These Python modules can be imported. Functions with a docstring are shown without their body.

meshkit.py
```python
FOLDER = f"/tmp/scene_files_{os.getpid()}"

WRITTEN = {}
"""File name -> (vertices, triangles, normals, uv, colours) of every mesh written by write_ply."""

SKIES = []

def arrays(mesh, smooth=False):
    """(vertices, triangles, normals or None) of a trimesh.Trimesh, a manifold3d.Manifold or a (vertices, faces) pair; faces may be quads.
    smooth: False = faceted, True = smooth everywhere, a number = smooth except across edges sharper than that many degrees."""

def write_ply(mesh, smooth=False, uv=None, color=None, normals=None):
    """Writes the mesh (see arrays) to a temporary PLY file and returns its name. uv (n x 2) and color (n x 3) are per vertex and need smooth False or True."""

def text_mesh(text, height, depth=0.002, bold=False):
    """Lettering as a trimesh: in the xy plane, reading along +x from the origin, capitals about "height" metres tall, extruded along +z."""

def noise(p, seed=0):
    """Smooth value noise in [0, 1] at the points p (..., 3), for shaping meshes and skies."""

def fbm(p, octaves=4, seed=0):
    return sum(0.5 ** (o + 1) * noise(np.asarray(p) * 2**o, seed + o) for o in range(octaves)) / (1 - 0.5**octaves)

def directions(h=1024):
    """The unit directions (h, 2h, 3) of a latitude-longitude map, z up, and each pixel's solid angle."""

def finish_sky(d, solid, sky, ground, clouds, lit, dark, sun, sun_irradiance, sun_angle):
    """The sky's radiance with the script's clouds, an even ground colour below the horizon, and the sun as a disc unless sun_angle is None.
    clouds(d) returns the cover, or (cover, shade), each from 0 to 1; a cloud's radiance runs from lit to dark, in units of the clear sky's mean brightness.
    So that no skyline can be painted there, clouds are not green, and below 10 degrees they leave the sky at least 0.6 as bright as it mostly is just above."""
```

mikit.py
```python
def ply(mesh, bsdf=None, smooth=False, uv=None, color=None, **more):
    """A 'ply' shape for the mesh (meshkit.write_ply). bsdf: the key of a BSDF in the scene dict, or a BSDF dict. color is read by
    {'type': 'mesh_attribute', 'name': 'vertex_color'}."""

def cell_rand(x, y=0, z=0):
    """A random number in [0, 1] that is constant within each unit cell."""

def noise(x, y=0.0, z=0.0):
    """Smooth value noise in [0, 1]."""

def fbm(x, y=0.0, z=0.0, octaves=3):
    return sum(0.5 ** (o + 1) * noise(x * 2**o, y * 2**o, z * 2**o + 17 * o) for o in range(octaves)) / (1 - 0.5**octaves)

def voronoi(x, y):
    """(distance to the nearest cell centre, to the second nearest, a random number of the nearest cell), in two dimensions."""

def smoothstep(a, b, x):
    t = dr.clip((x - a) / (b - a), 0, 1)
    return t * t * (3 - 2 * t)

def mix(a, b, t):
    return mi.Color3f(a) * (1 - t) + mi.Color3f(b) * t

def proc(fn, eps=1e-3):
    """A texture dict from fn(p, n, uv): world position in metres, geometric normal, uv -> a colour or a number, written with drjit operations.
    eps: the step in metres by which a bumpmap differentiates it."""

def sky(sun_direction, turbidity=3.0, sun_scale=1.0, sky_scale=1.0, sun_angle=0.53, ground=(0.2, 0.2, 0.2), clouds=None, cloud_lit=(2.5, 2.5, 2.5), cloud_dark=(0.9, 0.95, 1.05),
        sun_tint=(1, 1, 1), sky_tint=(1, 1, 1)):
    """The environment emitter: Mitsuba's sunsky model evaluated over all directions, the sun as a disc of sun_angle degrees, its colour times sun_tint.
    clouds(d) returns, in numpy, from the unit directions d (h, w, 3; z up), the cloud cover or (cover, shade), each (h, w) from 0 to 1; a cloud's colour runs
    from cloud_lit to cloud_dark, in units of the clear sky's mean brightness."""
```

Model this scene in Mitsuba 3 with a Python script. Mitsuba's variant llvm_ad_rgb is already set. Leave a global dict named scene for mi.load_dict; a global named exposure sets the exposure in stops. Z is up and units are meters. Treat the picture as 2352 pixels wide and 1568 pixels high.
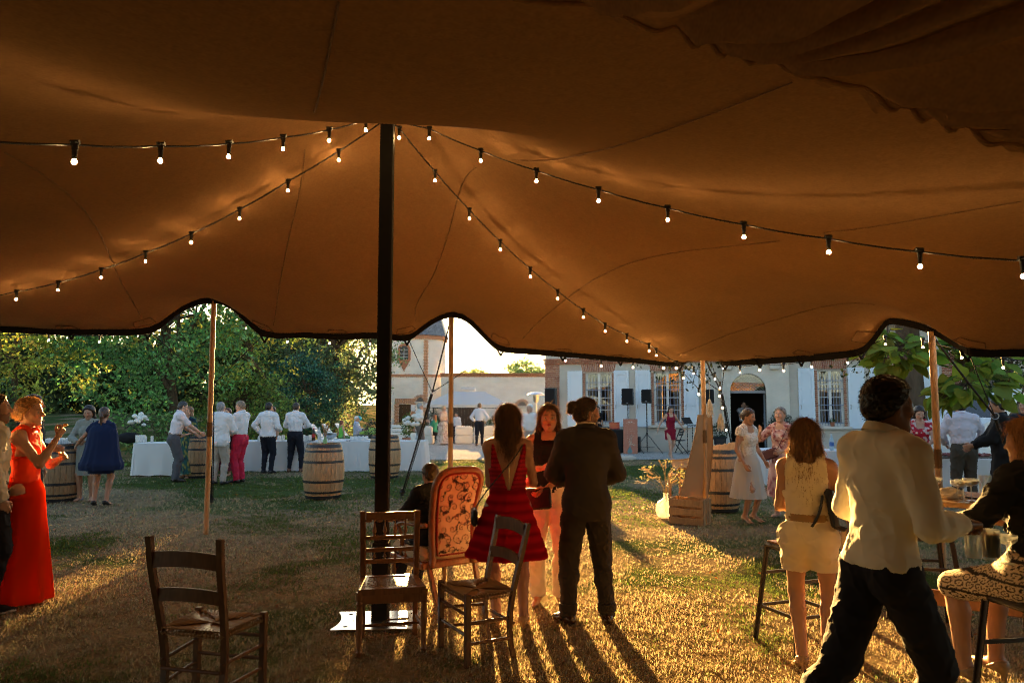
import math, random
import numpy as np, trimesh, drjit as dr
import mitsuba as mi
import mikit, meshkit
from mikit import proc, noise, fbm, smoothstep, mix
from scipy.spatial import Delaunay
from shapely.geometry import Polygon, Point
from shapely import contains_xy

T = mi.ScalarTransform4f
scene, labels = {}, {}

# ------------------------------------------------------------------ camera, sky, exposure
EYE, FOCAL, PITCH = 1.68, 1700.0, math.atan(146 / 1700)          # eye height (m); focal length in 2352nds of the picture's width
CP, SP = math.cos(PITCH), math.sin(PITCH)
scene['camera'] = {'type': 'perspective', 'fov': 2 * math.degrees(math.atan(1176 / FOCAL)), 'fov_axis': 'x', 'near_clip': 0.05, 'far_clip': 2000.0,
                   'to_world': T().look_at(origin=[0, 0, EYE], target=[0, CP, EYE + SP], up=[0, 0, 1])}
SUN = (-0.086, 1.0, 0.147)                                      # low evening sun in front, behind the canopy's far edge
scene['sky'] = mikit.sky(SUN, turbidity=3.2, sun_scale=3.6, sky_scale=1.0, sun_tint=(0.97, 0.97, 0.97), sky_tint=(0.95, 1.0, 1.09))
exposure = 4.05

# ------------------------------------------------------------------ helpers: places measured on the photograph, in metres
def ray(u, v):
    a, b = (u - 1176) / FOCAL, (784 - v) / FOCAL
    return np.array([a, CP - b * SP, SP + b * CP])

def gp(u, v, z=0.0):
    r = ray(u, v); t = (z - EYE) / r[2]
    return np.array([r[0] * t, r[1] * t, z])

def at(u, v, y):
    r = ray(u, v); t = y / r[1]
    return np.array([r[0] * t, y, EYE + r[2] * t])

# ------------------------------------------------------------------ helpers: names, labels, entries
def numbered(base):
    if base not in labels and base not in scene and not any(k.startswith(base + '__') for k in ()):
        return base
    i = 1
    while f'{base}_{i:03d}' in labels or f'{base}_{i:03d}' in scene:
        i += 1
    return f'{base}_{i:03d}'

COUNT = {}
def fresh(base):
    n = COUNT.get(base, 0); COUNT[base] = n + 1
    return base if n == 0 else f'{base}_{n:03d}'

def thing(name, label, cat, group=None, kind=None):
    k = fresh(name)
    labels[k] = {'label': label, 'category': cat}
    if group: labels[k]['group'] = group
    if kind: labels[k]['kind'] = kind
    return k

def structure(name):
    k = fresh(name); labels[k] = {'kind': 'structure'}
    return k

def soft(m, angle):
    m = trimesh.graph.smooth_shade(trimesh.Trimesh(m[0], m[1], process=False), angle=math.radians(angle), facet_minarea=None)
    return np.array(m.vertices), np.array(m.faces)

def shape(m, mat, col=None, smooth=False, uv=None):
    """mesh (v, f), key of a material, colour (one, or per vertex) -> a ply dict"""
    if smooth not in (False, True):
        m, smooth = soft(m, smooth), True
    v, f = m
    c = None if col is None else np.broadcast_to(np.asarray(col, float), (len(v), 3))
    u = None if uv is None else np.broadcast_to(np.asarray(uv, float), (len(v), 2))
    return mikit.ply((v, f), mat, smooth=smooth, color=c, uv=u)

def put(key, m, mat, col=None, smooth=False, uv=None):
    scene[key] = shape(m, mat, col, smooth, uv)
    return key

def part(root, name, m, mat, col=None, smooth=False, uv=None, label=None, kind=None):
    k = fresh(root + '__' + name)
    put(k, m, mat, col, smooth, uv)
    if label or kind:
        labels[k] = {}
        if label: labels[k]['label'] = label
        if kind: labels[k]['kind'] = kind
    return k

def copies(src, dst, M):
    """the parts of thing src again under dst, each with the further transform M"""
    for k in [k for k in scene if k.startswith(src + '__')]:
        d = dict(scene[k]); d['to_world'] = M @ d['to_world'] if 'to_world' in d else M
        scene[dst + k[len(src):]] = d
        if k in labels: labels[dst + k[len(src):]] = dict(labels[k])

# ------------------------------------------------------------------ helpers: meshes as (vertices, triangles)
def join(ms):
    vs, fs, o = [], [], 0
    for v, f in ms:
        vs.append(v); fs.append(np.asarray(f) + o); o += len(v)
    return np.vstack(vs), np.vstack(fs)

BOXF = np.array([[0, 2, 3], [0, 3, 1], [4, 5, 7], [4, 7, 6], [0, 1, 5], [0, 5, 4], [2, 6, 7], [2, 7, 3], [0, 4, 6], [0, 6, 2], [1, 3, 7], [1, 7, 5]])
def box(c, s):
    c, s = np.asarray(c, float), np.asarray(s, float) / 2
    v = np.array([[x, y, z] for z in (-1, 1) for y in (-1, 1) for x in (-1, 1)], float) * s + c
    return v, BOXF

def rbox(c, s, b=0.01):
    """box with chamfered edges"""
    c, s = np.asarray(c, float), np.asarray(s, float) / 2
    pts = []
    for x in (-1, 1):
        for y in (-1, 1):
            for z in (-1, 1):
                q = np.array([x, y, z])
                for k in range(3):
                    r = s - b; r = r.copy(); r[k] = s[k]
                    pts.append(q * r)
    h = trimesh.convex.convex_hull(np.array(pts) + c)
    return np.array(h.vertices), np.array(h.faces)

def basis(d, up=(0, 0, 1)):
    d = np.asarray(d, float); d = d / (np.linalg.norm(d) + 1e-12)
    up = np.asarray(up, float)
    if abs(np.dot(d, up)) > 0.98: up = np.array([0, 1.0, 0]) if abs(d[1]) < 0.9 else np.array([1.0, 0, 0])
    x = np.cross(d, up); x /= np.linalg.norm(x)
    return x, d, np.cross(x, d)

def bar(a, b, w, h, up=(0, 0, 1), bev=0.0, ends=(1, 1)):
    """box from a to b: w wide across, h along up"""
    a, b = np.asarray(a, float), np.asarray(b, float)
    x, d, z = basis(b - a, up); L = np.linalg.norm(b - a)
    m = rbox((0, L / 2, 0), (w, L, h), bev) if bev else box((0, L / 2, 0), (w, L, h))
    v = m[0].copy()
    if ends != (1, 1):
        k = ends[0] + (ends[1] - ends[0]) * v[:, 1:2] / L
        v[:, [0, 2]] *= k
    return v @ np.array([x, d, z]) + a, m[1]

def tube(pts, r, n=8, caps=True, flat=1.0):
    p = np.asarray(pts, float); m = len(p)
    t = np.gradient(p, axis=0); t /= np.linalg.norm(t, axis=1, keepdims=True) + 1e-12
    ref = np.array([0, 0, 1.0]) if np.abs(t[:, 2]).mean() < 0.8 else np.array([0, 1.0, 0])
    a = np.cross(t, ref); a /= np.linalg.norm(a, axis=1, keepdims=True) + 1e-12
    b = np.cross(a, t)
    r = np.broadcast_to(r, (m,))[:, None, None]
    ang = np.arange(n) * 2 * np.pi / n
    v = (p[:, None] + r * (np.cos(ang)[None, :, None] * a[:, None] + flat * np.sin(ang)[None, :, None] * b[:, None])).reshape(-1, 3)
    i, j = np.meshgrid(np.arange(m - 1), np.arange(n), indexing='ij')
    q = np.stack([i * n + j, i * n + (j + 1) % n, (i + 1) * n + (j + 1) % n, (i + 1) * n + j], -1).reshape(-1, 4)
    f = [q[:, [0, 2, 1]], q[:, [0, 3, 2]]]
    if caps:
        v = np.vstack([v, p[:1], p[-1:]]); o = m * n; jj = np.arange(n)
        f += [np.stack([jj * 0 + o, jj, (jj + 1) % n], 1), np.stack([jj * 0 + o + 1, (m - 1) * n + (jj + 1) % n, (m - 1) * n + jj], 1)]
    return v, np.vstack(f)

def lathe(prof, n=24, c=(0, 0, 0), a0=0.0, a1=2 * np.pi, closed=True):
    """surface of revolution of (r, z) points about the vertical through c; open at the profile's ends"""
    prof = np.asarray(prof, float); m = len(prof)
    k = n if closed else n + 1
    ang = a0 + (a1 - a0) * np.arange(k) / n
    v = np.stack([prof[:, None, 0] * np.cos(ang), prof[:, None, 0] * np.sin(ang), np.broadcast_to(prof[:, 1:2], (m, k))], -1).reshape(-1, 3) + np.asarray(c, float)
    i, j = np.meshgrid(np.arange(m - 1), np.arange(n), indexing='ij')
    jn = (j + 1) % k
    q = np.stack([i * k + j, i * k + jn, (i + 1) * k + jn, (i + 1) * k + j], -1).reshape(-1, 4)
    return v, np.vstack([q[:, [0, 1, 2]], q[:, [0, 2, 3]]])

def grid(P):
    """(m, n, 3) points -> surface"""
    m, n = P.shape[:2]
    i, j = np.meshgrid(np.arange(m - 1), np.arange(n - 1), indexing='ij')
    q = np.stack([i * n + j, i * n + j + 1, (i + 1) * n + j + 1, (i + 1) * n + j], -1).reshape(-1, 4)
    return P.reshape(-1, 3), np.vstack([q[:, [0, 1, 2]], q[:, [0, 2, 3]]])

def ball(c, r, sub=2):
    m = trimesh.creation.icosphere(sub, 1.0)
    return np.array(m.vertices) * np.asarray(r) + np.asarray(c, float), np.array(m.faces)

def prism(poly, z0, z1):
    m = trimesh.creation.extrude_polygon(poly if isinstance(poly, Polygon) else Polygon(poly), z1 - z0, engine='earcut')
    return np.array(m.vertices) + [0, 0, z0], np.array(m.faces)

def tf(m, rz=0.0, loc=(0, 0, 0), rx=0.0, ry=0.0, s=1.0):
    v = np.asarray(m[0], float) * s
    for ax, an in ((0, rx), (1, ry), (2, rz)):
        if an:
            v = v @ trimesh.transformations.rotation_matrix(math.radians(an), [ax == 0, ax == 1, ax == 2])[:3, :3].T
    return v + np.asarray(loc, float), m[1]

def spline(pts, n=24):
    from scipy.interpolate import CubicSpline
    p = np.asarray(pts, float)
    d = np.r_[0, np.cumsum(np.linalg.norm(np.diff(p, axis=0), axis=1))]
    return CubicSpline(d, p)(np.linspace(0, d[-1], n))

# ------------------------------------------------------------------ materials
VC = {'type': 'mesh_attribute', 'name': 'vertex_color'}
def two(d): return {'type': 'twosided', 'bsdf': d}
def rgb(*c): return {'type': 'rgb', 'value': list(c)}
scene['matte'] = two({'type': 'diffuse', 'reflectance': VC})
scene['cloth'] = two({'type': 'principled', 'base_color': VC, 'roughness': 0.85, 'specular': 0.25, 'sheen': 0.25})
scene['satin'] = two({'type': 'principled', 'base_color': VC, 'roughness': 0.42, 'specular': 0.5})
scene['gloss'] = two({'type': 'principled', 'base_color': VC, 'roughness': 0.16, 'specular': 0.6})
scene['skin'] = two({'type': 'principled', 'base_color': VC, 'roughness': 0.48, 'specular': 0.45})
scene['sheer'] = {'type': 'principledthin', 'base_color': VC, 'roughness': 0.7, 'diff_trans': 1.0, 'spec_trans': 0.0}
scene['sheer_dense'] = {'type': 'principledthin', 'base_color': VC, 'roughness': 0.7, 'diff_trans': 0.22, 'spec_trans': 0.0}
scene['leafy'] = {'type': 'principledthin', 'base_color': VC, 'roughness': 0.45, 'diff_trans': 0.9, 'spec_trans': 0.0}
scene['steel'] = two({'type': 'principled', 'base_color': VC, 'metallic': 1.0, 'roughness': 0.28})
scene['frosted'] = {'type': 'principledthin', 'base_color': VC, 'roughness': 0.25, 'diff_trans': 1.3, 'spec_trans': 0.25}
scene['lit_glass'] = {'type': 'principledthin', 'base_color': rgb(0.93, 0.95, 0.94), 'roughness': 0.06, 'diff_trans': 1.0, 'spec_trans': 0.93}
scene['clear_glass'] = {'type': 'thindielectric', 'int_ior': 1.5}
scene['solid_glass'] = {'type': 'dielectric', 'int_ior': 1.5}

def wood_fn(p, n, uv):
    # uv.x: tone of the piece, uv.y: offset of its grain
    g = fbm(p.x * 60 + uv.y * 37, p.y * 60 + uv.y * 11, p.z * 9, 2)
    r = noise(p.x * 190, p.y * 190, p.z * 22 + uv.y * 5)
    k = 0.62 + 0.5 * g + 0.16 * r
    return mi.Color3f(0.40, 0.245, 0.125) * (k * uv.x)
scene['oak'] = two({'type': 'principled', 'base_color': proc(wood_fn), 'roughness': 0.5, 'specular': 0.4})
def darkwood_fn(p, n, uv):
    g = fbm(p.x * 45 + uv.y * 31, p.y * 45, p.z * 12, 2); r = noise(p.x * 160, p.y * 160, p.z * 26)
    return mi.Color3f(0.125, 0.055, 0.024) * ((0.5 + 0.7 * g + 0.25 * r) * uv.x)
scene['walnut'] = two({'type': 'principled', 'base_color': proc(darkwood_fn), 'roughness': 0.34, 'specular': 0.5})
def brick_fn(p, n, uv):
    g = fbm(p.x * 26, p.y * 26, p.z * 40, 2); s = noise(p.x * 120, p.y * 120, p.z * 120)
    return mix((0.30, 0.10, 0.062), (0.46, 0.22, 0.13), uv.x) * (0.66 + 0.42 * g + 0.22 * s)
scene['brickwork'] = two({'type': 'diffuse', 'reflectance': proc(brick_fn)})
def plaster_fn(p, n, uv):
    g = fbm(p.x * 1.3, p.y * 1.3, p.z * 2.2, 3); s = noise(p.x * 23, p.y * 23, p.z * 23); st = noise(p.x * 5.0, p.y * 5.0, p.z * 0.5)
    return mix((0.42, 0.385, 0.33), (0.62, 0.58, 0.51), uv.x) * (0.80 + 0.26 * g + 0.07 * s + 0.06 * st)
scene['plaster'] = two({'type': 'diffuse', 'reflectance': proc(plaster_fn)})
def slate_fn(p, n, uv):
    c = mikit.cell_rand(p.x * 4 + p.y * 4, p.z * 7, 1); g = fbm(p.x * 6, p.y * 6, p.z * 6, 3)
    return mix((0.10, 0.11, 0.125), (0.19, 0.20, 0.22), c) * (0.7 + 0.6 * g)
scene['slate'] = two({'type': 'principled', 'base_color': proc(slate_fn), 'roughness': 0.5})
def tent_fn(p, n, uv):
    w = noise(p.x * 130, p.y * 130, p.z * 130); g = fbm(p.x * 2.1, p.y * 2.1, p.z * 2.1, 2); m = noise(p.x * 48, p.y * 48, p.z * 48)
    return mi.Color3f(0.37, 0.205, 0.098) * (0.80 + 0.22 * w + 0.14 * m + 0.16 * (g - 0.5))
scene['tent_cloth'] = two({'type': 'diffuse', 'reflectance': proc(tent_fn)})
def bark_fn(p, n, uv):
    g = fbm(p.x * 14, p.y * 14, p.z * 2.4, 3); s = noise(p.x * 60, p.y * 60, p.z * 14)
    return mix((0.035, 0.026, 0.018), (0.15, 0.115, 0.08), g * 0.8 + 0.2 * s)
scene['bark'] = two({'type': 'diffuse', 'reflectance': proc(bark_fn)})
def lawn_fn(p, n, uv):
    a = fbm(p.x * 0.55 + 3, p.y * 0.55, 0.0, 3); b = fbm(p.x * 5, p.y * 5, 2.0, 2); c = noise(p.x * 60, p.y * 60, 1.0)
    green = smoothstep(0.52, 0.68, a + 0.25 * (b - 0.5) + 0.15 * smoothstep(9.0, 19.0, p.y))
    dry = mix((0.13, 0.095, 0.055), (0.32, 0.245, 0.145), c)
    grn = mix((0.035, 0.05, 0.018), (0.10, 0.13, 0.045), c)
    return mix(dry, grn, green) * (0.55 + 0.75 * b)
scene['lawn_soil'] = two({'type': 'diffuse', 'reflectance': proc(lawn_fn)})
def gravel_fn(p, n, uv):
    d1, d2, w = mikit.voronoi(p.x * 24, p.y * 24); g = fbm(p.x * 0.8, p.y * 0.8, 0.0, 2); s = noise(p.x * 9, p.y * 9, 0.0)
    return mix((0.30, 0.28, 0.25), (0.62, 0.60, 0.56), 0.35 * w + 0.25 * s + 0.4 * g) * (0.62 + 0.5 * smoothstep(0.0, 0.28, d2 - d1))
scene['gravel'] = two({'type': 'diffuse', 'reflectance': proc(gravel_fn)})

# ------------------------------------------------------------------ the ground
def sm(a, b, x):
    t = np.clip((x - a) / (b - a), 0, 1); return t * t * (3 - 2 * t)

def ground_z(x, y):
    x, y = np.asarray(x, float), np.asarray(y, float)
    z = -0.45 * sm(31.5, 39, y) * sm(-11, -8, x)
    z = z + 1.15 * sm(22, 46, y) * sm(-7.5, -14, x)
    z = z + 0.035 * (meshkit.noise(np.stack([x * 0.5, y * 0.5, x * 0], -1), 5) - 0.5) * sm(24, 20, y)
    return z

def add_ground():
    ys = np.r_[np.linspace(-45, 2, 30), np.linspace(2.4, 24, 110), np.linspace(24.5, 64, 70), np.geomspace(66, 900, 24)]
    xs = np.r_[-np.geomspace(900, 26, 22), np.linspace(-24, 24, 120), np.geomspace(26, 900, 22)]
    X, Y = np.meshgrid(xs, ys)
    structure('lawn')
    put('lawn', grid(np.stack([X, Y, ground_z(X, Y)], -1)), 'lawn_soil', smooth=True)
    # gravel forecourt in front of the house: its near edge wavers into the grass
    n = 140
    xs = np.linspace(-7.5, 20, n); k = np.linspace(0, 1, 40)
    edge = 23.2 + 0.22 * np.sin(xs * 0.9) + 0.5 * (meshkit.fbm(np.stack([xs * 1.7, xs * 0, xs * 0], -1), 3, 9) - 0.5) - 0.12 * np.maximum(xs - 5, 0)
    far = np.where(xs < 2, 58.0, 28.2 - 0.276 * (xs - 1.2))
    Y = edge[None] + (far - edge)[None] * k[:, None] ** 1.6; X = np.broadcast_to(xs, Y.shape)
    structure('gravel_yard')
    put('gravel_yard', grid(np.stack([X, Y, ground_z(X, Y) + 0.012], -1)), 'gravel', smooth=True)
add_ground()

# ------------------------------------------------------------------ the house: local x along its front, y into it
HOUSE_O, HOUSE_A = (1.26, 28.1, 0.0), -16.0
def hp(m): return tf(m, HOUSE_A, HOUSE_O)
house = thing('house', 'long one storey country house with brick corners and pale blue shutters behind the lawn', 'house')
WHITE_PAINT, SHUTTER, GRILLE = (0.70, 0.70, 0.68), (0.61, 0.70, 0.79), (0.20, 0.25, 0.36)
WINS = [(1.54, 2.53), (4.06, 5.02), (9.60, 10.42), (11.85, 12.75)]
Z0, Z1, TOP = 0.96, 2.90, 4.5
DOOR = (6.72, 7.92)

def build_house():
    L, D = 14.0, 9.0
    ms, cur = [], 0.0
    cols = sorted([(a, b, Z0, Z1) for a, b in WINS] + [(DOOR[0], DOOR[1], 0.0, 2.86)])
    for a, b, z0, z1 in cols:
        ms.append(box(((cur + a) / 2, 0.22, TOP / 2), (a - cur, 0.44, TOP)))
        if z0 > 0: ms.append(box(((a + b) / 2, 0.22, z0 / 2), (b - a, 0.44, z0)))
        ms.append(box(((a + b) / 2, 0.22, (z1 + TOP) / 2), (b - a, 0.44, TOP - z1)))
        cur = b
    ms.append(box(((cur + L) / 2, 0.22, TOP / 2), (L - cur, 0.44, TOP)))
    ms += [box((0.2, D / 2 + 0.2, TOP / 2), (0.4, D - 0.46, TOP)), box((L - 0.2, D / 2 + 0.2, TOP / 2), (0.4, D - 0.46, TOP)), box((L / 2, D, TOP / 2), (L, 0.4, TOP))]
    part(house, 'wall', hp(join(ms)), 'plaster', uv=(0.6, 0))
    # a lighter slightly projecting entrance bay round the arched door
    arc = [(0.62 * math.cos(t), 2.16 + 0.62 * math.sin(t)) for t in np.linspace(0, math.pi, 18)]
    c = (DOOR[0] + DOOR[1]) / 2
    outer = Polygon([(-0.88, 0), (-0.88, 3.30), (1.36, 3.30), (1.36, 0)])
    hole = Polygon([(-0.60, -0.1)] + [(-x * 0.60 / 0.62, z) for x, z in arc] + [(0.60, -0.1)])
    v, f = prism(outer.difference(hole), 0, 0.16)
    part(house, 'entrance_bay', hp((np.stack([v[:, 0] + c, -v[:, 2] - 0.004, v[:, 1]], -1), f[:, ::-1])), 'plaster', uv=(1.0, 0))
    ring = Polygon([(x * 1.18, 2.16 + (z - 2.16) * 1.18) for x, z in arc] + [(-0.73, 0), (-0.60, 0)] + [(-x * 0.60 / 0.62, z) for x, z in arc] + [(0.60, 0), (0.73, 0)]).buffer(0)
    v, f = prism(ring, 0, 0.03)
    part(house, 'door_surround', hp((np.stack([v[:, 0] + c, -v[:, 2] - 0.166, v[:, 1]], -1), f[:, ::-1])), 'plaster', uv=(1.0, 0))
    for x in (-0.7, 0.9):
        part(house, 'console', hp(rbox((c + x, -0.23, 3.06), (0.34, 0.2, 0.3), 0.03)), 'plaster', uv=(1.0, 0))
    part(house, 'entrance_hood', hp(rbox((c + 0.24, -0.25, 3.26), (2.5, 0.36, 0.1), 0.02)), 'plaster', uv=(1.0, 0))
    # fanlight: transom, lattice and dark glass; the door stands open on the dark hall
    f_ = part(house, 'fanlight', hp(box((c, 0.02, 2.14), (1.2, 0.1, 0.09))), 'satin', (0.22, 0.23, 0.25))
    lat = []
    for k in np.arange(-0.55, 0.56, 0.11):
        for sgn in (-1, 1):
            p0, p1 = np.array([c + k - sgn * 0.35, 0.04, 2.18]), np.array([c + k + sgn * 0.35, 0.04, 2.80])
            q = [p0 + (p1 - p0) * t for t in np.linspace(0, 1, 25)]
            q = [w for w in q if (w[0] - c) ** 2 + (w[2] - 2.16) ** 2 < 0.56 ** 2]
            if len(q) > 2: lat.append(bar(q[0], q[-1], 0.012, 0.012))
    part(f_, 'lattice', hp(join(lat)), 'satin', (0.30, 0.32, 0.36))
    ap = Polygon([(x * 0.95, (z - 2.16) * 0.95) for x, z in arc])
    v, f = prism(ap, 0, 0.006)
    part(f_, 'pane', hp((np.stack([v[:, 0] + c, v[:, 2] + 0.07, v[:, 1] + 2.18], -1), f)), 'clear_glass')
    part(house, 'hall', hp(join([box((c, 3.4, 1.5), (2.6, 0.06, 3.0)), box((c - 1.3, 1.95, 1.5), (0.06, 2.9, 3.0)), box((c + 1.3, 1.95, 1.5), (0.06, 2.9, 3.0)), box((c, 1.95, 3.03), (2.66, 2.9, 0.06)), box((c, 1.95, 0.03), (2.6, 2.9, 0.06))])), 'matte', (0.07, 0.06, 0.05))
    part(house, 'doorstep', hp(rbox((c, -0.32, 0.06), (1.7, 0.5, 0.12), 0.015)), 'plaster', uv=(0.7, 0))
    dl = part(house, 'door_leaf', hp(rbox((DOOR[1] - 0.03, 0.78, 1.06), (0.045, 0.58, 2.05), 0.006)), 'satin', (0.24, 0.30, 0.36))
    part(dl, 'handle', hp(tube([(DOOR[1] - 0.07, 1.0, 1.02), (DOOR[1] - 0.11, 1.0, 1.02), (DOOR[1] - 0.11, 0.9, 1.02)], 0.011)), 'steel', (0.5, 0.45, 0.35), smooth=40)
    # windows
    for wi, (a, b) in enumerate(WINS):
        m = (a + b) / 2; w = b - a
        fr = part(house, 'window', hp(join([box((a + 0.035, 0.16, (Z0 + Z1) / 2), (0.07, 0.06, Z1 - Z0)), box((b - 0.035, 0.16, (Z0 + Z1) / 2), (0.07, 0.06, Z1 - Z0)),
            box((m, 0.155, (Z0 + Z1) / 2), (0.09, 0.06, Z1 - Z0)), box((m, 0.158, Z1 - 0.03), (w - 0.14, 0.06, 0.06)), box((m, 0.158, Z0 + 0.05), (w - 0.14, 0.06, 0.1))])), 'satin', WHITE_PAINT)
        hgt = (Z1 - Z0 - 0.16) / 4
        for sx in (-1, 1):
            x0, x1 = (a + 0.07, m - 0.045) if sx < 0 else (m + 0.045, b - 0.07)
            for r in range(4):
                z = Z0 + 0.10 + hgt * (r + 0.5)
                part(fr, 'pane', hp(box(((x0 + x1) / 2, 0.166, z), (x1 - x0, 0.004, hgt - 0.02))), 'clear_glass')
                if r: part(fr, 'glazing_bar', hp(box(((x0 + x1) / 2, 0.152, z - hgt / 2), (x1 - x0, 0.035, 0.028))), 'satin', WHITE_PAINT)
            for k in range(3):
                x = x0 + (x1 - x0) * (k + 0.5) / 3
                part(fr, 'grille_bar', hp(bar((x, 0.05, Z0 + 0.02), (x, 0.05, Z1 - 0.32), 0.016, 0.016)), 'satin', GRILLE)
                part(fr, 'grille_spike', hp(bar((x, 0.05, Z1 - 0.32), (x, 0.05, Z1 - 0.14), 0.02, 0.02, ends=(1, 0.1))), 'satin', GRILLE)
        for z in (Z0 + 0.12, Z0 + 0.72, Z0 + 1.28, Z0 + 1.56):
            part(fr, 'grille_rail', hp(box((m, 0.062, z), (w, 0.01, 0.026))), 'satin', GRILLE)
        part(fr, 'sill', hp(rbox((m, -0.03, Z0 - 0.045), (w + 0.42, 0.30, 0.09), 0.012)), 'plaster', uv=(1.0, 0))
        # a dim room behind, with a pale curtain
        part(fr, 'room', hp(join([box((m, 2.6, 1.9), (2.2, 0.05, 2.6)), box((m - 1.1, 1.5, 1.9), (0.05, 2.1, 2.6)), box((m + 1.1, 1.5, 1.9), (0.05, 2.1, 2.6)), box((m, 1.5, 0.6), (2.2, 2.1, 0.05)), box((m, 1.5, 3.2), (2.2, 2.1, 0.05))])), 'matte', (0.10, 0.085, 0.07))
        yy = np.linspace(0, 1, 40)
        for x0, x1 in ((a - 0.02, a + 0.26), (b - 0.26, b + 0.02)):
            P = np.zeros((2, 40, 3)); P[:, :, 0] = x0 + (x1 - x0) * yy; P[:, :, 1] = 0.50 + 0.03 * np.sin(yy * 34); P[0, :, 2] = 0.8; P[1, :, 2] = 2.95
            part(fr, 'curtain', hp(grid(P)), 'matte', (0.42, 0.36, 0.28), smooth=True)
    # shutters folded back against the wall, each with its own boards
    for a, b in [(0.87, 1.43), (2.61, 3.16), (3.40, 3.95), (5.12, 5.64), (8.98, 9.50), (10.56, 11.08), (11.24, 11.76), (12.84, 13.34)]:
        sh = part(house, 'shutter', hp(rbox(((a + b) / 2, -0.035, 1.92), (b - a, 0.03, 2.06), 0.006)), 'satin', SHUTTER)
        m = (a + b) / 2; w = b - a
        for x in (a + 0.05, b - 0.05): part(sh, 'stile', hp(rbox((x, -0.062, 1.92), (0.10, 0.022, 2.056), 0.004)), 'satin', SHUTTER)
        for z, h in ((0.99, 0.20), (1.72, 0.14), (2.86, 0.16)): part(sh, 'rail', hp(rbox((m, -0.061, z), (w - 0.20, 0.020, h), 0.004)), 'satin', SHUTTER)
        part(sh, 'latch', hp(rbox((a + 0.07, -0.082, 1.62), (0.025, 0.02, 0.16), 0.004)), 'satin', (0.35, 0.37, 0.38))
    # brickwork: single bricks proud of the lime mortar behind them
    rng = random.Random(4)
    bricks, rest = [], []
    def brick(c, s, keep, rot=0.0, piv=None):
        m = box(c, s)
        if rot:
            v = m[0] - piv; cr, sr = math.cos(rot), math.sin(rot)
            v = np.stack([v[:, 0] * cr + v[:, 2] * sr, v[:, 1], -v[:, 0] * sr + v[:, 2] * cr], -1) + piv
            m = (v, m[1])
        (bricks if keep else rest).append(hp(m))
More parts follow.
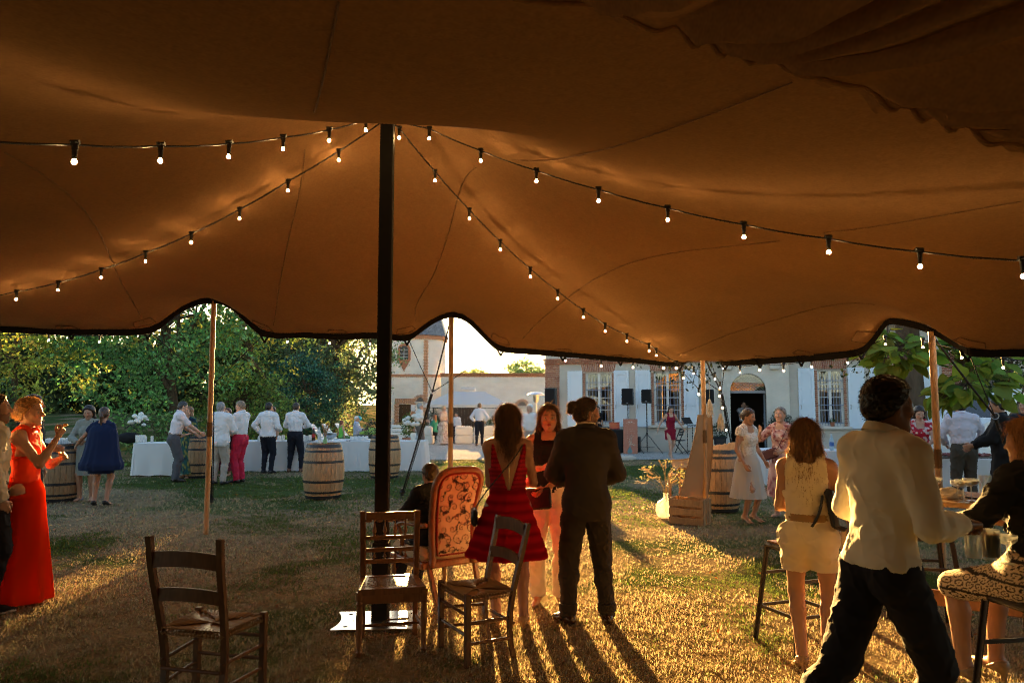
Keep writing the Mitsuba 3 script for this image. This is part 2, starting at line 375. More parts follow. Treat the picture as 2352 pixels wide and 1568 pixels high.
    for x0, keep in ((0.0, True), (13.42, False)):
        part(house, 'quoin_bed', hp(box((x0 + 0.28, -0.012, 1.6), (0.56, 0.016, 3.2))), 'plaster', uv=(0.6, 0))
        z, r = 0.035, 0
        while z < 3.2:
            cuts = (0.0, 0.22, 0.44, 0.56) if r % 2 else (0.0, 0.12, 0.34, 0.56)
            for i in range(3):
                w = cuts[i + 1] - cuts[i] - 0.014
                brick((x0 + (cuts[i] + cuts[i + 1]) / 2, -0.026 - rng.random() * 0.004, z), (w, 0.022, 0.052 + rng.random() * 0.004), keep and z > 0.9)
            z += 0.073; r += 1
    for wi, (a, b) in enumerate(WINS):
        m = (a + b) / 2
        part(house, 'lintel_bed', hp(box((m, -0.012, Z1 + 0.16), (b - a + 0.46, 0.016, 0.31))), 'plaster', uv=(0.6, 0))
        n = 19
        for k in range(n):
            t = (k + 0.5) / n * 2 - 1
            x = m + t * ((b - a) / 2 + 0.10)
            brick((x, -0.027, Z1 + 0.16), (0.040, 0.024, 0.285), wi < 3, rot=t * 0.24, piv=np.array([x, 0, Z1 + 0.02]))
        for sx, xe in ((-1, a - 0.05), (1, b + 0.05)):
            z, r = Z0 + 0.04, 0
            while z < Z1 - 0.02:
                w = 0.09 if r % 2 else 0.075
                brick((xe - sx * (0.09 - w) / 2, -0.014, z), (w, 0.026, 0.052), False); z += 0.073; r += 1
    for row, z in enumerate((3.235, 3.31, 3.385)):
        part(house, 'string_course_bed', hp(box((7.0, -0.03 - 0.012 * row, z), (14.04 + 0.02 * row, 0.06 + 0.024 * row, 0.066))), 'plaster', uv=(0.6, 0))
        x = -0.06 + 0.11 * (row % 2)
        while x < 13.9:
            brick((x + 0.11, -0.075 - 0.026 * row, z), (0.206, 0.03, 0.056), row < 2 and x < 5.9); x += 0.222
    part(house, 'cornice', hp(rbox((7, -0.10, TOP - 0.08), (14.5, 0.62, 0.14), 0.02)), 'plaster', uv=(1, 0))
    for i, m in enumerate(bricks): part(house, 'brick', m, 'brickwork', uv=(rng.random(), 0))
    part(house, 'small_brick', join(rest), 'brickwork', uv=np.repeat([[rng.random(), 0] for _ in rest], 8, 0), kind='stuff')
    # hipped tile roof
    v = np.array([[-0.5, -0.5, TOP], [14.5, -0.5, TOP], [14.5, 9.5, TOP], [-0.5, 9.5, TOP], [4.2, 4.5, TOP + 2.2], [9.8, 4.5, TOP + 2.2]])
    f = np.array([[0, 1, 5], [0, 5, 4], [1, 2, 5], [2, 3, 4], [2, 4, 5], [3, 0, 4], [0, 3, 2], [0, 2, 1]])
    part(house, 'roof', hp((v, f)), 'brickwork', uv=(0.4, 0))
build_house()

# the gravel yard's far building: a low rendered range with a slate roofed turret, brick strips at its corners
annex = thing('annex_building', 'low pale rendered building with arched brick openings and a slate roofed turret across the yard', 'building')
def build_annex():
    Y, B = 60.0, -0.5
    def ab(x0, x1, z0, z1, y0=Y, d=0.4): return box(((x0 + x1) / 2, y0 + d / 2, (z0 + z1) / 2), (x1 - x0, d, z1 - z0))
    part(annex, 'wall', join([ab(-5.75, 6.0, B, 4.15), box((5.8, Y + 2.2, 1.8), (0.4, 3.6, 4.6)), box((-0.1, Y + 4.2, 1.8), (11.7, 0.4, 4.6))]), 'plaster', uv=(1.7, 0))  # plaster whitened to imitate a pale veil of glare
    part(annex, 'coping', join([rbox((0.12, Y + 0.1, 4.20), (11.9, 0.7, 0.10), 0.02), box((0.12, Y - 0.02, 4.04), (11.9, 0.06, 0.16))]), 'brickwork', uv=(0.8, 0))
    tw = Polygon([(-9.95, Y), (-6.95, Y), (-5.78, Y + 1.2), (-5.78, Y + 4.2), (-9.95, Y + 4.2)])
    part(annex, 'turret_wall', prism(tw, B, 7.25), 'plaster', uv=(1.7, 0))
    part(annex, 'turret_cornice', prism(tw.buffer(0.16, join_style=2), 7.06, 7.36), 'brickwork', uv=(1.3, 0))
    part(annex, 'string_course', prism(tw.buffer(0.06, join_style=2), 3.96, 4.17), 'brickwork', uv=(1.3, 0))
    # brick strip up the turret's corner, as bricks
    ms, rng, z, r = [], random.Random(8), -0.4, 0
    while z < 7.0:
        w = 0.24 if r % 2 else 0.19
        if abs(z - 4.06) > 0.14:
            ms.append(box((-6.95 - w / 2, Y - 0.02, z), (w, 0.05, 0.10)))
            ms.append(tf(box((w * 0.36, 0, z), (w * 0.72, 0.05, 0.10)), 45.7, (-6.94, Y - 0.03, 0)))
        z += 0.122; r += 1
    part(annex, 'corner_brick', join(ms), 'brickwork', uv=np.repeat([[1.6 + 0.4 * rng.random(), 0] for _ in ms], 8, 0), kind='stuff')  # bricks lightened for the same imitated glare
    apex = np.array([-7.1, Y + 2.1])
    ro = np.array([[-8.35, Y - 0.3], [-6.85, Y - 0.3], [-5.5, Y + 1.1], [-5.5, Y + 4.4], [-8.35, Y + 4.4]])
    v = np.vstack([np.c_[ro, np.full(5, 7.36)], [[apex[0], apex[1], 12.6]]])
    part(annex, 'turret_roof', (v, np.array([[i, (i + 1) % 5, 5] for i in range(5)])), 'slate')  # unseen upper slope made steep and tall to throw shade on the foreground
    part(annex, 'lead_roof', box((-9.1, Y + 2.1, 7.39), (2.0, 4.6, 0.06)), 'slate')  # added unseen flat roof, kept low so sunlight passes over it
    # arched niche window in the turret with a brick rim
    nx = (928 - 1176) / FOCAL * Y
    a = np.linspace(0, math.pi, 12)
    for nm, k, y0, dd, mt, cl in (('niche_rim', 1.0, -0.10, 0.12, 'brickwork', None), ('niche_window', 0.62, -0.13, 0.03, 'satin', (0.05, 0.045, 0.04))):
        pg = Polygon([(0.52 * k, 0), *[(0.52 * k * math.cos(t), 0.75 + 0.6 * k * math.sin(t)) for t in a], (-0.52 * k, 0)] + ([(-0.2, -0.55), (0, -0.95), (0.2, -0.55)] if k == 1 else []))
        v, f = prism(pg, 0, dd)
        part(annex, nm, (np.stack([v[:, 0] + nx, Y + y0 + v[:, 2] * 1.0, v[:, 1] + 5.35], -1), f[:, ::-1]), mt, cl, uv=(0.8, 0) if cl is None else None)
    nb = []
    for k in range(3): nb.append(box((nx, Y - 0.15, 5.55 + 0.28 * k), (0.62, 0.03, 0.05)))
    nb.append(box((nx, Y - 0.15, 5.8), (0.05, 0.03, 0.95)))
    part(annex, 'niche_grille', join(nb), 'satin', (0.45, 0.43, 0.40))
    # service door with a brick frame, lunettes with brick fans, the wide cart gate
    def xw(u): return (u - 1176) / FOCAL * Y
    def fan(cx, cz, r0, r1, n, a0=0.0, a1=math.pi):
        out = []
        for k in range(n):
            t = a0 + (a1 - a0) * (k + 0.5) / n
            m = box((0, 0, (r0 + r1) / 2), (r0 * (a1 - a0) / n * 0.84, 0.05, r1 - r0))
            v = m[0]; c_, s_ = math.cos(math.pi / 2 - t), math.sin(math.pi / 2 - t)
            v = np.stack([v[:, 0] * c_ + v[:, 2] * s_, v[:, 1], -v[:, 0] * s_ + v[:, 2] * c_], -1) + [cx, Y - 0.03, cz]
            out.append((v, m[1]))
        return join(out)
    d0, d1 = xw(918), xw(944)
    part(annex, 'service_door', join([rbox(((d0 + d1) / 2 + (k - 1) * 0.31, Y - 0.03, 0.62), (0.30, 0.06, 2.24), 0.01) for k in range(3)]), 'walnut', uv=(0.5, 0.3))
    ms = []
    for x in (d0 - 0.2, d1 + 0.2):
        for k in range(19): ms.append(box((x + 0.03 * (-1) ** k, Y - 0.03, -0.42 + 0.122 * k), (0.36, 0.06, 0.10)))
    for k in range(11): ms.append(box((d0 - 0.28 + 0.145 * k, Y - 0.03, 2.0), (0.12, 0.06, 0.42)))
    part(annex, 'door_brick', join(ms), 'brickwork', uv=np.repeat([[1.3 + 0.5 * rng.random(), 0] for _ in ms], 8, 0), kind='stuff')
    part(annex, 'sign_plate', box((xw(950), Y - 0.08, 1.45), (0.34, 0.02, 0.5)), 'satin', (0.75, 0.76, 0.76))
    for u, vv in ((966, 0), (1120, 0), (1199, 0)):
        cx, cz = xw(u), 1.68 + (930 - (922 if u < 1150 else 932)) / FOCAL * Y
        part(annex, 'lunette', (lambda v, f: (np.stack([v[:, 0] + cx, Y - 0.02 + v[:, 2], v[:, 1] + cz], -1), f[:, ::-1]))(*prism(Polygon([(0.33 * math.cos(t), 0.33 * math.sin(t)) for t in a]), 0, 0.03)), 'satin', (0.12, 0.10, 0.09))
        part(annex, 'brick_fan', fan(cx, cz, 0.34, 0.58, 17), 'brickwork', uv=(1.6, 0), kind='stuff')
        part(annex, 'lunette_sill', rbox((cx, Y - 0.06, cz - 0.08), (0.9, 0.14, 0.10), 0.02), 'plaster', uv=(1, 0))
    g0, g1 = xw(1029), xw(1091)
    part(annex, 'cart_gate', join([rbox((g0 + (g1 - g0) * (k + 0.5) / 8, Y - 0.03, 0.9), ((g1 - g0) / 8 - 0.012, 0.07, 2.8), 0.01) for k in range(8)]), 'walnut', uv=(0.45, 0.7))
    part(annex, 'gate_arch', fan((g0 + g1) / 2, 1.2, 1.18, 1.44, 26, 0.25, math.pi - 0.25), 'brickwork', uv=(1.0, 0), kind='stuff')
build_annex()

# ------------------------------------------------------------------ the stretch tent
EDGE_TIES = {}
def tent_edge():
    rows = [(-620, 752, 8.6, 0), (-250, 742, 9.1, 0), (0, 750, 9.6, 0), (165, 757, 9.7, 1), (260, 757, 9.75, 0), (340, 757, 9.8, 1), (372, 740, 9.83, 0), (400, 718, 9.85, 0), (440, 693, 9.9, 0), (468, 685, 9.9, 0), (490, 684, 9.9, 0), (512, 686, 9.9, 0),
            (535, 699, 9.9, 0), (565, 728, 9.9, 0), (590, 751, 9.9, 0), (608, 765, 9.9, 1), (690, 763, 9.95, 0), (780, 768, 10.0, 1), (860, 765, 10.05, 0), (935, 771, 10.1, 1), (962, 754, 10.13, 0), (985, 738, 10.15, 0), (1010, 723, 10.2, 0), (1037, 716, 10.2, 0),
            (1065, 722, 10.2, 0), (1085, 738, 10.22, 0), (1115, 768, 10.3, 0), (1150, 796, 10.35, 1), (1220, 802, 10.5, 0), (1293, 808, 10.6, 1), (1360, 813, 10.7, 0), (1425, 819, 10.8, 1), (1500, 826, 10.85, 0), (1560, 832, 10.9, 1), (1576, 820, 10.92, 0), (1590, 807, 10.95, 0), (1608, 803, 11.0, 0),
            (1625, 803, 11.0, 0), (1640, 809, 10.95, 0), (1665, 829, 10.7, 1), (1745, 824, 10.2, 1), (1840, 818, 9.6, 1), (1920, 811, 9.1, 0), (1978, 800, 8.8, 1), (2000, 778, 8.6, 0), (2018, 752, 8.45, 0), (2040, 730, 8.2, 0), (2085, 735, 7.9, 0), (2140, 752, 7.6, 0), (2185, 776, 7.3, 0), (2221, 799, 7.0, 1), (2352, 802, 6.95, 0), (2700, 808, 6.9, 0), (3100, 812, 6.8, 0)]
    p, ties = [], []
    for u, v, y, t in rows:
        q = at(u, v, y); p.append(q)
        if t: ties.append(q)
    return np.array(p), ties
BACK_EDGE, TIES = tent_edge()
MAIN_POLE, POLES = np.array([-1.02, 5.9]), [gp(473, 1225)[:2], np.array([-0.84, 10.2]), gp(1622, 1195)[:2], np.array([4.33, 7.6])]
SIDE = np.array([[9.4, 5.6, 2.25], [9.6, 3, 2.3], [9.4, 0, 2.2], [9.0, -4, 1.4], [8.0, -8, 0.4], [3, -8.8, 0.25], [0, -9.0, 0.25], [-4, -8.8, 0.25], [-9, -8, 0.4], [-10.2, -4, 1.5], [-10.4, 0, 2.4], [-10.2, 4, 2.4], [-9.8, 7, 2.4]])  # unseen rear edge drawn down near the ground to darken the inside
OUTLINE = np.vstack([BACK_EDGE, SIDE])
def outline_dense(step=0.12):
    from scipy.interpolate import PchipInterpolator
    p = np.vstack([OUTLINE, OUTLINE[:1]])
    d = np.r_[0, np.cumsum(np.linalg.norm(np.diff(p, axis=0), axis=1))]
    q = PchipInterpolator(d, p)(np.arange(0, d[-1], step))
    return q
OUT = outline_dense()
CTRL = [(-1.02, 5.9, 4.30)]
for r, z in ((0.25, 4.20), (0.6, 3.93), (1.1, 3.60)):
    for a in range(0, 360, 45):
        t = math.radians(a)
        CTRL.append((-1.02 + r * math.cos(t), 5.9 + r * math.sin(t), z + (0.09 if math.sin(t) < -0.3 else -0.02) * r))
CTRL += [(-1.0, 7.8, 3.12), (-2.7, 7.7, 3.10), (0.9, 7.9, 3.0), (-4.0, 6.6, 3.12), (-6.5, 7.0, 2.82), (2.4, 6.4, 2.86), (4.6, 5.0, 2.66), (6.3, 3.2, 2.55), (-0.9, 9.2, 2.92), (-4.0, 9.0, 3.05), (2.7, 9.2, 2.58), (4.0, 7.3, 2.56),
         (-1.0, 4.0, 3.25), (-1.0, 3.2, 3.0), (-1.0, 2.4, 2.88), (0, 1.2, 2.9), (-3, 4.0, 3.2), (-4.5, 3.0, 3.0), (-3, 1.5, 2.9), (-2.4, 2.9, 3.08), (1.6, 3.6, 2.88), (1.5, 2.0, 2.85), (3.2, 2.4, 2.80), (-7.5, 4, 2.7), (0, -1.5, 3.2), (0, -4.0, 3.3), (-4, -3, 2.9), (4, -3, 2.9), (0, -7, 1.6), (-7, -2, 2.6), (5, 0.5, 2.8), (6.5, 5.2, 2.62), (5.4, 6.2, 2.5), (-6, 1, 2.8)]
def tps(ctrl, smooth=0.0):
    c = np.asarray(ctrl, float); P = c[:, :2]; n = len(c)
    def k(d2): return 0.5 * d2 * np.log(np.maximum(d2, 1e-12))
    A = k(((P[:, None] - P[None]) ** 2).sum(-1)) + smooth * np.eye(n)
    Q = np.c_[np.ones(n), P]
    sol = np.linalg.solve(np.block([[A, Q], [Q.T, np.zeros((3, 3))]]), np.r_[c[:, 2], 0, 0, 0])
    def f(xy):
        xy = np.asarray(xy, float).reshape(-1, 2)
        out = np.empty(len(xy))
        for i in range(0, len(xy), 20000):
            q = xy[i:i + 20000]
            out[i:i + 20000] = k(((q[:, None] - P[None]) ** 2).sum(-1)) @ sol[:n] + np.c_[np.ones(len(q)), q] @ sol[n:]
        return out
    return f
TENT = tps(CTRL + [tuple(p) for p in OUT[::3]], 0.004)
tent = thing('stretch_tent', 'large beige stretch tent canopy with black edging overhead', 'tent')
def build_tent():
    poly = Polygon(OUT[:, :2])
    inner = poly.buffer(-0.05)
    g1 = [(x, y) for x in np.arange(-10.5, 8.5, 0.17) for y in np.arange(-10, 11.5, 0.17)]
    g2 = [(MAIN_POLE[0] + x, MAIN_POLE[1] + y) for x in np.arange(-1.5, 1.5, 0.055) for y in np.arange(-1.5, 1.5, 0.055)]
    g3 = [(x, y) for x in np.arange(-5.5, 5.5, 0.08) for y in np.arange(6.8, 11.2, 0.08)]
    pts = np.array(g1 + g2 + g3)
    pts = pts[contains_xy(inner, pts[:, 0], pts[:, 1])]
    # thin out points that nearly coincide, then triangulate the plan
    key = np.unique(np.round(pts / 0.035).astype(int), axis=0, return_index=True)[1]
    pts = np.vstack([OUT[:, :2], pts[np.sort(key)]])
    tri = Delaunay(pts).simplices
    cen = pts[tri].mean(1)
    tri = tri[contains_xy(poly, cen[:, 0], cen[:, 1])]
    z = TENT(pts); z[:len(OUT)] = 0.5 * z[:len(OUT)] + 0.5 * OUT[:, 2]
    for t in TIES:                                               # tension wrinkles run in from each tie
        r = pts - t[:2]; d = np.hypot(r[:, 0], r[:, 1]); z += 0.010 * np.sin(np.arctan2(r[:, 1], r[:, 0]) * 13 + t[0] * 3) * np.exp(-((d - 0.45) / 0.32) ** 2) * (1 - np.exp(-d * 9))
    d = np.hypot(*(pts - MAIN_POLE).T); z += 0.005 * np.sin(np.arctan2(pts[:, 1] - MAIN_POLE[1], pts[:, 0] - MAIN_POLE[0]) * 11) * np.exp(-((d - 0.55) / 0.35) ** 2)
    v = np.c_[pts, z]
    n = np.cross(v[tri[:, 1]] - v[tri[:, 0]], v[tri[:, 2]] - v[tri[:, 0]])
    tri[n[:, 2] < 0] = tri[n[:, 2] < 0][:, ::-1]
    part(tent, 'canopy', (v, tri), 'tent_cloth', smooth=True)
    return v
TENT_V = build_tent()
def under(u, v, gap, y0=2.0, y1=11.0):
    """the point on the line of sight (u, v) that hangs gap metres below the canopy"""
    ys = np.linspace(y0, y1, 400)
    P = np.array([at(u, v, y) for y in ys])
    h = TENT(P[:, :2]) - P[:, 2] - gap
    s = np.where((h[:-1] > 0) & (h[1:] <= 0))[0]
    return P[s[0]] if len(s) else P[int(np.argmin(np.abs(h)))]

def tent_details():
    black = (0.012, 0.012, 0.012)
    n = len(BACK_EDGE)
    from scipy.interpolate import PchipInterpolator
    d = np.r_[0, np.cumsum(np.linalg.norm(np.diff(BACK_EDGE, axis=0), axis=1))]
    q = PchipInterpolator(d, BACK_EDGE)(np.linspace(0, d[-1], 260))
    qz = TENT(q[:, :2])
    q[:, 2] = 0.5 * q[:, 2] + 0.5 * qz
    # edge webbing: a flat band hanging along the rim
    up = np.array([0, 0, 1.0])
    lo = q + [0, 0, -0.075]; hi = q + [0, 0, 0.012]
    inn = np.zeros_like(q); inn[:, 1] = -0.035
    P = np.stack([hi, hi + inn, lo + inn, lo, hi], 0)
    part(tent, 'edge_webbing', grid(P), 'cloth', black, smooth=30)
    # seams and reinforcement patches sewn under the cloth
    def seam(uv):
        p = np.array([under(u, v, 0.006) for u, v in uv]); p = spline(p, 60); p[:, 2] = TENT(p[:, :2]) - 0.006
        part(tent, 'seam', tube(p, 0.0042, 5, flat=0.5), 'cloth', (0.22, 0.125, 0.06), smooth=True)
    seam([(778, 10), (752, 140), (722, 260)])
    seam([(700, 345), (690, 430), (668, 530), (645, 640), (628, 748)])
    seam([(10, 352), (110, 410), (190, 480), (240, 560), (285, 660), (332, 742)])
    seam([(1175, 368), (1290, 365), (1440, 330), (1640, 260), (1820, 190)])
    seam([(1890, 537), (2050, 515), (2200, 490), (2345, 465)])
    seam([(1095, 385), (1060, 430), (1040, 500), (1010, 600), (955, 740)])
    seam([(1200, 780), (1330, 665), (1450, 605), (1600, 575), (1790, 555)])
    seam([(1560, 815), (1700, 760), (1850, 715), (2010, 700)])
    for i, t in enumerate(TIES):
        c = Polygon(OUT[:, :2]).centroid
        dirn = np.array([c.x, 5.0]) - t[:2]; dirn = np.array([0.25 * dirn[0], -abs(dirn[1]) - 1.0]); dirn /= np.linalg.norm(dirn)
        sd = np.array([-dirn[1], dirn[0]])
        P = np.zeros((6, 6, 3))
        for a in range(6):
            for b in range(6):
                xy = t[:2] + dirn * (0.12 + 0.17 * a / 5) + sd * (0.26 * (b / 5 - 0.5) * (1 - 0.25 * a / 5)); P[a, b] = [xy[0], xy[1], 0]
        P[..., 2] = TENT(P[..., :2].reshape(-1, 2)).reshape(6, 6) - 0.005
        part(tent, 'patch', grid(P), 'tent_cloth', smooth=True)
        rim = np.vstack([P[0], P[1:, -1], P[-1, ::-1][1:], P[::-1, 0][1:]]); rim[:, 2] -= 0.003
        part(tent, 'patch_stitching', tube(rim, 0.0035, 4), 'cloth', (0.16, 0.09, 0.045), smooth=True)
        e = t + [0, 0, -0.03]
        part(tent, 'tie_loop', join([tube([e + [-0.06, 0, 0.01], e + [-0.012, 0, -0.075], e + [0.012, 0, -0.075], e + [0.06, 0, 0.01]], 0.013, 6, flat=0.6), ball(e + [0, 0, -0.085], 0.022, 1)]), 'cloth', black, smooth=40)
tent_details()

# the second, darker sheet gathered in folds at the upper right
tent2 = thing('stretch_tent', 'dark gathered sheet of a second stretch tent with wavy folds at the upper right', 'tent')
def build_gathered():
    rows = [(1180, -60, 2.02), (1310, -4, 2.05), (1400, 22, 2.05), (1500, 52, 2.05), (1600, 92, 2.05), (1700, 122, 2.05), (1800, 146, 2.05), (1880, 166, 2.05), (1960, 202, 2.05), (2060, 240, 2.05), (2150, 272, 2.04), (2250, 305, 2.03), (2352, 350, 2.02), (2480, 400, 2.0), (2640, 450, 1.98)]
    e = spline(np.array([at(*r) for r in rows]), 240)
    m = 70
    t = np.linspace(0, 1, m)[:, None]
    # the sheet runs from its gathered edge back over the viewer's head and sags
    end = np.array([[3.6 * a + 0.4, -1.3 + 0.5 * a, 2.75] for a in np.linspace(0, 1, 240)])
    P = e[None] * (1 - t[..., None]) + end[None] * t[..., None]
    s = np.linspace(0, 1, 240)[None]
    P[..., 2] += -0.34 * np.sin(np.pi * t) ** 0.8 * np.minimum(1, 1.2 - 0.3 * s)
    # folds fan out from the points where it is laced to the main sheet
    ph = 2 * np.pi * (s * 6.5 + 0.28 * np.sin(3.1 * s * 6) + 1.5 * t * (s - 0.45))
    amp = 0.11 * np.exp(-((t - 0.16) / 0.34) ** 2) + 0.016
    P[..., 2] += amp * (np.abs(np.sin(ph)) ** 0.7 - 0.6) * np.minimum(1, t / 0.03)
    P[..., 2] += 0.032 * np.sin(2 * ph + 2.0 + 9 * t) * np.exp(-((t - 0.08) / 0.12) ** 2)
    q = P.reshape(-1, 3); P[..., 2] += 0.035 * (meshkit.fbm(q * [2.2, 5, 2], 3, 3).reshape(P.shape[:2]) - 0.5) * np.minimum(1, t / 0.05)
    P[..., 2] = np.minimum(P[..., 2], TENT(P[..., :2].reshape(-1, 2)).reshape(P.shape[:2]) - 0.02)
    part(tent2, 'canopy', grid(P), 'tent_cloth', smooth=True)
    hem = P[0].copy(); hem[:, 2] -= 0.004
    part(tent2, 'hem', tube(hem[::2], 0.008, 6), 'tent_cloth', smooth=True)
    for i0 in (26, 118, 190):
        q = np.zeros((5, 16, 3))
        for a in range(5):
            for b in range(16):
                base = P[0, min(i0 + b * 2, 239)]
                q[a, b] = base + np.array([-0.012, 0.055 * a / 4 + 0.004, 0.004 + 0.010 * a / 4 + 0.007 * math.sin(b * 1.25) * a / 4])
        part(tent2, 'lacing_flap', grid(q), 'tent_cloth', smooth=True)
build_gathered()

# ------------------------------------------------------------------ poles, guys and straps
POLE_ORANGE = 1.25
mp = thing('tent_pole', 'tall square black metal pole carrying the tent peak', 'pole')
part(mp, 'shaft', bar((-1.02, 5.9, 0.02), (-1.02, 5.9, 4.22), 0.105, 0.105, up=(0, 1, 0), bev=0.008), 'cloth', (0.007, 0.007, 0.007))
part(mp, 'sleeve', bar((-1.02, 5.9, 0.02), (-1.02, 5.9, 0.62), 0.125, 0.125, up=(0, 1, 0), bev=0.008), 'cloth', (0.007, 0.007, 0.007))
part(mp, 'cap', ball((-1.02, 5.9, 4.20), (0.16, 0.16, 0.07), 2), 'satin', (0.012, 0.012, 0.012), smooth=True)
bp = thing('base_plate', 'shiny white metal base plate with scalloped sides under the black pole', 'plate')
def base_plate():
    n = 14; t = np.linspace(-1, 1, n)
    w, h, dip = 0.33, 0.21, 0.045
    pts = [(x * w, -h + 0.0 * x) for x in t] + [(w - dip * (1 - y * y), y * h) for y in t[1:]] + [(-x * w, h) for x in t[1:]] + [(-w + dip * (1 - y * y), -y * h) for y in t[1:-1]]
    pg = Polygon(pts).buffer(0.012)
    for hx in (-1, 1):
        for hy in (-1, 1):
            pg = pg.difference(Point(hx * 0.24, hy * 0.15).buffer(0.017))
    part(bp, 'sheet', tf(prism(pg, 0, 0.008), 4, (-1.02, 5.87, 0.026), rx=1.5), 'steel', (0.80, 0.80, 0.80))
    part(bp, 'label_strip', tf(box((0.14, -0.02, 0.0105), (0.17, 0.03, 0.002)), 14, (-1.02, 5.87, 0.026), rx=1.5), 'matte', (0.10, 0.09, 0.08))
    part(bp, 'label_strip', tf(box((0.16, -0.10, 0.0105), (0.17, 0.025, 0.002)), -10, (-1.02, 5.87, 0.026), rx=1.5), 'matte', (0.12, 0.11, 0.10))
base_plate()
wood_labels = ['varnished wooden tent pole at the left with a taped joint', 'varnished wooden tent pole under the bright arch in the middle', 'varnished wooden tent pole beside the crate and barrel', 'varnished wooden tent pole among the leaves at the right']
for i, p in enumerate(POLES):
    k = thing('tent_pole', wood_labels[i], 'pole', 'wooden perimeter poles of the tent')
    top = float(TENT([p])[0]) - 0.01
    r = 0.034
    part(k, 'shaft', tube([(p[0], p[1], z) for z in np.linspace(-0.01, top, 12)], [r * (1 + 0.03 * math.sin(3 * z)) for z in range(12)], 14), 'oak', uv=(1.25, 0.1 + 0.2 * i), smooth=40)
    zb = (1.36, 1.34, 1.22, 1.14)[i]
    part(k, 'tape_wrap', tube([(p[0], p[1], zb - 0.095), (p[0], p[1], zb + 0.095)], r * 1.10, 14), 'matte', (0.16, 0.10, 0.055), smooth=40)
    part(k, 'top_plug', ball((p[0], p[1], top - 0.015), (0.06, 0.06, 0.022), 2), 'matte', (0.03, 0.03, 0.03), smooth=True)

ROPE = (0.022, 0.020, 0.018)
def rope(root, name, pts, r, col=ROPE, flat=1.0):
    return part(root, name, tube(pts, r, 6, flat=flat), 'cloth', col, smooth=40)
def sag(a, b, s=0.03, n=12):
    t = np.linspace(0, 1, n)[:, None]
    p = np.asarray(a) * (1 - t) + np.asarray(b) * t; p[:, 2] -= s * 4 * (t * (1 - t))[:, 0]
    return p
def guy(label, ring, ties, stake, top=None):
    k = thing('guy_line', label, 'rope', 'guy lines holding the tent rim')
    for t in ties: rope(k, 'rope', sag(t, ring, 0.01), 0.006)
    if top is not None: rope(k, 'strap', sag(top, ring, 0.01), 0.011)
    a = np.linspace(0, 2 * np.pi, 20)
    part(k, 'ring', tube([(ring[0] + 0.045 * math.cos(t), ring[1], ring[2] + 0.035 * math.sin(t)) for t in a], 0.005, 6, caps=False), 'steel', (0.45, 0.45, 0.45), smooth=True)
    d = np.asarray(stake) - ring
    rope(k, 'strap', [ring + d * 0.02, ring + d * 0.12], 0.024); rope(k, 'strap', [ring + d * 0.10, ring + d * 0.97], 0.015)
    rope(k, 'strap', [ring + d * 0.12 + [0.03, 0, 0], ring + d * 0.93 + [0.03, 0, 0]], 0.008)
    s = np.asarray(stake)
    part(k, 'ratchet', join([rbox(s - d * 0.05 + [0, 0, 0.02], (0.06, 0.05, 0.13), 0.01), tube([s - d * 0.06 + [-0.05, 0, 0], s - d * 0.06 + [0.05, 0, 0]], 0.02, 8)]), 'satin', (0.02, 0.02, 0.02))
    part(k, 'stake', tube([s + [0, 0, 0.10], s + [0, 0.03, -0.15]], 0.013, 8), 'steel', (0.25, 0.24, 0.23), smooth=40)
guy('black guy strap slanting from the ring beside the middle wooden pole to a stake', at(993, 900, 11.4), [TIES[4], TIES[5]], gp(921, 1142), np.array([POLES[1][0], POLES[1][1], float(TENT([POLES[1]])[0]) - 0.05]))
guy('black guy strap hanging straight down behind the left wooden pole', at(487, 884, 11.0), [TIES[1], TIES[2]], gp(485, 1160))
guy('black guy strap slanting down behind the barrel by the signed crate', at(1657, 900, 11.9), [TIES[8], TIES[9]], gp(1690, 1075), np.array([POLES[2][0], POLES[2][1], float(TENT([POLES[2]])[0]) - 0.05]))
guy('black guy strap through the leaves at the far right', at(2285, 955, 8.3), [TIES[13]], gp(2340, 1120), np.array([POLES[3][0], POLES[3][1], 2.4]))

# ------------------------------------------------------------------ lit festoon strings
BULB_RADIANCE = 16.0
def bulb(root, pos, tilt=(0, 0)):
    """a socket on the cable at pos with a glowing bulb below"""
    d = np.array([tilt[0], tilt[1], -1.0]); d /= np.linalg.norm(d)
    h = part(root, 'lamp_holder', join([tube([pos + d * 0.0, pos + d * 0.022], 0.0145, 10), tube([pos + d * 0.022, pos + d * 0.066], [0.0125, 0.0100], 10), tube([pos - d * 0.012 + [-0.02, 0, 0], pos - d * 0.012 + [0.02, 0, 0]], 0.012, 8)]), 'satin', (0.012, 0.012, 0.012), smooth=40)
    c = pos + d * 0.080
    f = fresh(h + '__bulb')
    scene[f] = {'type': 'sphere', 'center': c.tolist(), 'radius': 0.0125, 'emitter': {'type': 'area', 'radiance': {'type': 'rgb', 'value': [BULB_RADIANCE, BULB_RADIANCE * 0.60, BULB_RADIANCE * 0.23]}}}
def festoon(label, path, bulbs, ends=(), name='festoon_string'):
    """bulb points (centres) hang 9 cm below the cable, which runs through path"""
    k = thing(name, label, 'string lights', 'lit festoon strings under the tent')
    pts = np.array(path)
    t = [pts[0]]
    for a, b in zip(pts[:-1], pts[1:]):
        n = max(3, int(np.linalg.norm(b - a) / 0.12)); s = np.linspace(0, 1, n)[1:, None]
        q = a * (1 - s) + b * s; q[:, 2] -= 0.05 * np.linalg.norm(b - a) * (s * (1 - s))[:, 0]
        t += list(q)
    part(k, 'cable', tube(np.array(t), 0.0055, 6), 'satin', (0.012, 0.012, 0.012), smooth=True)
    for b in bulbs: bulb(k, np.asarray(b))
    return k
UPV = np.array([0, 0, 0.092])
APEX = np.array([-1.02, 5.84, 4.0])
def strung(uv, ys): return [at(u, v, y) + UPV for (u, v), y in zip(uv, ys)]
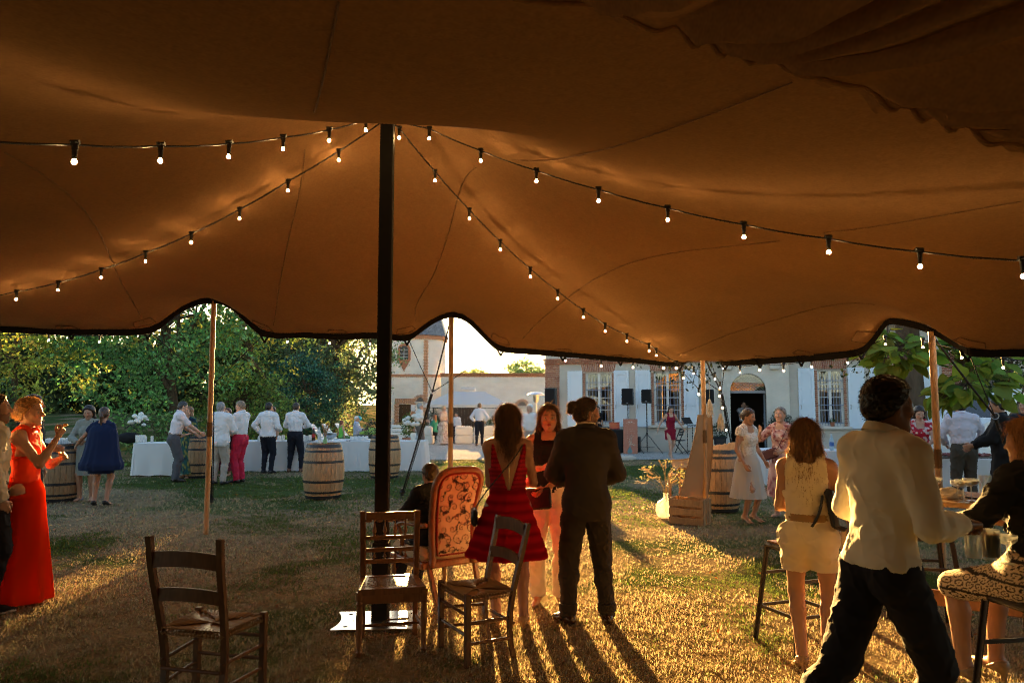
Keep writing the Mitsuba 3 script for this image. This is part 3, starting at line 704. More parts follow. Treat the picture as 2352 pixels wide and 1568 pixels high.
s1 = strung([(840, 303), (756, 327), (650, 347), (525, 365), (368, 375), (170, 378), (-90, 372)], [5.45, 5.15, 4.75, 4.3, 3.8, 3.3, 2.9])
festoon('upper left festoon string with the largest bulbs running out of the frame', [APEX] + s1, s1)
s2 = [under(u, v, 0.17, 5.9, 10.5) + UPV for u, v in [(778, 371), (661, 441), (550, 505), (439, 560), (334, 603), (232, 640), (133, 669), (37, 690), (-60, 706)]]
festoon('lower left festoon string close under the cloth', [APEX] + s2, s2)
def along(a, b, uv, gap=0.10):
    """points on the lines of sight uv over the plan line a-b, kept below the canopy"""
    out = []
    for u, v in uv:
        r = ray(u, v); k = r[0] / r[1]
        t = (a[0] - k * a[1]) / (k * (b[1] - a[1]) - (b[0] - a[0])); t = min(max(t, 0.02), 1.0)
        q = at(u, v, a[1] + t * (b[1] - a[1]))
        q[2] = min(q[2], float(TENT([q[:2]])[0]) - gap - 0.09); out.append(q + UPV)
    return out
s3 = along((-1.02, 5.85), (2.86, 10.92), [(917, 320), (999, 418), (1078, 505), (1149, 576), (1218, 638), (1281, 688), (1340, 731), (1390, 763), (1440, 786), (1491, 803), (1507, 804), (1553, 810), (1592, 806)])
festoon('festoon string running down right from the black pole to the pole by the crate', [APEX] + s3, s3)
s4 = strung([(986, 322), (1104, 373), (1232, 420), (1375, 465), (1534, 509), (1709, 549), (1904, 584), (2114, 617), (2351, 640), (2600, 660)], [5.75, 5.6, 5.35, 5.1, 4.85, 4.55, 4.25, 3.95, 3.7, 3.5])
festoon('right hand festoon string with bulbs growing larger towards the right edge', [APEX] + s4, s4)

def edge_y(u):
    k = BACK_EDGE; uu = np.array([1176 + FOCAL * (p[0] / (p[1] * CP + (p[2] - EYE) * SP)) for p in k])
    o = np.argsort(uu); return float(np.interp(u, uu[o], k[o, 1])) + 0.16
def rim(uv): return [at(u, v, edge_y(u)) + UPV for u, v in uv]
s5 = rim([(-40, 784), (112, 783), (228, 787), (342, 777), (490, 692), (565, 756), (660, 787), (757, 790), (850, 792), (943, 780)])
festoon('festoon string along the left half of the tent rim', s5, s5)
s6 = rim([(1299, 830), (1381, 842), (1454, 845), (1524, 847), (1570, 870), (1605, 907)])
festoon('festoon string along the tent rim left of the pole by the crate', s6, s6)
s7 = rim([(1587, 804), (1661, 848), (1700, 857), (1745, 851), (1800, 853), (1864, 844), (1947, 835), (2034, 793)])
festoon('festoon string along the tent rim in front of the arched door', s7, s7)
s8 = [at(u, v, y) + UPV for u, v, y in [(1642, 872, 11.1), (1654, 893, 11.2), (1653, 911, 11.25), (1660, 938, 11.3), (1668, 989, 11.4)]]
festoon('short festoon string hanging down the guy strap behind the pole by the crate', [at(1628, 815, 11.05)] + s8, s8)
s9 = rim([(2120, 800), (2209, 824), (2305, 847), (2420, 850)])
festoon('festoon string along the tent rim at the far right', s9, s9)

# ------------------------------------------------------------------ furniture and other things on the grass
R5 = random.Random(55)
def barrel(pos, label, H=0.98, R=0.37, r=0.295, bung=None, dark=1.0):
    k = thing('barrel', label, 'barrel', 'oak barrels used as tables')
    n = 26; zs = np.linspace(0, H, 15); prof = r + (R - r) * (1 - ((zs - H / 2) / (H / 2)) ** 2) ** 0.9
    for i in range(n):
        a0, a1 = 2 * np.pi * (i + 0.03) / n, 2 * np.pi * (i + 0.97) / n; am = (a0 + a1) / 2
        jit = R5.uniform(-0.0012, 0.0012)
        P = np.zeros((7, 15, 3))
        for q, (a, dr_) in enumerate(((a0, -0.02), (a0, -0.002), (a0 + 0.012, 0.0), (am, 0.001), (a1 - 0.012, 0.0), (a1, -0.002), (a1, -0.02))):
            rr = prof + dr_ + jit
            P[q, :, 0], P[q, :, 1], P[q, :, 2] = rr * np.cos(a), rr * np.sin(a), zs + 0.002
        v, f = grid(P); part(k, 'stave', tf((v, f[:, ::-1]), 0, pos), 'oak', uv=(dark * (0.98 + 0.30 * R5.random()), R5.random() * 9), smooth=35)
    ri = float(np.interp(H - 0.03, zs, prof)) - 0.02
    for j in range(5):
        w = 2 * ri / 5; x = -ri + w * (j + 0.5)
        c = Point(0, 0).buffer(ri - 0.002, 24).intersection(Polygon([(x - w / 2 + 0.002, -1), (x + w / 2 - 0.002, -1), (x + w / 2 - 0.002, 1), (x - w / 2 + 0.002, 1)]))
        part(k, 'head_board', tf(prism(c, H - 0.05, H - 0.028), 0, pos), 'oak', uv=(dark * (0.9 + 0.3 * R5.random()), R5.random() * 9))
    for zc, h in ((0.035, 0.055), (0.125, 0.036), (0.315, 0.044), (H - 0.315, 0.044), (H - 0.125, 0.036), (H - 0.035, 0.058)):
        z = np.linspace(zc - h / 2, zc + h / 2, 4); rr = np.interp(z, zs, prof)
        part(k, 'hoop', lathe([(rr[0] - 0.004, z[0])] + [(a + 0.006, b) for a, b in zip(rr, z)] + [(rr[-1] - 0.004, z[-1])], 48, pos), 'satin', (0.022, 0.022, 0.024), smooth=40)
    if bung is not None:
        rb = float(np.interp(bung[1], zs, prof)); d = np.array([math.cos(bung[0]), math.sin(bung[0]), 0])
        part(k, 'bung', tube([np.asarray(pos) + d * (rb - 0.01) + [0, 0, bung[1]], np.asarray(pos) + d * (rb + 0.02) + [0, 0, bung[1]]], 0.030, 14), 'oak', uv=(1.05, 3.1), smooth=40)
    return k
b1 = gp(742, 1143); b2 = gp(883, 1097); b3 = gp(132, 1150); b4 = gp(456, 1096); b5 = gp(1650, 1172)
barrel(b1, 'pale oak barrel standing alone in front of the long white buffet', bung=(-1.25, 0.47))
barrel(b2, 'oak barrel partly hidden by the black tent pole', bung=(-1.95, 0.50))
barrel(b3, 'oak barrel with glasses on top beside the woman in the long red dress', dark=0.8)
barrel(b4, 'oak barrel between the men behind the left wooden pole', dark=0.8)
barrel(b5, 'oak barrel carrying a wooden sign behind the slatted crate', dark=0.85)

def place(root, ms, rz, loc):
    """ms: (name, mesh, material, colour, smooth, uv[, parent index])"""
    keys = []
    for it in ms:
        nm, m, mat, col, smo, uv = it[:6]
        par = keys[it[6]] if len(it) > 6 else root
        keys.append(part(par, nm, tf(m, rz, loc), mat, col, smo, uv))
    return keys

def rush_seat(w0, w1, d, z):
    """woven rush seat: cords run round all four rails and meet on the diagonals"""
    out = []
    c = np.array([0, d / 2, z])
    P = [np.array([-w0 / 2, 0, z]), np.array([w0 / 2, 0, z]), np.array([w1 / 2, d, z]), np.array([-w1 / 2, d, z])]
    for q in range(4):
        a, b = P[q], P[(q + 1) % 4]; n = 17
        for i in range(n):
            t = (i + 0.5) / n
            e = a * (1 - t) + b * t
            inn = c + (e - c) * 0.0
            s_ = min(t, 1 - t) * 2
            inn = e + (c - e) * s_ * 0.97
            o = (e - c); o[2] = 0; o /= np.linalg.norm(o) + 1e-9
            pts = [e - [0, 0, 0.034], e + o * 0.010 - [0, 0, 0.020], e + o * 0.004 + [0, 0, 0.002], e * 0.6 + inn * 0.4 + [0, 0, 0.001], inn - [0, 0, 0.010]]
            out.append(tube(pts, 0.0088, 5, flat=0.7))
    out.append((np.array([p - [0, 0, 0.016] for p in P]), np.array([[0, 1, 2], [0, 2, 3]])))
    return join(out)

def ladder_chair(label, pos, facing, H=0.88):
    """rush seated farm chair: local y is the way it faces, back posts at y = 0"""
    k = thing('chair', label, 'chair')
    W, D, SZ = 0.40, 0.36, 0.445
    u = lambda: (0.8 + 0.5 * R5.random(), R5.random() * 9)  # noqa: E731
    def post(x):
        p = [(x * 0.88, 0.00, 0.0), (x, 0.015, SZ), (x * 1.06, -0.035, 0.66), (x * 1.12, -0.085, H)]
        q = spline(p, 10); return join([bar(q[i], q[i + 1] + (q[i + 1] - q[i]) * 0.02, 0.036, 0.028, up=(0, 1, 0)) for i in range(9)])
    ms = [('back_post', post(-W / 2), 'walnut', None, 30, u()), ('back_post', post(W / 2), 'walnut', None, 30, u())]
    for s_ in (-1, 1):
        ms.append(('front_leg', bar((s_ * W / 2 * 1.12, D, 0), (s_ * W / 2 * 1.10, D, SZ + 0.02), 0.038, 0.038, up=(0, 1, 0), bev=0.004), 'walnut', None, False, u()))
    for z, h, y in ((0.83, 0.085, -0.066), (0.63, 0.072, -0.022)):
        n = 9; x = np.linspace(-W / 2 * 1.06, W / 2 * 1.06, n)
        arch = 0.018 * (1 - (x / x[-1]) ** 2); bow = -0.02 * (1 - (x / x[-1]) ** 2)
        P = np.stack([np.stack([x, y + bow + dy, z + arch + dz], -1) for dy, dz in ((-0.009, -h / 2), (-0.009, h / 2), (0.009, h / 2), (0.009, -h / 2), (-0.009, -h / 2))])
        ms.append(('back_rail', grid(P), 'walnut', None, 30, u()))
    for z in (0.14, 0.27):
        for s_ in (-1, 1): ms.append(('stretcher', bar((s_ * W / 2 * 0.95, 0.01, z), (s_ * W / 2 * 1.11, D, z + 0.01), 0.02, 0.02, bev=0.006), 'walnut', None, False, u()))
    ms.append(('stretcher', tube([(-W / 2 * 1.1, D, 0.20), (W / 2 * 1.1, D, 0.20)], 0.011, 8), 'walnut', None, 40, u())); ms.append(('stretcher', tube([(-W / 2 * 1.1, D, 0.33), (W / 2 * 1.1, D, 0.33)], 0.011, 8), 'walnut', None, 40, u()))
    ms.append(('stretcher', tube([(-W / 2 * 0.93, 0.005, 0.23), (W / 2 * 0.93, 0.005, 0.23)], 0.011, 8), 'walnut', None, 40, u()))
    ms.append(('seat', tf(rush_seat(W * 0.98, W * 1.10, D, SZ), 0, (0, 0.006, 0)), 'satin', (0.27, 0.155, 0.065), 50, None))
    place(k, ms, -facing, pos)
    return k
ladder_chair('dark ladder back chair with a rush seat in the left foreground', gp(432, 1640), 14.0, 0.96)
ladder_chair('dark ladder back chair with a rush seat behind the red cocktail dress', gp(1152, 1492), -118.0)

def turned(a, b, r, prof, n=10):
    """turned spindle between a and b; prof: (fraction, radius factor)"""
    a, b = np.asarray(a, float), np.asarray(b, float)
    return tube([a + (b - a) * t for t, _ in prof], [r * q for _, q in prof], n)
def spindle_chair():
    k = thing('chair', 'carved chair with spindles in its back and a cane seat by the black pole', 'chair')
    W, D, SZ, H = 0.40, 0.38, 0.445, 0.90
    u = lambda: (1.5 + 0.6 * R5.random(), R5.random() * 9)  # noqa: E731
    ms = []
    for s_ in (-1, 1):
        x = s_ * W / 2
        q = [np.array(p) for p in ((x * 0.94, -0.03, 0), (x * 0.96, 0, SZ), (x, -0.055, H))]
        ms.append(('back_post', join([bar(q[0], q[1], 0.036, 0.036, up=(0, 1, 0), bev=0.004), bar(q[1], q[2], 0.044, 0.032, up=(0, 1, 0), bev=0.005)] + [bar(q[1] + [dx, 0.017, 0.03], q[2] + [dx, 0.017, -0.01], 0.006, 0.006) for dx in (-0.012, 0, 0.012)]), 'walnut', None, False, u()))
        ms.append(('front_leg', turned((s_ * W / 2 * 1.08, D, 0), (s_ * W / 2 * 1.08, D, SZ - 0.02), 0.024, [(0, .55), (.05, .8), (.08, 1.0), (.12, .7), (.3, .8), (.6, .95), (.78, .75), (.82, 1.1), (.86, .8), (.9, 1.1), (1, 1.1)]), 'walnut', None, 40, u()))
    y = lambda z: -0.055 * (z - SZ) / (H - SZ)  # noqa: E731
    for z, h in ((0.865, 0.055), (0.71, 0.030), (0.625, 0.030), (0.545, 0.032)):
        ms.append(('back_rail', rbox((0, y(z), z), (W - 0.05, 0.024, h), 0.005), 'walnut', None, False, u()))
    for i in range(5): ms.append(('fret', rbox((-0.155 + 0.0775 * i, y(0.83), 0.832), (0.05, 0.018, 0.024), 0.008), 'walnut', None, False, u()))
    pr = [(0, .5), (.08, .9), (.14, .5), (.3, .55), (.55, 1.3), (.7, 1.5), (.8, 1.1), (.86, .6), (.93, 1.0), (1, .5)][::-1]
    pr = [(1 - t, q) for t, q in pr]
    for i in range(6): ms.append(('spindle', turned((-0.1875 + 0.075 * i, y(0.72), 0.72), (-0.1875 + 0.075 * i, y(0.84), 0.84), 0.0105, sorted(pr)), 'walnut', None, 40, u()))
    for i in range(4): ms.append(('spindle', turned((-0.1125 + 0.075 * i, y(0.56), 0.56), (-0.1125 + 0.075 * i, y(0.61), 0.612), 0.0095, sorted(pr)), 'walnut', None, 40, u()))
    fr = Polygon([(-W / 2 * 0.98, -0.02), (W / 2 * 0.98, -0.02), (W / 2 * 1.14, D + 0.02), (-W / 2 * 1.14, D + 0.02)])
    ms.append(('seat_frame', prism(fr.difference(fr.buffer(-0.05)), SZ - 0.04, SZ), 'walnut', None, False, u()))
    ms.append(('apron', join([bar((-W / 2 * 1.04, D, SZ - 0.07), (W / 2 * 1.04, D, SZ - 0.07), 0.02, 0.06), bar((-W / 2 * .93, 0, SZ - .07), (-W / 2 * 1.05, D - .01, SZ - .07), 0.02, 0.06), bar((W / 2 * .93, 0, SZ - .07), (W / 2 * 1.05, D - .01, SZ - .07), 0.02, 0.06)]), 'walnut', None, False, u()))
    cane = []
    for i in range(34):
        t = (i + 0.5) / 34
        cane.append(bar((-W / 2 * 0.9 + W * 0.9 * t, 0.0, SZ - 0.008), (-W / 2 * 1.0 + W * 1.0 * t, D - 0.02, SZ - 0.008), 0.0055, 0.003))
        cane.append(bar((-W / 2 * (0.88 + 0.12 * t), D * t, SZ - 0.006), (W / 2 * (0.88 + 0.12 * t), D * t, SZ - 0.006), 0.0055, 0.003))
    ms.append(('cane_seat', join(cane), 'satin', (0.24, 0.13, 0.055), False, None))
    for s_ in (-1, 1): ms.append(('stretcher', turned((s_ * W / 2 * .95, -0.02, 0.16), (s_ * W / 2 * 1.07, D, 0.16), 0.011, [(0, .8), (.4, 1), (.5, 1.4), (.6, 1), (1, .8)]), 'walnut', None, 40, u()))
    ms.append(('stretcher', turned((-W / 2 * 1.0, D * 0.6, 0.16), (W / 2 * 1.0, D * 0.6, 0.16), 0.011, [(0, .8), (.4, 1), (.5, 1.4), (.6, 1), (1, .8)]), 'walnut', None, 40, u()))
    place(k, ms, -168.0, gp(893, 1464))
spindle_chair()

def scroll_pattern(n=34, w=0.46, h=0.74, seed=2):
    """printed scrolls and leaves: thin ribbons a hair above the cloth, as (x, z) strips"""
    rg = random.Random(seed); out = []
    def ribbon(pts, wd):
        p = np.array(pts); t = np.gradient(p, axis=0); t /= np.linalg.norm(t, axis=1, keepdims=True) + 1e-9
        nn = np.stack([-t[:, 1], t[:, 0]], -1) * (wd * np.linspace(1.0, 0.6, len(p)))[:, None]
        m = len(p); v = np.vstack([p + nn, p - nn]); i = np.arange(m - 1)
        return v, np.vstack([np.stack([i, i + m, i + 1], 1), np.stack([i + 1, i + m, i + m + 1], 1)])
    def leaf(c, a, s):
        ca, sa = math.cos(a), math.sin(a); q = np.array([(0, 0), (0.4, 0.22), (1, 0), (0.4, -0.22)]) * s
        return q @ np.array([[ca, sa], [-sa, ca]]) + c, np.array([[0, 1, 2], [0, 2, 3]])
    for i in range(8):
        for j in range(5):
            cx, cz = -w / 2 + w * (j + 0.5 + 0.5 * (i % 2) - 0.25) / 5, h * (i + 0.5) / 8
            sg = 1 if (i + j) % 2 else -1; a0 = rg.random() * 6.28; r0 = 0.036 + 0.009 * rg.random()
            th = np.linspace(0, 8.6, 40); rr = r0 * np.exp(-0.20 * th)
            sp = [(cx + r * math.cos(a0 + sg * t), cz + r * math.sin(a0 + sg * t)) for t, r in zip(th, rr)]
            out.append(ribbon(sp, 0.0027))
            tail = [(sp[0][0] + t * 0.065 * math.cos(a0 + sg * (-1.5 + t)), sp[0][1] + t * 0.065 * math.sin(a0 + sg * (-1.5 + t))) for t in np.linspace(0, 1, 12)]
            out.append(ribbon(tail, 0.0025))
            for b in range(3):
                p = np.array(tail[3 + 3 * b]); out.append(leaf(p, rg.random() * 6.28, 0.026)); out.append(leaf(p, rg.random() * 6.28, 0.022))
            if rg.random() < 0.6:
                for b in range(5): out.append(leaf(np.array([cx + 0.055 * sg, cz + 0.05]), b * 1.256 + a0, 0.024))
    return join([(np.c_[v, np.zeros(len(v))], f) for v, f in out])
def armchair():
    k = thing('armchair', 'tall armchair upholstered in cream scroll patterned cloth with a curved walnut frame', 'chair')
    CREAM, INK = (0.44, 0.35, 0.235), (0.030, 0.028, 0.026)
    u = lambda: (1.3 + 0.5 * R5.random(), R5.random() * 9)  # noqa: E731
    # back: S-curved panel rising behind the seat, y = 0 at the seat's rear
    def by(z): return -0.02 - 0.15 * ((np.maximum(z, 0.36) - 0.36) / 0.8) ** 1.0 + 0.07 * np.sin(np.clip((z - 0.36) / 0.8, 0, 1) * np.pi)
    prof = [(-0.205, 0.37), (-0.205, 0.55), (-0.212, 0.75), (-0.225, 0.93), (-0.222, 1.03), (-0.185, 1.095), (-0.10, 1.125), (0, 1.13)]
    left = spline([(x, 0, z) for x, z in prof], 22)[:, [0, 2]]
    rim = np.vstack([left, left[::-1][1:] * [-1, 1]])
    pg = Polygon(rim)
    def wrap(m, dy):
        v = m[0].copy(); return np.stack([v[:, 0], by(v[:, 1]) + dy + v[:, 2], v[:, 1]], -1), m[1]
    inner = pg.buffer(-0.04)
    def slab(poly, thick, step=0.03):
        xs = np.arange(-0.3, 0.3, step); zs = np.arange(0.3, 1.2, step)
        pts = np.array([(x, z) for x in xs for z in zs]); pts = pts[contains_xy(poly.buffer(-0.008), pts[:, 0], pts[:, 1])]
        ring = np.array(poly.exterior.coords)[:-1]; rs = poly.exterior.length; ring = np.array([poly.exterior.interpolate(t).coords[0] for t in np.arange(0, rs, 0.025)])
        a = np.vstack([ring, pts]); t = Delaunay(a).simplices; c = a[t].mean(1); t = t[contains_xy(poly, c[:, 0], c[:, 1])]
        e = a[t]; cr = (e[:, 1, 0] - e[:, 0, 0]) * (e[:, 2, 1] - e[:, 0, 1]) - (e[:, 1, 1] - e[:, 0, 1]) * (e[:, 2, 0] - e[:, 0, 0]); t[cr < 0] = t[cr < 0][:, ::-1]
        n, m = len(a), len(ring); i = np.arange(m); j = (i + 1) % m
        puff = np.zeros(n); puff[m:] = 0.012
        v = np.vstack([np.c_[a, -thick / 2 - puff], np.c_[a, thick / 2 + puff]])
        return v, np.vstack([t[:, ::-1], t + n, np.stack([i, j, i + n], 1), np.stack([j, j + n, i + n], 1)])
    ms = [('back_panel', wrap(slab(inner.buffer(0.012), 0.05), 0.0), 'cloth', CREAM, 40, None)]
    # welt and frame round the panel
    def loop(poly, r, dy): 
        rs = poly.exterior.length; p = np.array([poly.exterior.interpolate(t).coords[0] for t in np.arange(0, rs + 0.01, 0.02)])
        return tube(np.stack([p[:, 0], by(p[:, 1]) + dy, p[:, 1]], -1), r, 6, caps=False)
    ms.append(('welt', loop(inner.buffer(0.008), 0.008, -0.030), 'cloth', (0.16, 0.02, 0.015), True, None))
    fr = spline([(x, 0, z) for x, z in [(-0.215, 0.30), *prof]], 30); fr = np.vstack([fr, fr[::-1][1:] * [-1, 1, 1]]); fr[:, 1] = by(fr[:, 2])
    ms.append(('frame', tube(fr, 0.030, 10, flat=1.15), 'walnut', None, True, u()))
    sp = scroll_pattern()
    v = sp[0].copy(); v[:, 1] += 0.385; keep = contains_xy(inner, v[:, 0], v[:, 1]); f = sp[1][keep[sp[1]].all(1)]
    for dy in (-0.0402, 0.0402):
        ms.append(('scroll_print', (np.stack([v[:, 0], by(v[:, 1]) + dy, v[:, 1]], -1), f), 'matte', INK, False, None))
    # seat, arms with pads, legs
    ms.append(('seat', rbox((0, 0.30, 0.40), (0.58, 0.60, 0.13), 0.045), 'cloth', CREAM, 40, None))
    q = scroll_pattern(seed=5); v2 = q[0].copy(); v2[:, 1] = (v2[:, 1] - 0.37) * 0.72 + 0.30; ms.append(('scroll_print', (np.c_[v2[:, 0], v2[:, 1], np.full(len(v2), 0.4665)], q[1]), 'matte', INK, False, None))
    v3 = q[0].copy(); ok = (np.abs(v3[:, 1] - 0.1) < 0.055); f3 = q[1][ok[q[1]].all(1)]; ms.append(('scroll_print', (np.c_[v3[:, 0], np.full(len(v3), 0.6012), v3[:, 1] + 0.30], f3), 'matte', INK, False, None))
    ms.append(('seat_rail', join([rbox((0, 0.30, 0.32), (0.60, 0.62, 0.06), 0.012)]), 'walnut', None, False, u()))
    for s_ in (-1, 1):
        arm = spline([(s_ * 0.265, -0.02, 0.66), (s_ * 0.30, 0.16, 0.655), (s_ * 0.31, 0.36, 0.64), (s_ * 0.31, 0.44, 0.60)], 14)
        ms.append(('arm', tube(arm, 0.022, 8), 'walnut', None, True, u()))
        ms.append(('arm_support', tube(spline([(s_ * 0.31, 0.42, 0.62), (s_ * 0.30, 0.36, 0.52), (s_ * 0.285, 0.40, 0.36)], 10), 0.02, 8), 'walnut', None, True, u()))
        ms.append(('arm_pad', ball((s_ * 0.302, 0.22, 0.685), (0.038, 0.13, 0.026), 2), 'cloth', CREAM, True, None))
        ms.append(('front_leg', turned((s_ * 0.26, 0.56, 0), (s_ * 0.26, 0.56, 0.31), 0.026, [(0, .6), (.1, .6), (.6, 1), (.8, 1.1), (.9, .9), (1, 1.2)]), 'walnut', None, 40, u()))
        ms.append(('rear_leg', bar((s_ * 0.215, -0.13, 0), (s_ * 0.23, 0.0, 0.33), 0.04, 0.04, up=(0, 1, 0), bev=0.006), 'walnut', None, False, u()))
    place(k, ms, 36.0, gp(1037, 1378))
armchair()

# ---- high table, bar stools and what stands on and by them
def stool(label, pos, rz, H=0.76, seat='metal'):
    k = thing('bar_stool', label, 'stool', 'dark metal bar stools')
    col = (0.035, 0.030, 0.027); ms = []
    ms.append(('seat', rbox((0, 0, H - 0.022), (0.33, 0.33, 0.044), 0.018), 'satin', col, 40, None))
    ms.append(('seat_board', rbox((0, 0, H + 0.004), (0.29, 0.29, 0.014), 0.005), 'walnut', None, False, (1.2, R5.random() * 9)))
    for x in (-1, 1):
        for y in (-1, 1):
            a, b = np.array([x * 0.215, y * 0.215, 0]), np.array([x * 0.145, y * 0.145, H - 0.03])
            ms.append(('leg', join([bar(a, b, 0.034, 0.006, up=(0, 1, 0)), bar(a + [0, y * -0.012, 0], b + [0, y * -0.012, 0], 0.006, 0.03, up=(0, 1, 0))]), 'satin', col, False, None))
    for z, e in ((0.25, 0.19), (0.48, 0.170)):
        for ax in (0, 1):
            for s_ in (-1, 1):
                if z > 0.3 and ax: continue
                a = np.array([-e, s_ * e, z]); b = np.array([e, s_ * e, z])
                if ax: a, b = a[[1, 0, 2]], b[[1, 0, 2]]
                ms.append(('footrest', bar(a, b, 0.010, 0.022), 'satin', col, False, None))
    place(k, ms, rz, pos)
stool('dark metal bar stool behind the woman in the cream romper', gp(1838, 1482), 20.0, 0.70)
stool('dark metal bar stool on which the woman in the patterned skirt sits', (2.57, 3.74, 0), 8.0, 0.74)
stool('dark metal bar stool in the shade under the high table', (3.12, 5.72, 0), -12.0, 0.72)

TBL = np.array([2.86, 5.12, -0.03]); TRZ = -38.0
def high_table():
    k = thing('high_table', 'high trestle table of light planks with champagne coupes on it', 'table')
    ms = []
    for i in range(5): ms.append(('plank', rbox((0, -0.30 + 0.15 * i, 1.085), (1.45, 0.146, 0.032), 0.004), 'oak', None, False, (1.15 + 0.3 * R5.random(), R5.random() * 9)))
    for x in (-0.52, 0.52):
        for s_ in (-1, 1): ms.append(('trestle_leg', bar((x, s_ * 0.33, 0), (x, s_ * 0.12, 1.06), 0.07, 0.04, up=(1, 0, 0), bev=0.004), 'walnut', None, False, (0.6, R5.random() * 9)))
        ms.append(('trestle_head', bar((x, -0.32, 1.05), (x, 0.32, 1.05), 0.07, 0.035), 'walnut', None, False, (0.9, R5.random() * 9)))
    ms.append(('beam', rbox((0, 0, 0.42), (1.25, 0.032, 0.10), 0.004), 'walnut', None, False, (2.6, 4.2)))
    ms.append(('bracket', rbox((-0.5, -0.03, 0.42), (0.06, 0.05, 0.05), 0.008), 'satin', (0.02, 0.02, 0.02), False, None))
    place(k, ms, TRZ, TBL)
high_table()
def ontable(x, y, z=1.102): return tf((np.array([[x, y, z]]), None), TRZ, TBL)[0][0]
def coupe(label, p, fill=None, s=1.0):
    k = thing('champagne_coupe', label, 'glass', 'champagne coupes on the high table')
    pr = [(0.0335, 0.0), (0.034, 0.002), (0.006, 0.006), (0.0038, 0.02), (0.0038, 0.085), (0.010, 0.094), (0.034, 0.103), (0.046, 0.118), (0.0485, 0.140), (0.0472, 0.140), (0.0445, 0.119), (0.032, 0.1055), (0.0, 0.098)]
    part(k, 'bowl', lathe([(0.0, 0.0)] + [(a * s, b * s) for a, b in pr], 22, p), 'lit_glass', None, 30)
    if fill: part(k, 'drink', lathe([(0.0, 0.100 * s), (0.030 * s, 0.107 * s), (0.0425 * s, 0.1195 * s), (0.0435 * s, 0.126 * s), (0, 0.126 * s)], 20, p), 'gloss', fill, 30)
coupe('champagne coupe on the high table, leftmost of the row', ontable(0.06, -0.26), None)
coupe('champagne coupe in the middle of the three on the high table', ontable(0.23, -0.33), None)
coupe('champagne coupe with green leaves in the drink on the high table', ontable(0.26, -0.21), (0.20, 0.20, 0.08))
coupe('small champagne coupe in front of the others on the high table', ontable(0.19, -0.24), None, 0.9)
def tumbler(label, p, h=0.14, r=0.034, fill=None, group=None, frac=0.85):
    k = thing('glass', label, 'glass', group)
    part(k, 'tumbler', lathe([(0, 0), (r * 0.9, 0), (r, 0.01), (r * 1.05, h), (r * 1.05 - 0.003, h), (r * 0.88, 0.014), (0, 0.012)], 20, p), 'lit_glass', None, 30)
    if fill: part(k, 'drink', lathe([(0, 0.0135), (r * 0.875, 0.0145), (r * 0.95, h * frac), (0, h * frac)], 20, p), 'gloss', fill, 30)
    return k
tumbler('tall clear tumbler standing at the right end of the high table', ontable(0.32, -0.02), 0.15, 0.036)
tumbler('tall ribbed tumbler on the high table between the cream romper and the white shirt', ontable(-0.60, 0.06), 0.15, 0.036)
def napkins():
    k = thing('paper_napkin', 'crumpled white paper napkin among the coupes on the high table', 'napkin')
    b = ball((0, 0, 0), (0.075, 0.055, 0.038), 3); v = b[0]; v = v * (0.7 + 0.75 * meshkit.fbm(v * 28 + 3, 3, 4))[:, None]
    part(k, 'sheet', (v + ontable(0.13, -0.15, 1.13), b[1]), 'cloth', (0.72, 0.70, 0.66), False)
    for i, (x, y, a) in enumerate(((0.34, -0.30, 20), (0.28, -0.12, -35), (0.02, -0.33, 60))):
        q = thing('snack_stick' if i != 1 else 'serving_tongs', ['wooden snack stick lying at the right of the crumpled napkin', 'dark serving tongs lying on the high table planks', 'wooden snack stick lying at the left of the crumpled napkin'][i], 'cutlery')
        part(q, 'stick', tf(rbox((0, 0, 0), (0.17, 0.014, 0.010), 0.003), TRZ + a, ontable(x, y, 1.108)), 'satin', (0.16, 0.09, 0.04) if i != 1 else (0.03, 0.03, 0.03))
napkins()
def bag_chair():
    k = thing('wooden_chair', 'reddish brown wooden chair with a black handbag on it behind the cream romper', 'chair')
    ms = []
    u = lambda: (2.3, R5.random() * 9)  # noqa: E731
    ms.append(('seat', rbox((0, 0, 0.46), (0.40, 0.40, 0.03), 0.006), 'walnut', None, False, u()))
    for x in (-1, 1):
        for y in (-1, 1): ms.append(('leg', bar((x * 0.165, y * 0.165, 0), (x * 0.17, y * 0.17, 0.45), 0.032, 0.032, up=(0, 1, 0), bev=0.004), 'walnut', None, False, u()))
        ms.append(('stretcher', bar((x * 0.158, -0.16, 0.22), (x * 0.158, 0.16, 0.22), 0.016, 0.026), 'walnut', None, False, u()))
        ms.append(('stretcher', bar((-0.158, x * 0.158, 0.30), (0.158, x * 0.158, 0.30), 0.016, 0.026), 'walnut', None, False, u()))
    place(k, ms, 10, (3.36, 7.05, 0))
    b = thing('handbag', 'round black handbag lying on the reddish brown wooden chair', 'bag')
    q = ball((0, 0, 0), (0.15, 0.085, 0.085), 3); q = (q[0] * (1 + 0.10 * (meshkit.fbm(q[0] * 14, 3, 2) - 0.5))[:, None], q[1])
    part(b, 'body', tf(q, 10, (3.28, 7.02, 0.555)), 'satin', (0.010, 0.010, 0.011), True)
    a = np.linspace(0, np.pi, 16); part(b, 'handle', tf(tube([(0.09 * math.cos(t), 0, 0.06 + 0.06 * math.sin(t)) for t in a], 0.008, 6), 10, (3.28, 7.02, 0.555)), 'satin', (0.012, 0.012, 0.012), True)
bag_chair()

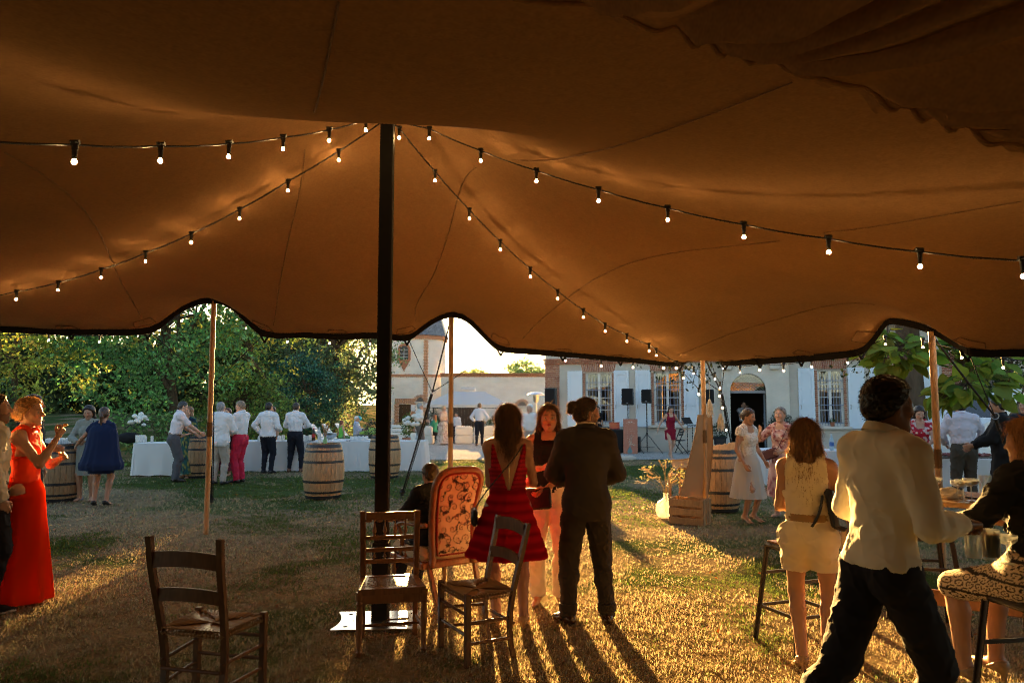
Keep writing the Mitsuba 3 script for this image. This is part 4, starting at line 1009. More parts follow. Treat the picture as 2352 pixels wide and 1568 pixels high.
# ---- the crate corner: crate, hanging cloth, vase, small chair, sign on the barrel
def crate():
    k = thing('wooden_crate', 'slatted wooden crate on the grass at the foot of the hanging burlap runner', 'crate')
    ms = []; W, D, H = 0.50, 0.34, 0.37
    u = lambda: (0.55 + 0.25 * R5.random(), R5.random() * 9)  # noqa: E731
    for i in range(3):
        z = 0.06 + 0.125 * i
        for y in (-D / 2, D / 2): ms.append(('slat', rbox((0, y, z), (W, 0.012, 0.092), 0.002), 'oak', None, False, u()))
    for x in (-W / 2 + 0.006, W / 2 - 0.006):
        for i in range(3): ms.append(('slat', rbox((x, -D / 2 + 0.065 + 0.105 * i, H / 2), (0.014, 0.078, H), 0.002), 'oak', None, False, u()))
        for y in (-D / 2 + 0.02, D / 2 - 0.02): ms.append(('corner_batten', rbox((x * 0.93, y, H / 2), (0.03, 0.026, H), 0.002), 'oak', None, False, u()))
    for i in range(4): ms.append(('base_slat', rbox((0, -D / 2 + 0.05 + 0.08 * i, 0.012), (W - 0.03, 0.07, 0.010), 0.002), 'oak', None, False, u()))
    place(k, ms, -34, gp(1586, 1203))
crate()
def runner():
    k = thing('burlap_runner', 'long strip of brown burlap hung from the wooden pole and sweeping down onto the crate', 'cloth')
    pts = [at(1619, 952, 10.94), at(1618, 985, 10.93), at(1612, 1040, 10.91), at(1605, 1085, 10.92), at(1599, 1118, 10.90), at(1592, 1141, 10.88)]
    c = spline(pts, 36); P = np.zeros((36, 12, 3))
    for j, s_ in enumerate(np.linspace(-0.5, 0.5, 12)):
        t = np.linspace(0, 1, 36)
        P[:, j] = c + np.stack([s_ * (0.26 + 0.20 * t), 0.10 * np.sin(s_ * 2.6 + 0.4) + 0.02 * np.sin(6 * t + s_ * 4), -0.05 * s_ * t + 0 * t], -1)
    Q = P + np.array([0.0, 0.006, 0]); v, f = grid(P); v2, f2 = grid(Q)
    part(k, 'strip', join([(v, f), (v2, f2[:, ::-1])]), 'cloth', (0.36, 0.225, 0.125), True)
    for i in range(2):
        part(k, 'hem', tube(P[:, -i], 0.006, 5), 'cloth', (0.30, 0.18, 0.10), True)
runner()
def vase():
    p = gp(1530, 1188)
    k = thing('demijohn_vase', 'round clear glass demijohn of dried flowers glowing in the sun beside the crate', 'vase')
    pr = [(0, 0.004), (0.10, 0.0), (0.135, 0.03), (0.155, 0.10), (0.150, 0.17), (0.115, 0.235), (0.05, 0.275), (0.035, 0.30), (0.033, 0.345), (0.042, 0.36)]
    inn = [(r - 0.005, z) for r, z in pr[::-1][:-1]] + [(0, 0.010)]
    part(k, 'bottle', lathe(pr, 32, p), 'frosted', (0.86, 0.84, 0.78), 40)  # milky white material imitates sunlight caught in the clear bottle
    rg = random.Random(12); stems, heads, lv = [], [], []
    for i in range(26):
        a = rg.uniform(0, 6.28); sp = rg.uniform(0.08, 0.38); hh = rg.uniform(0.36, 0.82) - 0.3 * sp
        e = p + [sp * math.cos(a) * 1.25, sp * math.sin(a) * 0.7, 0.30 + hh * 0.75]
        m = p + [sp * 0.3 * math.cos(a), sp * 0.3 * math.sin(a), 0.30 + hh * 0.45]
        c = spline([p + [0.01 * math.cos(a), 0.01 * math.sin(a), 0.06], p + [0.012 * math.cos(a), 0.012 * math.sin(a), 0.34], m, e], 12)
        stems.append(tube(c, 0.0026, 4))
        d = c[-1] - c[-3]; d /= np.linalg.norm(d)
        if i % 3 == 0:
            for q in range(5): heads.append(ball(e - d * 0.022 * q + np.array([rg.uniform(-.006, .006) for _ in range(3)]), (0.012, 0.012, 0.018), 1))
        elif i % 3 == 1:
            for q in range(26):
                o = np.array([rg.gauss(0, .055), rg.gauss(0, .04), rg.gauss(0, .03)]); s_ = rg.uniform(.012, .026); w = np.array([rg.gauss(0, 1) for _ in range(3)]); w /= np.linalg.norm(w); n2 = np.cross(w, [0.3, 0.2, 1]); n2 /= np.linalg.norm(n2)
                lv.append((np.array([e + o - w * s_, e + o + n2 * s_ * .6, e + o + w * s_, e + o - n2 * s_ * .6]), np.array([[0, 1, 2], [0, 2, 3]])))
        else:
            for q in range(16):
                o = d * (-0.012 * q); w = np.array([rg.gauss(0, 1) for _ in range(3)]) * 0.022 + d * 0.03
                heads.append((np.array([e + o, e + o + w + [0, 0, .004], e + o + w * 0.9]), np.array([[0, 1, 2]])))
    part(k, 'stem', join(stems), 'satin', (0.30, 0.24, 0.12), 40, kind='stuff')
    part(k, 'dried_flower', join(heads), 'leafy', (0.62, 0.50, 0.36), False, kind='stuff')
    part(k, 'dried_leaf', join(lv), 'leafy', (0.28, 0.27, 0.12), False, kind='stuff')
vase()
def small_chair():
    k = thing('wooden_chair', 'small reddish wooden chair without a back standing behind the vase of dried flowers', 'chair')
    c = at(1578, 1088, 12.1); base = np.array([c[0], c[1], 0]); ms = []
    u = lambda: (2.6, R5.random() * 9)  # noqa: E731
    ms.append(('seat_frame', prism(Polygon([(-.24, -.2), (.24, -.2), (.24, .2), (-.24, .2)]).difference(Polygon([(-.18, -.15), (.18, -.15), (.18, .15), (-.18, .15)])), 0.54, 0.575), 'walnut', None, False, u()))
    pr = [(0, .7), (.08, .9), (.25, .8), (.5, 1.1), (.7, .8), (.76, 1.2), (.8, .8), (.9, 1.1), (1, 1.2)]
    for x in (-.215, .215):
        for y in (-.175, .175): ms.append(('leg', turned((x, y, 0), (x, y, 0.57 if y > 0 else 0.62), 0.022, pr), 'walnut', None, 40, u()))
        ms.append(('stretcher', tube([(x, -.175, .2), (x, .175, .2)], 0.011, 8), 'walnut', None, 40, u()))
    ms.append(('stretcher', tube([(-.215, -.175, .26), (.215, -.175, .26)], 0.011, 8), 'walnut', None, 40, u()))
    place(k, ms, 14, base)
    b = thing('wicker_tray', 'shallow woven tray leaning on the small reddish chair', 'tray')
    P = np.zeros((10, 24, 3))
    for i, t in enumerate(np.linspace(0, 1, 10)):
        for j, s_ in enumerate(np.linspace(-1, 1, 24)):
            P[i, j] = [0.26 * s_, 0.16 * (t * 2 - 1), 0.10 * abs(t * 2 - 1) ** 2 + 0.03 * s_ * s_ + 0.004 * math.sin(j * 2.2 + i * 3.1)]
    part(b, 'weave', tf(grid(P), 10, base + [0.05, 0, 0.66], rx=18, ry=-8), 'cloth', (0.45, 0.30, 0.16), True)
    part(b, 'rim', tf(tube(np.vstack([P[0], P[:, -1], P[-1, ::-1], P[::-1, 0]]), 0.010, 6), 10, base + [0.05, 0, 0.66], rx=18, ry=-8), 'cloth', (0.42, 0.28, 0.15), True)
small_chair()
def barrel_sign():
    k = thing('wooden_board', 'rough pale wooden board lying tilted on top of the barrel behind the pole', 'board')
    p = at(1672, 1032, float(b5[1]))
    n = 24; x = np.linspace(-0.33, 0.33, n); rg = np.random.default_rng(3)
    pg = [(a, -0.075 + 0.012 * rg.standard_normal() * 0.5) for a in x] + [(a, 0.075 + 0.012 * rg.standard_normal() * 0.5) for a in x[::-1]]
    v, f = prism(Polygon(pg).buffer(0), -0.011, 0.011)
    part(k, 'plank', tf((np.stack([v[:, 0], v[:, 2], v[:, 1]], -1), f[:, ::-1]), -8, p + [0, -0.05, 0.03], ry=-9), 'oak', uv=(1.6, 4.4))
barrel_sign()
def jars_on_pole():
    for i, (u, v, lab) in enumerate(((1630, 935, 'white macrame bundle hanging on the pole above the burlap runner'), (1656, 968, 'small white dried flower bunch hanging at the right of the burlap runner'))):
        k = thing('hanging_ornament', lab, 'ornament'); p = at(u, v, 10.95)
        rg = random.Random(i); ms = []
        for q in range(46):
            a, r = rg.uniform(0, 6.28), rg.uniform(0, 0.05)
            ms.append(tube([p + [0.2 * r * math.cos(a), 0.2 * r * math.sin(a), 0.12], p + [r * math.cos(a), r * math.sin(a), 0.02], p + [r * 1.2 * math.cos(a), r * 1.2 * math.sin(a), -rg.uniform(0.05, 0.15)]], 0.004, 4))
        part(k, 'tassel', join(ms), 'cloth', (0.66, 0.60, 0.50), 40, kind='stuff'); part(k, 'cord', tube([p + [0, 0, 0.1], p + [0, 0, 0.4]], 0.004, 5), 'cloth', (0.5, 0.45, 0.36), True)
jars_on_pole()

# ------------------------------------------------------------------ the buffet, the pool corner and what stands by the house
WHITE = (0.74, 0.74, 0.73)
def cloth_table(label, c, size, rz, h=0.75, drop=0.72, seed=1, group=None):
    """table under a white cloth that falls to the grass in soft folds"""
    k = thing('buffet_table', label, 'table', group)
    w, d = size[0] / 2, size[1] / 2; r = 0.05
    pg = Polygon([(-w, -d), (w, -d), (w, d), (-w, d)]).buffer(-r).buffer(r, 6)
    L = pg.exterior.length; n = int(L / 0.05)
    ring = np.array([pg.exterior.interpolate(L * i / n).coords[0] for i in range(n + 1)]); nr = np.array([pg.buffer(0.1).exterior.interpolate(pg.buffer(0.1).exterior.project(Point(p))).coords[0] for p in ring]) - ring
    nr /= np.linalg.norm(nr, axis=1, keepdims=True)
    ss = np.linspace(0, L, n + 1); P = np.zeros((9, n + 1, 3))
    fo = meshkit.fbm(np.stack([ss * 1.6, ss * 0, ss * 0 + seed], -1), 3, seed); fo[-1] = fo[0]
    fo2 = np.sin(ss * 2 * np.pi / 0.55 + 5 * fo)
    for i, t in enumerate(np.linspace(0, 1, 9)):
        o = (0.004 + 0.03 * t + 0.10 * t * (fo - 0.4) + 0.022 * t * fo2)[:, None]
        P[i, :, :2] = ring + nr * o; P[i, :, 2] = h - drop * t + 0.012 * t * fo2
    P[-1, -1] = P[-1, 0]; v, f = grid(P)
    top = np.c_[ring, np.full(n + 1, h)]; tv = np.vstack([top, [[0, 0, h + 0.002]]]); i = np.arange(n)
    part(k, 'tablecloth', tf(join([(v, f), (tv, np.stack([i * 0 + n + 1, i, i + 1], 1))]), rz, c), 'sheer_cloth', WHITE, 40)
    part(k, 'tabletop', tf(box((0, 0, h - 0.03), (2 * w - 0.03, 2 * d - 0.03, 0.04)), rz, c), 'satin', (0.5, 0.5, 0.48))
    for x in (-1, 1): part(k, 'leg_frame', tf(join([tube([(x * (w - 0.15), y * (d - 0.1), 0), (x * (w - 0.15), y * (d - 0.1), h - 0.05)], 0.014, 8) for y in (-1, 1)] + [tube([(x * (w - 0.15), -d + 0.1, 0.12), (x * (w - 0.15), d - 0.1, 0.12)], 0.012, 8)]), rz, c), 'steel', (0.4, 0.4, 0.4), 40)
    return k
scene['sheer_cloth'] = {'type': 'principledthin', 'base_color': VC, 'roughness': 0.8, 'diff_trans': 0.35, 'spec_trans': 0.0}
cloth_table('long white draped buffet table behind the middle barrels', (-4.65, 19.45, 0), (4.85, 0.85), 0, 0.76, 0.75, 2)
cloth_table('short white draped table with a flower pot left of the men', (-8.42, 18.1, 0), (1.15, 0.85), 4, 0.78, 0.75, 5)
cloth_table('white draped table with a water bottle behind the two women at the right', (6.25, 15.9, 0), (2.2, 0.85), -14, 0.74, 0.73, 7)
cloth_table('white draped table with food trays at the far right by the man in olive trousers', (8.3, 13.5, 0), (2.0, 0.8), -6, 0.74, 0.72, 9)

def bottle(label, p, h, r, col, cap, mat='gloss', band=None, cat='bottle'):
    k = thing('bottle', label, cat)
    part(k, 'body', lathe([(0, 0), (r * 0.9, 0), (r, 0.02 * h), (r, 0.55 * h), (r * 0.92, 0.64 * h), (r * 0.45, 0.82 * h), (r * 0.38, 0.94 * h), (0, 0.94 * h)], 16, p), mat, col, 40)
    part(k, 'cap', lathe([(r * 0.42, 0.93 * h), (r * 0.42, h), (0, h)], 12, p), 'satin', cap, 40)
    if band is not None: part(k, 'band', lathe([(r * 1.01, 0.26 * h), (r * 1.02, 0.27 * h), (r * 1.02, 0.5 * h), (r * 1.01, 0.51 * h)], 16, p), 'satin', band, 40)
def jar(label, p, h=0.13, r=0.045, group=None, name='jar'):
    k = thing(name, label, 'glass', group); part(k, 'glass', lathe([(0, 0.002), (r, 0), (r, h * 0.75), (r * 0.8, h * 0.86), (r * 0.82, h)], 14, p), 'frosted', (0.80, 0.82, 0.82), 40)
BT = 0.765
bottle('dark cola bottle with a red band on the buffet beside the front barrel', at(720, 1018, 19.3) * [1, 1, 0] + [0, 0, BT], 0.33, 0.045, (0.03, 0.012, 0.008), (0.5, 0.02, 0.02), band=(0.55, 0.03, 0.03))
bottle('clear water bottle with a white cap standing by the dark cola bottle', at(733, 1018, 19.45) * [1, 1, 0] + [0, 0, BT], 0.34, 0.042, (0.70, 0.75, 0.78), (0.75, 0.75, 0.75), 'frosted')
bottle('water bottle with a blue band on the white table at the right', at(1911, 1041, 15.5) * [1, 1, 0] + [0, 0, 0.745], 0.34, 0.045, (0.62, 0.72, 0.78), (0.7, 0.75, 0.8), 'frosted', band=(0.05, 0.14, 0.42))
for i, u in enumerate((596, 604, 641, 650, 692, 698, 705, 712)):
    jar('plain glass jar in the row along the front of the white buffet', at(u, 1015, 19.15 + 0.12 * (i % 3)) * [1, 1, 0] + [0, 0, BT], 0.13 + 0.02 * (i % 2), 0.045, 'glass jars on the buffet')
for u, dy in ((392 - 58, 0), (349, 0.1)):
    jar('tall glass on the short white table left of the men', at(u, 1010, 18.0 + dy) * [1, 1, 0] + [0, 0, 0.785], 0.15, 0.035, 'glasses on the short white table', 'drinking_glass')
k = thing('bowl', 'grey metal footed bowl of punch on the white buffet', 'bowl'); p = at(758, 1019, 19.35) * [1, 1, 0] + [0, 0, BT]
part(k, 'bowl', lathe([(0.06, 0), (0.05, 0.03), (0.10, 0.05), (0.17, 0.12), (0.18, 0.20), (0.17, 0.20), (0.15, 0.13), (0, 0.08)], 24, p), 'steel', (0.55, 0.57, 0.58), 40); part(k, 'punch', lathe([(0, 0.15), (0.157, 0.15)], 24, p), 'gloss', (0.30, 0.16, 0.05))
for i, (u, w_) in enumerate(((714, 0.16), (800, 0.12))):
    k = thing('phone', ['black phone lying on the buffet left of the bowl', 'black phone lying on the buffet right of the bowl'][i], 'phone'); p = at(u, 1021, 19.15) * [1, 1, 0] + [0, 0, BT + 0.008]
    part(k, 'case', rbox(p, (w_, 0.08, 0.011), 0.004), 'gloss', (0.015, 0.015, 0.016)); part(k, 'screen', box(p + [0, 0, 0.0065], (w_ - 0.014, 0.068, 0.002)), 'gloss', (0.03, 0.03, 0.035))
k = thing('glass_tray', 'white round tray crowded with upturned glasses on the buffet', 'tray'); p = at(826, 1013, 19.5) * [1, 1, 0] + [0, 0, BT]
part(k, 'tray', lathe([(0, 0.0), (0.26, 0.0), (0.28, 0.03), (0.27, 0.03), (0, 0.012)], 28, p), 'satin', (0.74, 0.74, 0.74), 40)
for i in range(19):
    a, r = i * 2.4, 0.055 * math.sqrt(i); part(k, 'glass', lathe([(0.030, 0), (0.026, 0.09), (0, 0.092)], 10, p + [r * math.cos(a), r * math.sin(a), 0.014]), 'frosted', (0.84, 0.86, 0.86), 40)
k = thing('glass_tray', 'crowd of clear glasses on top of the barrel at the left edge', 'glasses'); p = np.array([b3[0], b3[1], 0.985])
part(k, 'tray', lathe([(0, 0), (0.26, 0), (0.27, 0.02), (0, 0.008)], 24, p), 'satin', (0.2, 0.2, 0.2), 40)
for i in range(22):
    a, r = i * 2.4, 0.052 * math.sqrt(i); part(k, 'glass', lathe([(0, 0), (0.024, 0.0), (0.030, 0.10)], 10, p + [r * math.cos(a), r * math.sin(a), 0.012]), 'frosted', (0.84, 0.86, 0.86), 40)

def bouquet(label, p, seed, pot, R=0.22, nl=170, nf=13, flower=(0.78, 0.77, 0.70), green=(0.05, 0.085, 0.03), fr=0.055, lift=0.30, name='flower_arrangement'):
    k = thing(name, label, 'flowers'); rg = np.random.default_rng(seed); p = np.asarray(p, float)
    part(k, 'pot', pot[0], pot[1], pot[2], 40)
    c = p + [0, 0, lift]; V, F, C = [], [], []
    for i in range(nl):
        d = rg.normal(0, 1, 3); d /= np.linalg.norm(d); d[2] = abs(d[2]) * 0.9 - 0.25
        o = c + d * R * rg.uniform(0.25, 1.15) * [1, 1, 1.05]; s_ = rg.uniform(0.04, 0.085); ax = d * 0.7 + rg.normal(0, 0.5, 3); ax /= np.linalg.norm(ax); sd = np.cross(ax, rg.normal(0, 1, 3)); sd /= np.linalg.norm(sd)
        V.append(np.array([o - ax * s_ * 0.5, o + sd * s_ * 0.28, o + ax * s_ * 0.6, o - sd * s_ * 0.28])); F.append(np.array([[0, 1, 2], [0, 2, 3]]) + 4 * i); C.append(np.tile(np.array(green) * rg.uniform(0.6, 1.7) * [1, 1, rg.uniform(.7, 1.5)], (4, 1)))
    part(k, 'leaf', (np.vstack(V), np.vstack(F)), 'leafy', np.vstack(C), False, kind='stuff')
    for i in range(nf):
        d = rg.normal(0, 1, 3); d /= np.linalg.norm(d); d[2] = abs(d[2]); d[1] = -abs(d[1]) * 0.9
        o = c + d * R * rg.uniform(0.75, 1.1); r = fr * rg.uniform(0.8, 1.2)
        b = ball((0, 0, 0), (r, r, r * 0.8), 2); q = b[0] * (1 + 0.22 * np.sin(9 * np.arctan2(b[0][:, 1], b[0][:, 0]) + 40 * b[0][:, 2]))[:, None]
        part(k, 'flower', (q + o, b[1]), 'cloth', flower, True)
    return k
p = at(949, 1016, 19.4) * [1, 1, 0] + [0, 0, BT]
bouquet('round bouquet of white roses and greenery at the right end of the buffet', p, 3, (lathe([(0, 0), (0.06, 0), (0.075, 0.16), (0.06, 0.20)], 20, p), 'frosted', (0.8, 0.82, 0.8)), R=0.27, nl=240, lift=0.42, fr=0.065)
p = at(322, 1012, 18.1) * [1, 1, 0] + [0, 0, 0.785]
bouquet('white flowers in a white pot on the short white table', p, 5, (lathe([(0, 0), (0.10, 0), (0.115, 0.17), (0, 0.16)], 20, p), 'satin', (0.72, 0.72, 0.70)), R=0.24, nl=160, nf=16, lift=0.42, green=(0.07, 0.09, 0.06), fr=0.05)
p = np.array([b1[0] + 0.03, b1[1] - 0.06, 0.985])
k = thing('bud_vase', 'small green glass vase of dried grass on the front barrel', 'vase'); part(k, 'vase', lathe([(0, 0), (0.035, 0), (0.04, 0.05), (0.02, 0.09), (0.025, 0.12)], 14, p), 'frosted', (0.45, 0.68, 0.45), 40)
rg = random.Random(3); part(k, 'dried_grass', join([tube(spline([p + [0, 0, 0.02], p + [0.02 * math.cos(a), 0.02 * math.sin(a), 0.18], p + [0.07 * math.cos(a), 0.07 * math.sin(a), 0.30 + 0.1 * rg.random()]], 7), [0.003, 0.003, 0.003, 0.004, 0.010, 0.010, 0.004], 5) for a in [rg.uniform(0, 6.28) for _ in range(11)]]), 'leafy', (0.48, 0.34, 0.18), 40)
k = thing('small_glass', 'clear glass beside the green bud vase on the front barrel', 'glass'); part(k, 'glass', lathe([(0, 0), (0.034, 0), (0.036, 0.06)], 14, p + [-0.11, 0.03, 0]), 'frosted', (0.82, 0.85, 0.85), 40)
k = thing('handbag', 'dark bag slumped behind the flower pot on the short white table', 'bag'); q = ball((0, 0, 0), (0.30, 0.14, 0.13), 3); part(k, 'body', ((q[0] * (1 + 0.3 * (meshkit.fbm(q[0] * 8, 3, 6) - 0.5))[:, None]) + at(296, 1000, 18.3) * [1, 1, 0] + [0, 0, 0.88], q[1]), 'cloth', (0.012, 0.012, 0.014), True); part(k, 'strap', tube([at(286, 985, 18.2), at(300, 975, 18.2), at(318, 990, 18.2)], 0.012, 6), 'cloth', (0.012, 0.012, 0.014), True)
for i, (x, y) in enumerate(((7.75, 13.3), (8.35, 13.35), (8.9, 13.4))):
    k = thing('food_tray', ['dark tray of cured meat on the far right table, nearest to the wooden pole', 'dark tray of cured meat on the far right table behind the man in olive trousers', 'dark tray of cured meat at the outer end of the far right table'][i], 'tray')
    part(k, 'board', rbox((x, y, 0.76), (0.48, 0.30, 0.025), 0.006), 'satin', (0.10, 0.07, 0.05)); rg = random.Random(i)
    part(k, 'slices', join([tf(rbox((0, 0, 0), (0.09, 0.06, 0.02), 0.008), rg.uniform(0, 90), (x + rg.uniform(-.18, .18), y + rg.uniform(-.1, .1), 0.785 + rg.uniform(0, .03)), ry=rg.uniform(-25, 25)) for _ in range(26)]), 'satin', (0.22, 0.05, 0.035), kind='stuff')

# ---- pool corner
PZ = -0.42
def bench():
    k = thing('slatted_bench', 'white slatted garden bench at the pool corner behind the rose bouquet', 'bench'); y = 31.5; a, b = at(898, 1009, y), at(934, 1009, y); z0 = float(ground_z(a[0], y)) + 0.01
    for i in range(5): part(k, 'slat', rbox(((a[0] + b[0]) / 2, y, z0 + 0.16 + 0.155 * i), (b[0] - a[0], 0.03, 0.13), 0.006), 'satin', (0.72, 0.73, 0.72))
    for x in (a[0], b[0]): part(k, 'post', rbox((x, y + 0.03, z0 + 0.42), (0.07, 0.05, 0.84), 0.008), 'satin', (0.70, 0.71, 0.70)); part(k, 'arm', rbox((x, y + 0.35, z0 + 0.62), (0.08, 0.62, 0.05), 0.01), 'satin', (0.72, 0.73, 0.72))
    for i in range(4): part(k, 'seat_slat', rbox(((a[0] + b[0]) / 2, y + 0.14 + 0.14 * i, z0 + 0.40), (b[0] - a[0] - 0.08, 0.12, 0.03), 0.006), 'satin', (0.70, 0.71, 0.70))
bench()
def sofas():
    for i, (u0, u1, y, lab) in enumerate(((973, 994, 31.6, 'low white covered armchair on which the woman in teal sits by the pool'), (1044, 1086, 33.0, 'left half of the long low white covered sofa by the pool'), (1087, 1136, 33.0, 'right half of the long low white covered sofa by the pool'))):
        k = thing('sofa', lab, 'sofa'); a, b = at(u0, 1000, y)[0], at(u1, 1000, y)[0]; z0 = float(ground_z(a, y)); w = b - a; m = (a + b) / 2
        part(k, 'base', rbox((m, y + 0.4, z0 + 0.21), (w - 0.01, 0.8, 0.40), 0.05), 'cloth', (0.62, 0.60, 0.55), 40)
        part(k, 'backrest', rbox((m, y + 0.10, z0 + 0.58), (w - 0.02, 0.22, 0.44), 0.07), 'cloth', (0.64, 0.62, 0.57), 40)
        part(k, 'cushion', rbox((m, y + 0.48, z0 + 0.47), (w - 0.06, 0.6, 0.14), 0.05), 'cloth', (0.66, 0.64, 0.60), 40)
sofas()
def loungers():
    for i, (x, y) in enumerate(((-7.2, 28.6), (-6.9, 29.2), (-6.55, 29.9))):
        k = thing('sun_lounger', ['white sun lounger with raised back, leftmost of the three by the pool', 'white sun lounger with raised back, middle one of the three by the pool', 'white sun lounger with raised back on which the man with white hair sits'][i], 'lounger'); z0 = float(ground_z(x, y))
        ms = []
        for q in (-0.28, 0.28):
            ms.append(('rail', bar((x + 0.0, y + q, z0 + 0.33), (x + 1.30, y + q, z0 + 0.33), 0.035, 0.04), 'satin', (0.74, 0.74, 0.74), False, None)); ms.append(('back_rail', bar((x + 0.0, y + q, z0 + 0.34), (x - 0.48, y + q, z0 + 0.92), 0.035, 0.04), 'satin', (0.74, 0.74, 0.74), False, None))
            for t in (0.1, 1.15): ms.append(('leg', bar((x + t, y + q, z0), (x + t, y + q, z0 + 0.32), 0.03, 0.03), 'satin', (0.72, 0.72, 0.72), False, None))
        for t in np.linspace(0.05, 1.25, 9): ms.append(('slat', rbox((x + t, y, z0 + 0.358), (0.10, 0.56, 0.014), 0.004), 'satin', (0.76, 0.76, 0.76), False, None))
        for t in np.linspace(0.08, 0.95, 6): ms.append(('slat', bar((x - 0.48 * t - 0.014, y - 0.28, z0 + 0.36 + 0.58 * t), (x - 0.48 * t - 0.014, y + 0.28, z0 + 0.36 + 0.58 * t), 0.10, 0.014, up=(0.77, 0, 0.64)), 'satin', (0.76, 0.76, 0.76), False, None))
        place(k, ms, 0, (0, 0, 0))
loungers()
def bird():
    k = thing('pool_float', 'turquoise bird shaped inflatable pool float with a yellow beak', 'float'); p = at(822, 991, 33.0); z = p[2] - 0.05
    c = (0.03, 0.36, 0.46); P = [np.array([p[0] - 0.05, 33.0, z + h]) + [dx, 0, 0] for dx, h in ((0.0, 0.02), (0.02, 0.25), (-0.02, 0.45), (0.05, 0.60))]
    part(k, 'neck', tube(spline(P, 16), np.linspace(0.17, 0.10, 16), 14), 'gloss', c, True); part(k, 'head', ball(P[-1] + [0.02, 0, 0.03], (0.15, 0.12, 0.12)), 'gloss', (0.04, 0.42, 0.52), True)
    part(k, 'beak', tube([P[-1] + [-0.10, -0.02, 0.0], P[-1] + [-0.20, -0.03, -0.12], P[-1] + [-0.28, -0.03, -0.26]], [0.06, 0.055, 0.01], 10), 'gloss', (0.65, 0.42, 0.05), True)
    a = np.linspace(0, 2 * np.pi, 30); part(k, 'ring', tube([(p[0] + 0.62 + 0.62 * math.cos(t), 33.3 + 0.5 * math.sin(t), z + 0.03) for t in a], 0.17, 12, caps=False), 'gloss', (0.30, 0.50, 0.10), True)
    part(k, 'tail', tube([(p[0] + 1.25, 33.3, z + 0.1), (p[0] + 1.45, 33.3, z + 0.28)], [0.10, 0.03], 10), 'gloss', (0.03, 0.36, 0.46), True)
bird()
def gazebo():
    k = thing('gazebo', 'grey garden gazebo with dark posts in front of the cart gate', 'gazebo'); y0, y1 = 44.0, 47.2; a, b = at(981, 930, y0)[0], at(1163, 930, y0)[0]; z0 = -0.45; ze = 1.70
    for x in (a + 0.05, b - 0.05):
        for y in (y0, y1): part(k, 'post', bar((x, y, z0), (x, y, ze), 0.08, 0.08), 'satin', (0.05, 0.05, 0.055))
    m = (a + b) / 2; my = (y0 + y1) / 2; e = 0.22
    v = np.array([[a - e, y0 - e, ze], [b + e, y0 - e, ze], [b + e, y1 + e, ze], [a - e, y1 + e, ze]] + [[m - 1.0, my - .5, ze + 0.80], [m + 1.0, my - .5, ze + 0.80], [m + 1.0, my + .5, ze + 0.80], [m - 1.0, my + .5, ze + 0.80]])
    part(k, 'roof', (v, np.array([[0, 1, 5], [0, 5, 4], [1, 2, 6], [1, 6, 5], [2, 3, 7], [2, 7, 6], [3, 0, 4], [3, 4, 7], [4, 5, 6], [4, 6, 7]])), 'cloth', (0.56, 0.575, 0.58))
    part(k, 'valance', join([box(((a + b) / 2, y0 - e, ze - 0.08), (b - a + 2 * e, 0.012, 0.17)), box((a - e, my, ze - 0.08), (0.012, y1 - y0 + 2 * e, 0.17)), box((b + e, my, ze - 0.08), (0.012, y1 - y0 + 2 * e, 0.17))]), 'cloth', (0.56, 0.575, 0.58)); part(k, 'vent_cap', rbox((m, my, ze + 0.95), (0.9, 0.7, 0.22), 0.05), 'cloth', (0.58, 0.59, 0.60))
    part(k, 'frame_bar', join([bar((a, y0, ze - 0.18), (b, y0, ze - 0.18), 0.04, 0.04), bar((a, y1, ze - 0.18), (b, y1, ze - 0.18), 0.04, 0.04), bar((a + 1.5, y0, z0), (a + 1.5, y0, ze), 0.05, 0.05)]), 'satin', (0.05, 0.05, 0.055))
gazebo()
def heater():
    k = thing('patio_heater', 'steel patio heater with a round white hood beside the house corner', 'heater'); y = 30.0; p = at(1231, 905, y); x = p[0]; z = p[2]
    part(k, 'hood', lathe([(0, z + 0.10), (0.20, z + 0.08), (0.37, z - 0.02), (0.36, z - 0.03), (0, z + 0.05)], 28, (x, y, 0)), 'steel', (0.85, 0.85, 0.85), 40)
    part(k, 'burner', lathe([(0.10, z + 0.05), (0.12, z - 0.08), (0.10, z - 0.28), (0.05, z - 0.34), (0, z - 0.34)], 20, (x, y, 0)), 'steel', (0.45, 0.42, 0.38), 40)
    part(k, 'pole', tube([(x, y, 0.7), (x, y, z - 0.3)], 0.03, 10), 'steel', (0.6, 0.6, 0.6), 40); part(k, 'tank_housing', lathe([(0, 0), (0.22, 0), (0.22, 0.06), (0.20, 0.08), (0.17, 0.72), (0.04, 0.78)], 24, (x, y, 0)), 'steel', (0.5, 0.5, 0.5), 40)
heater()
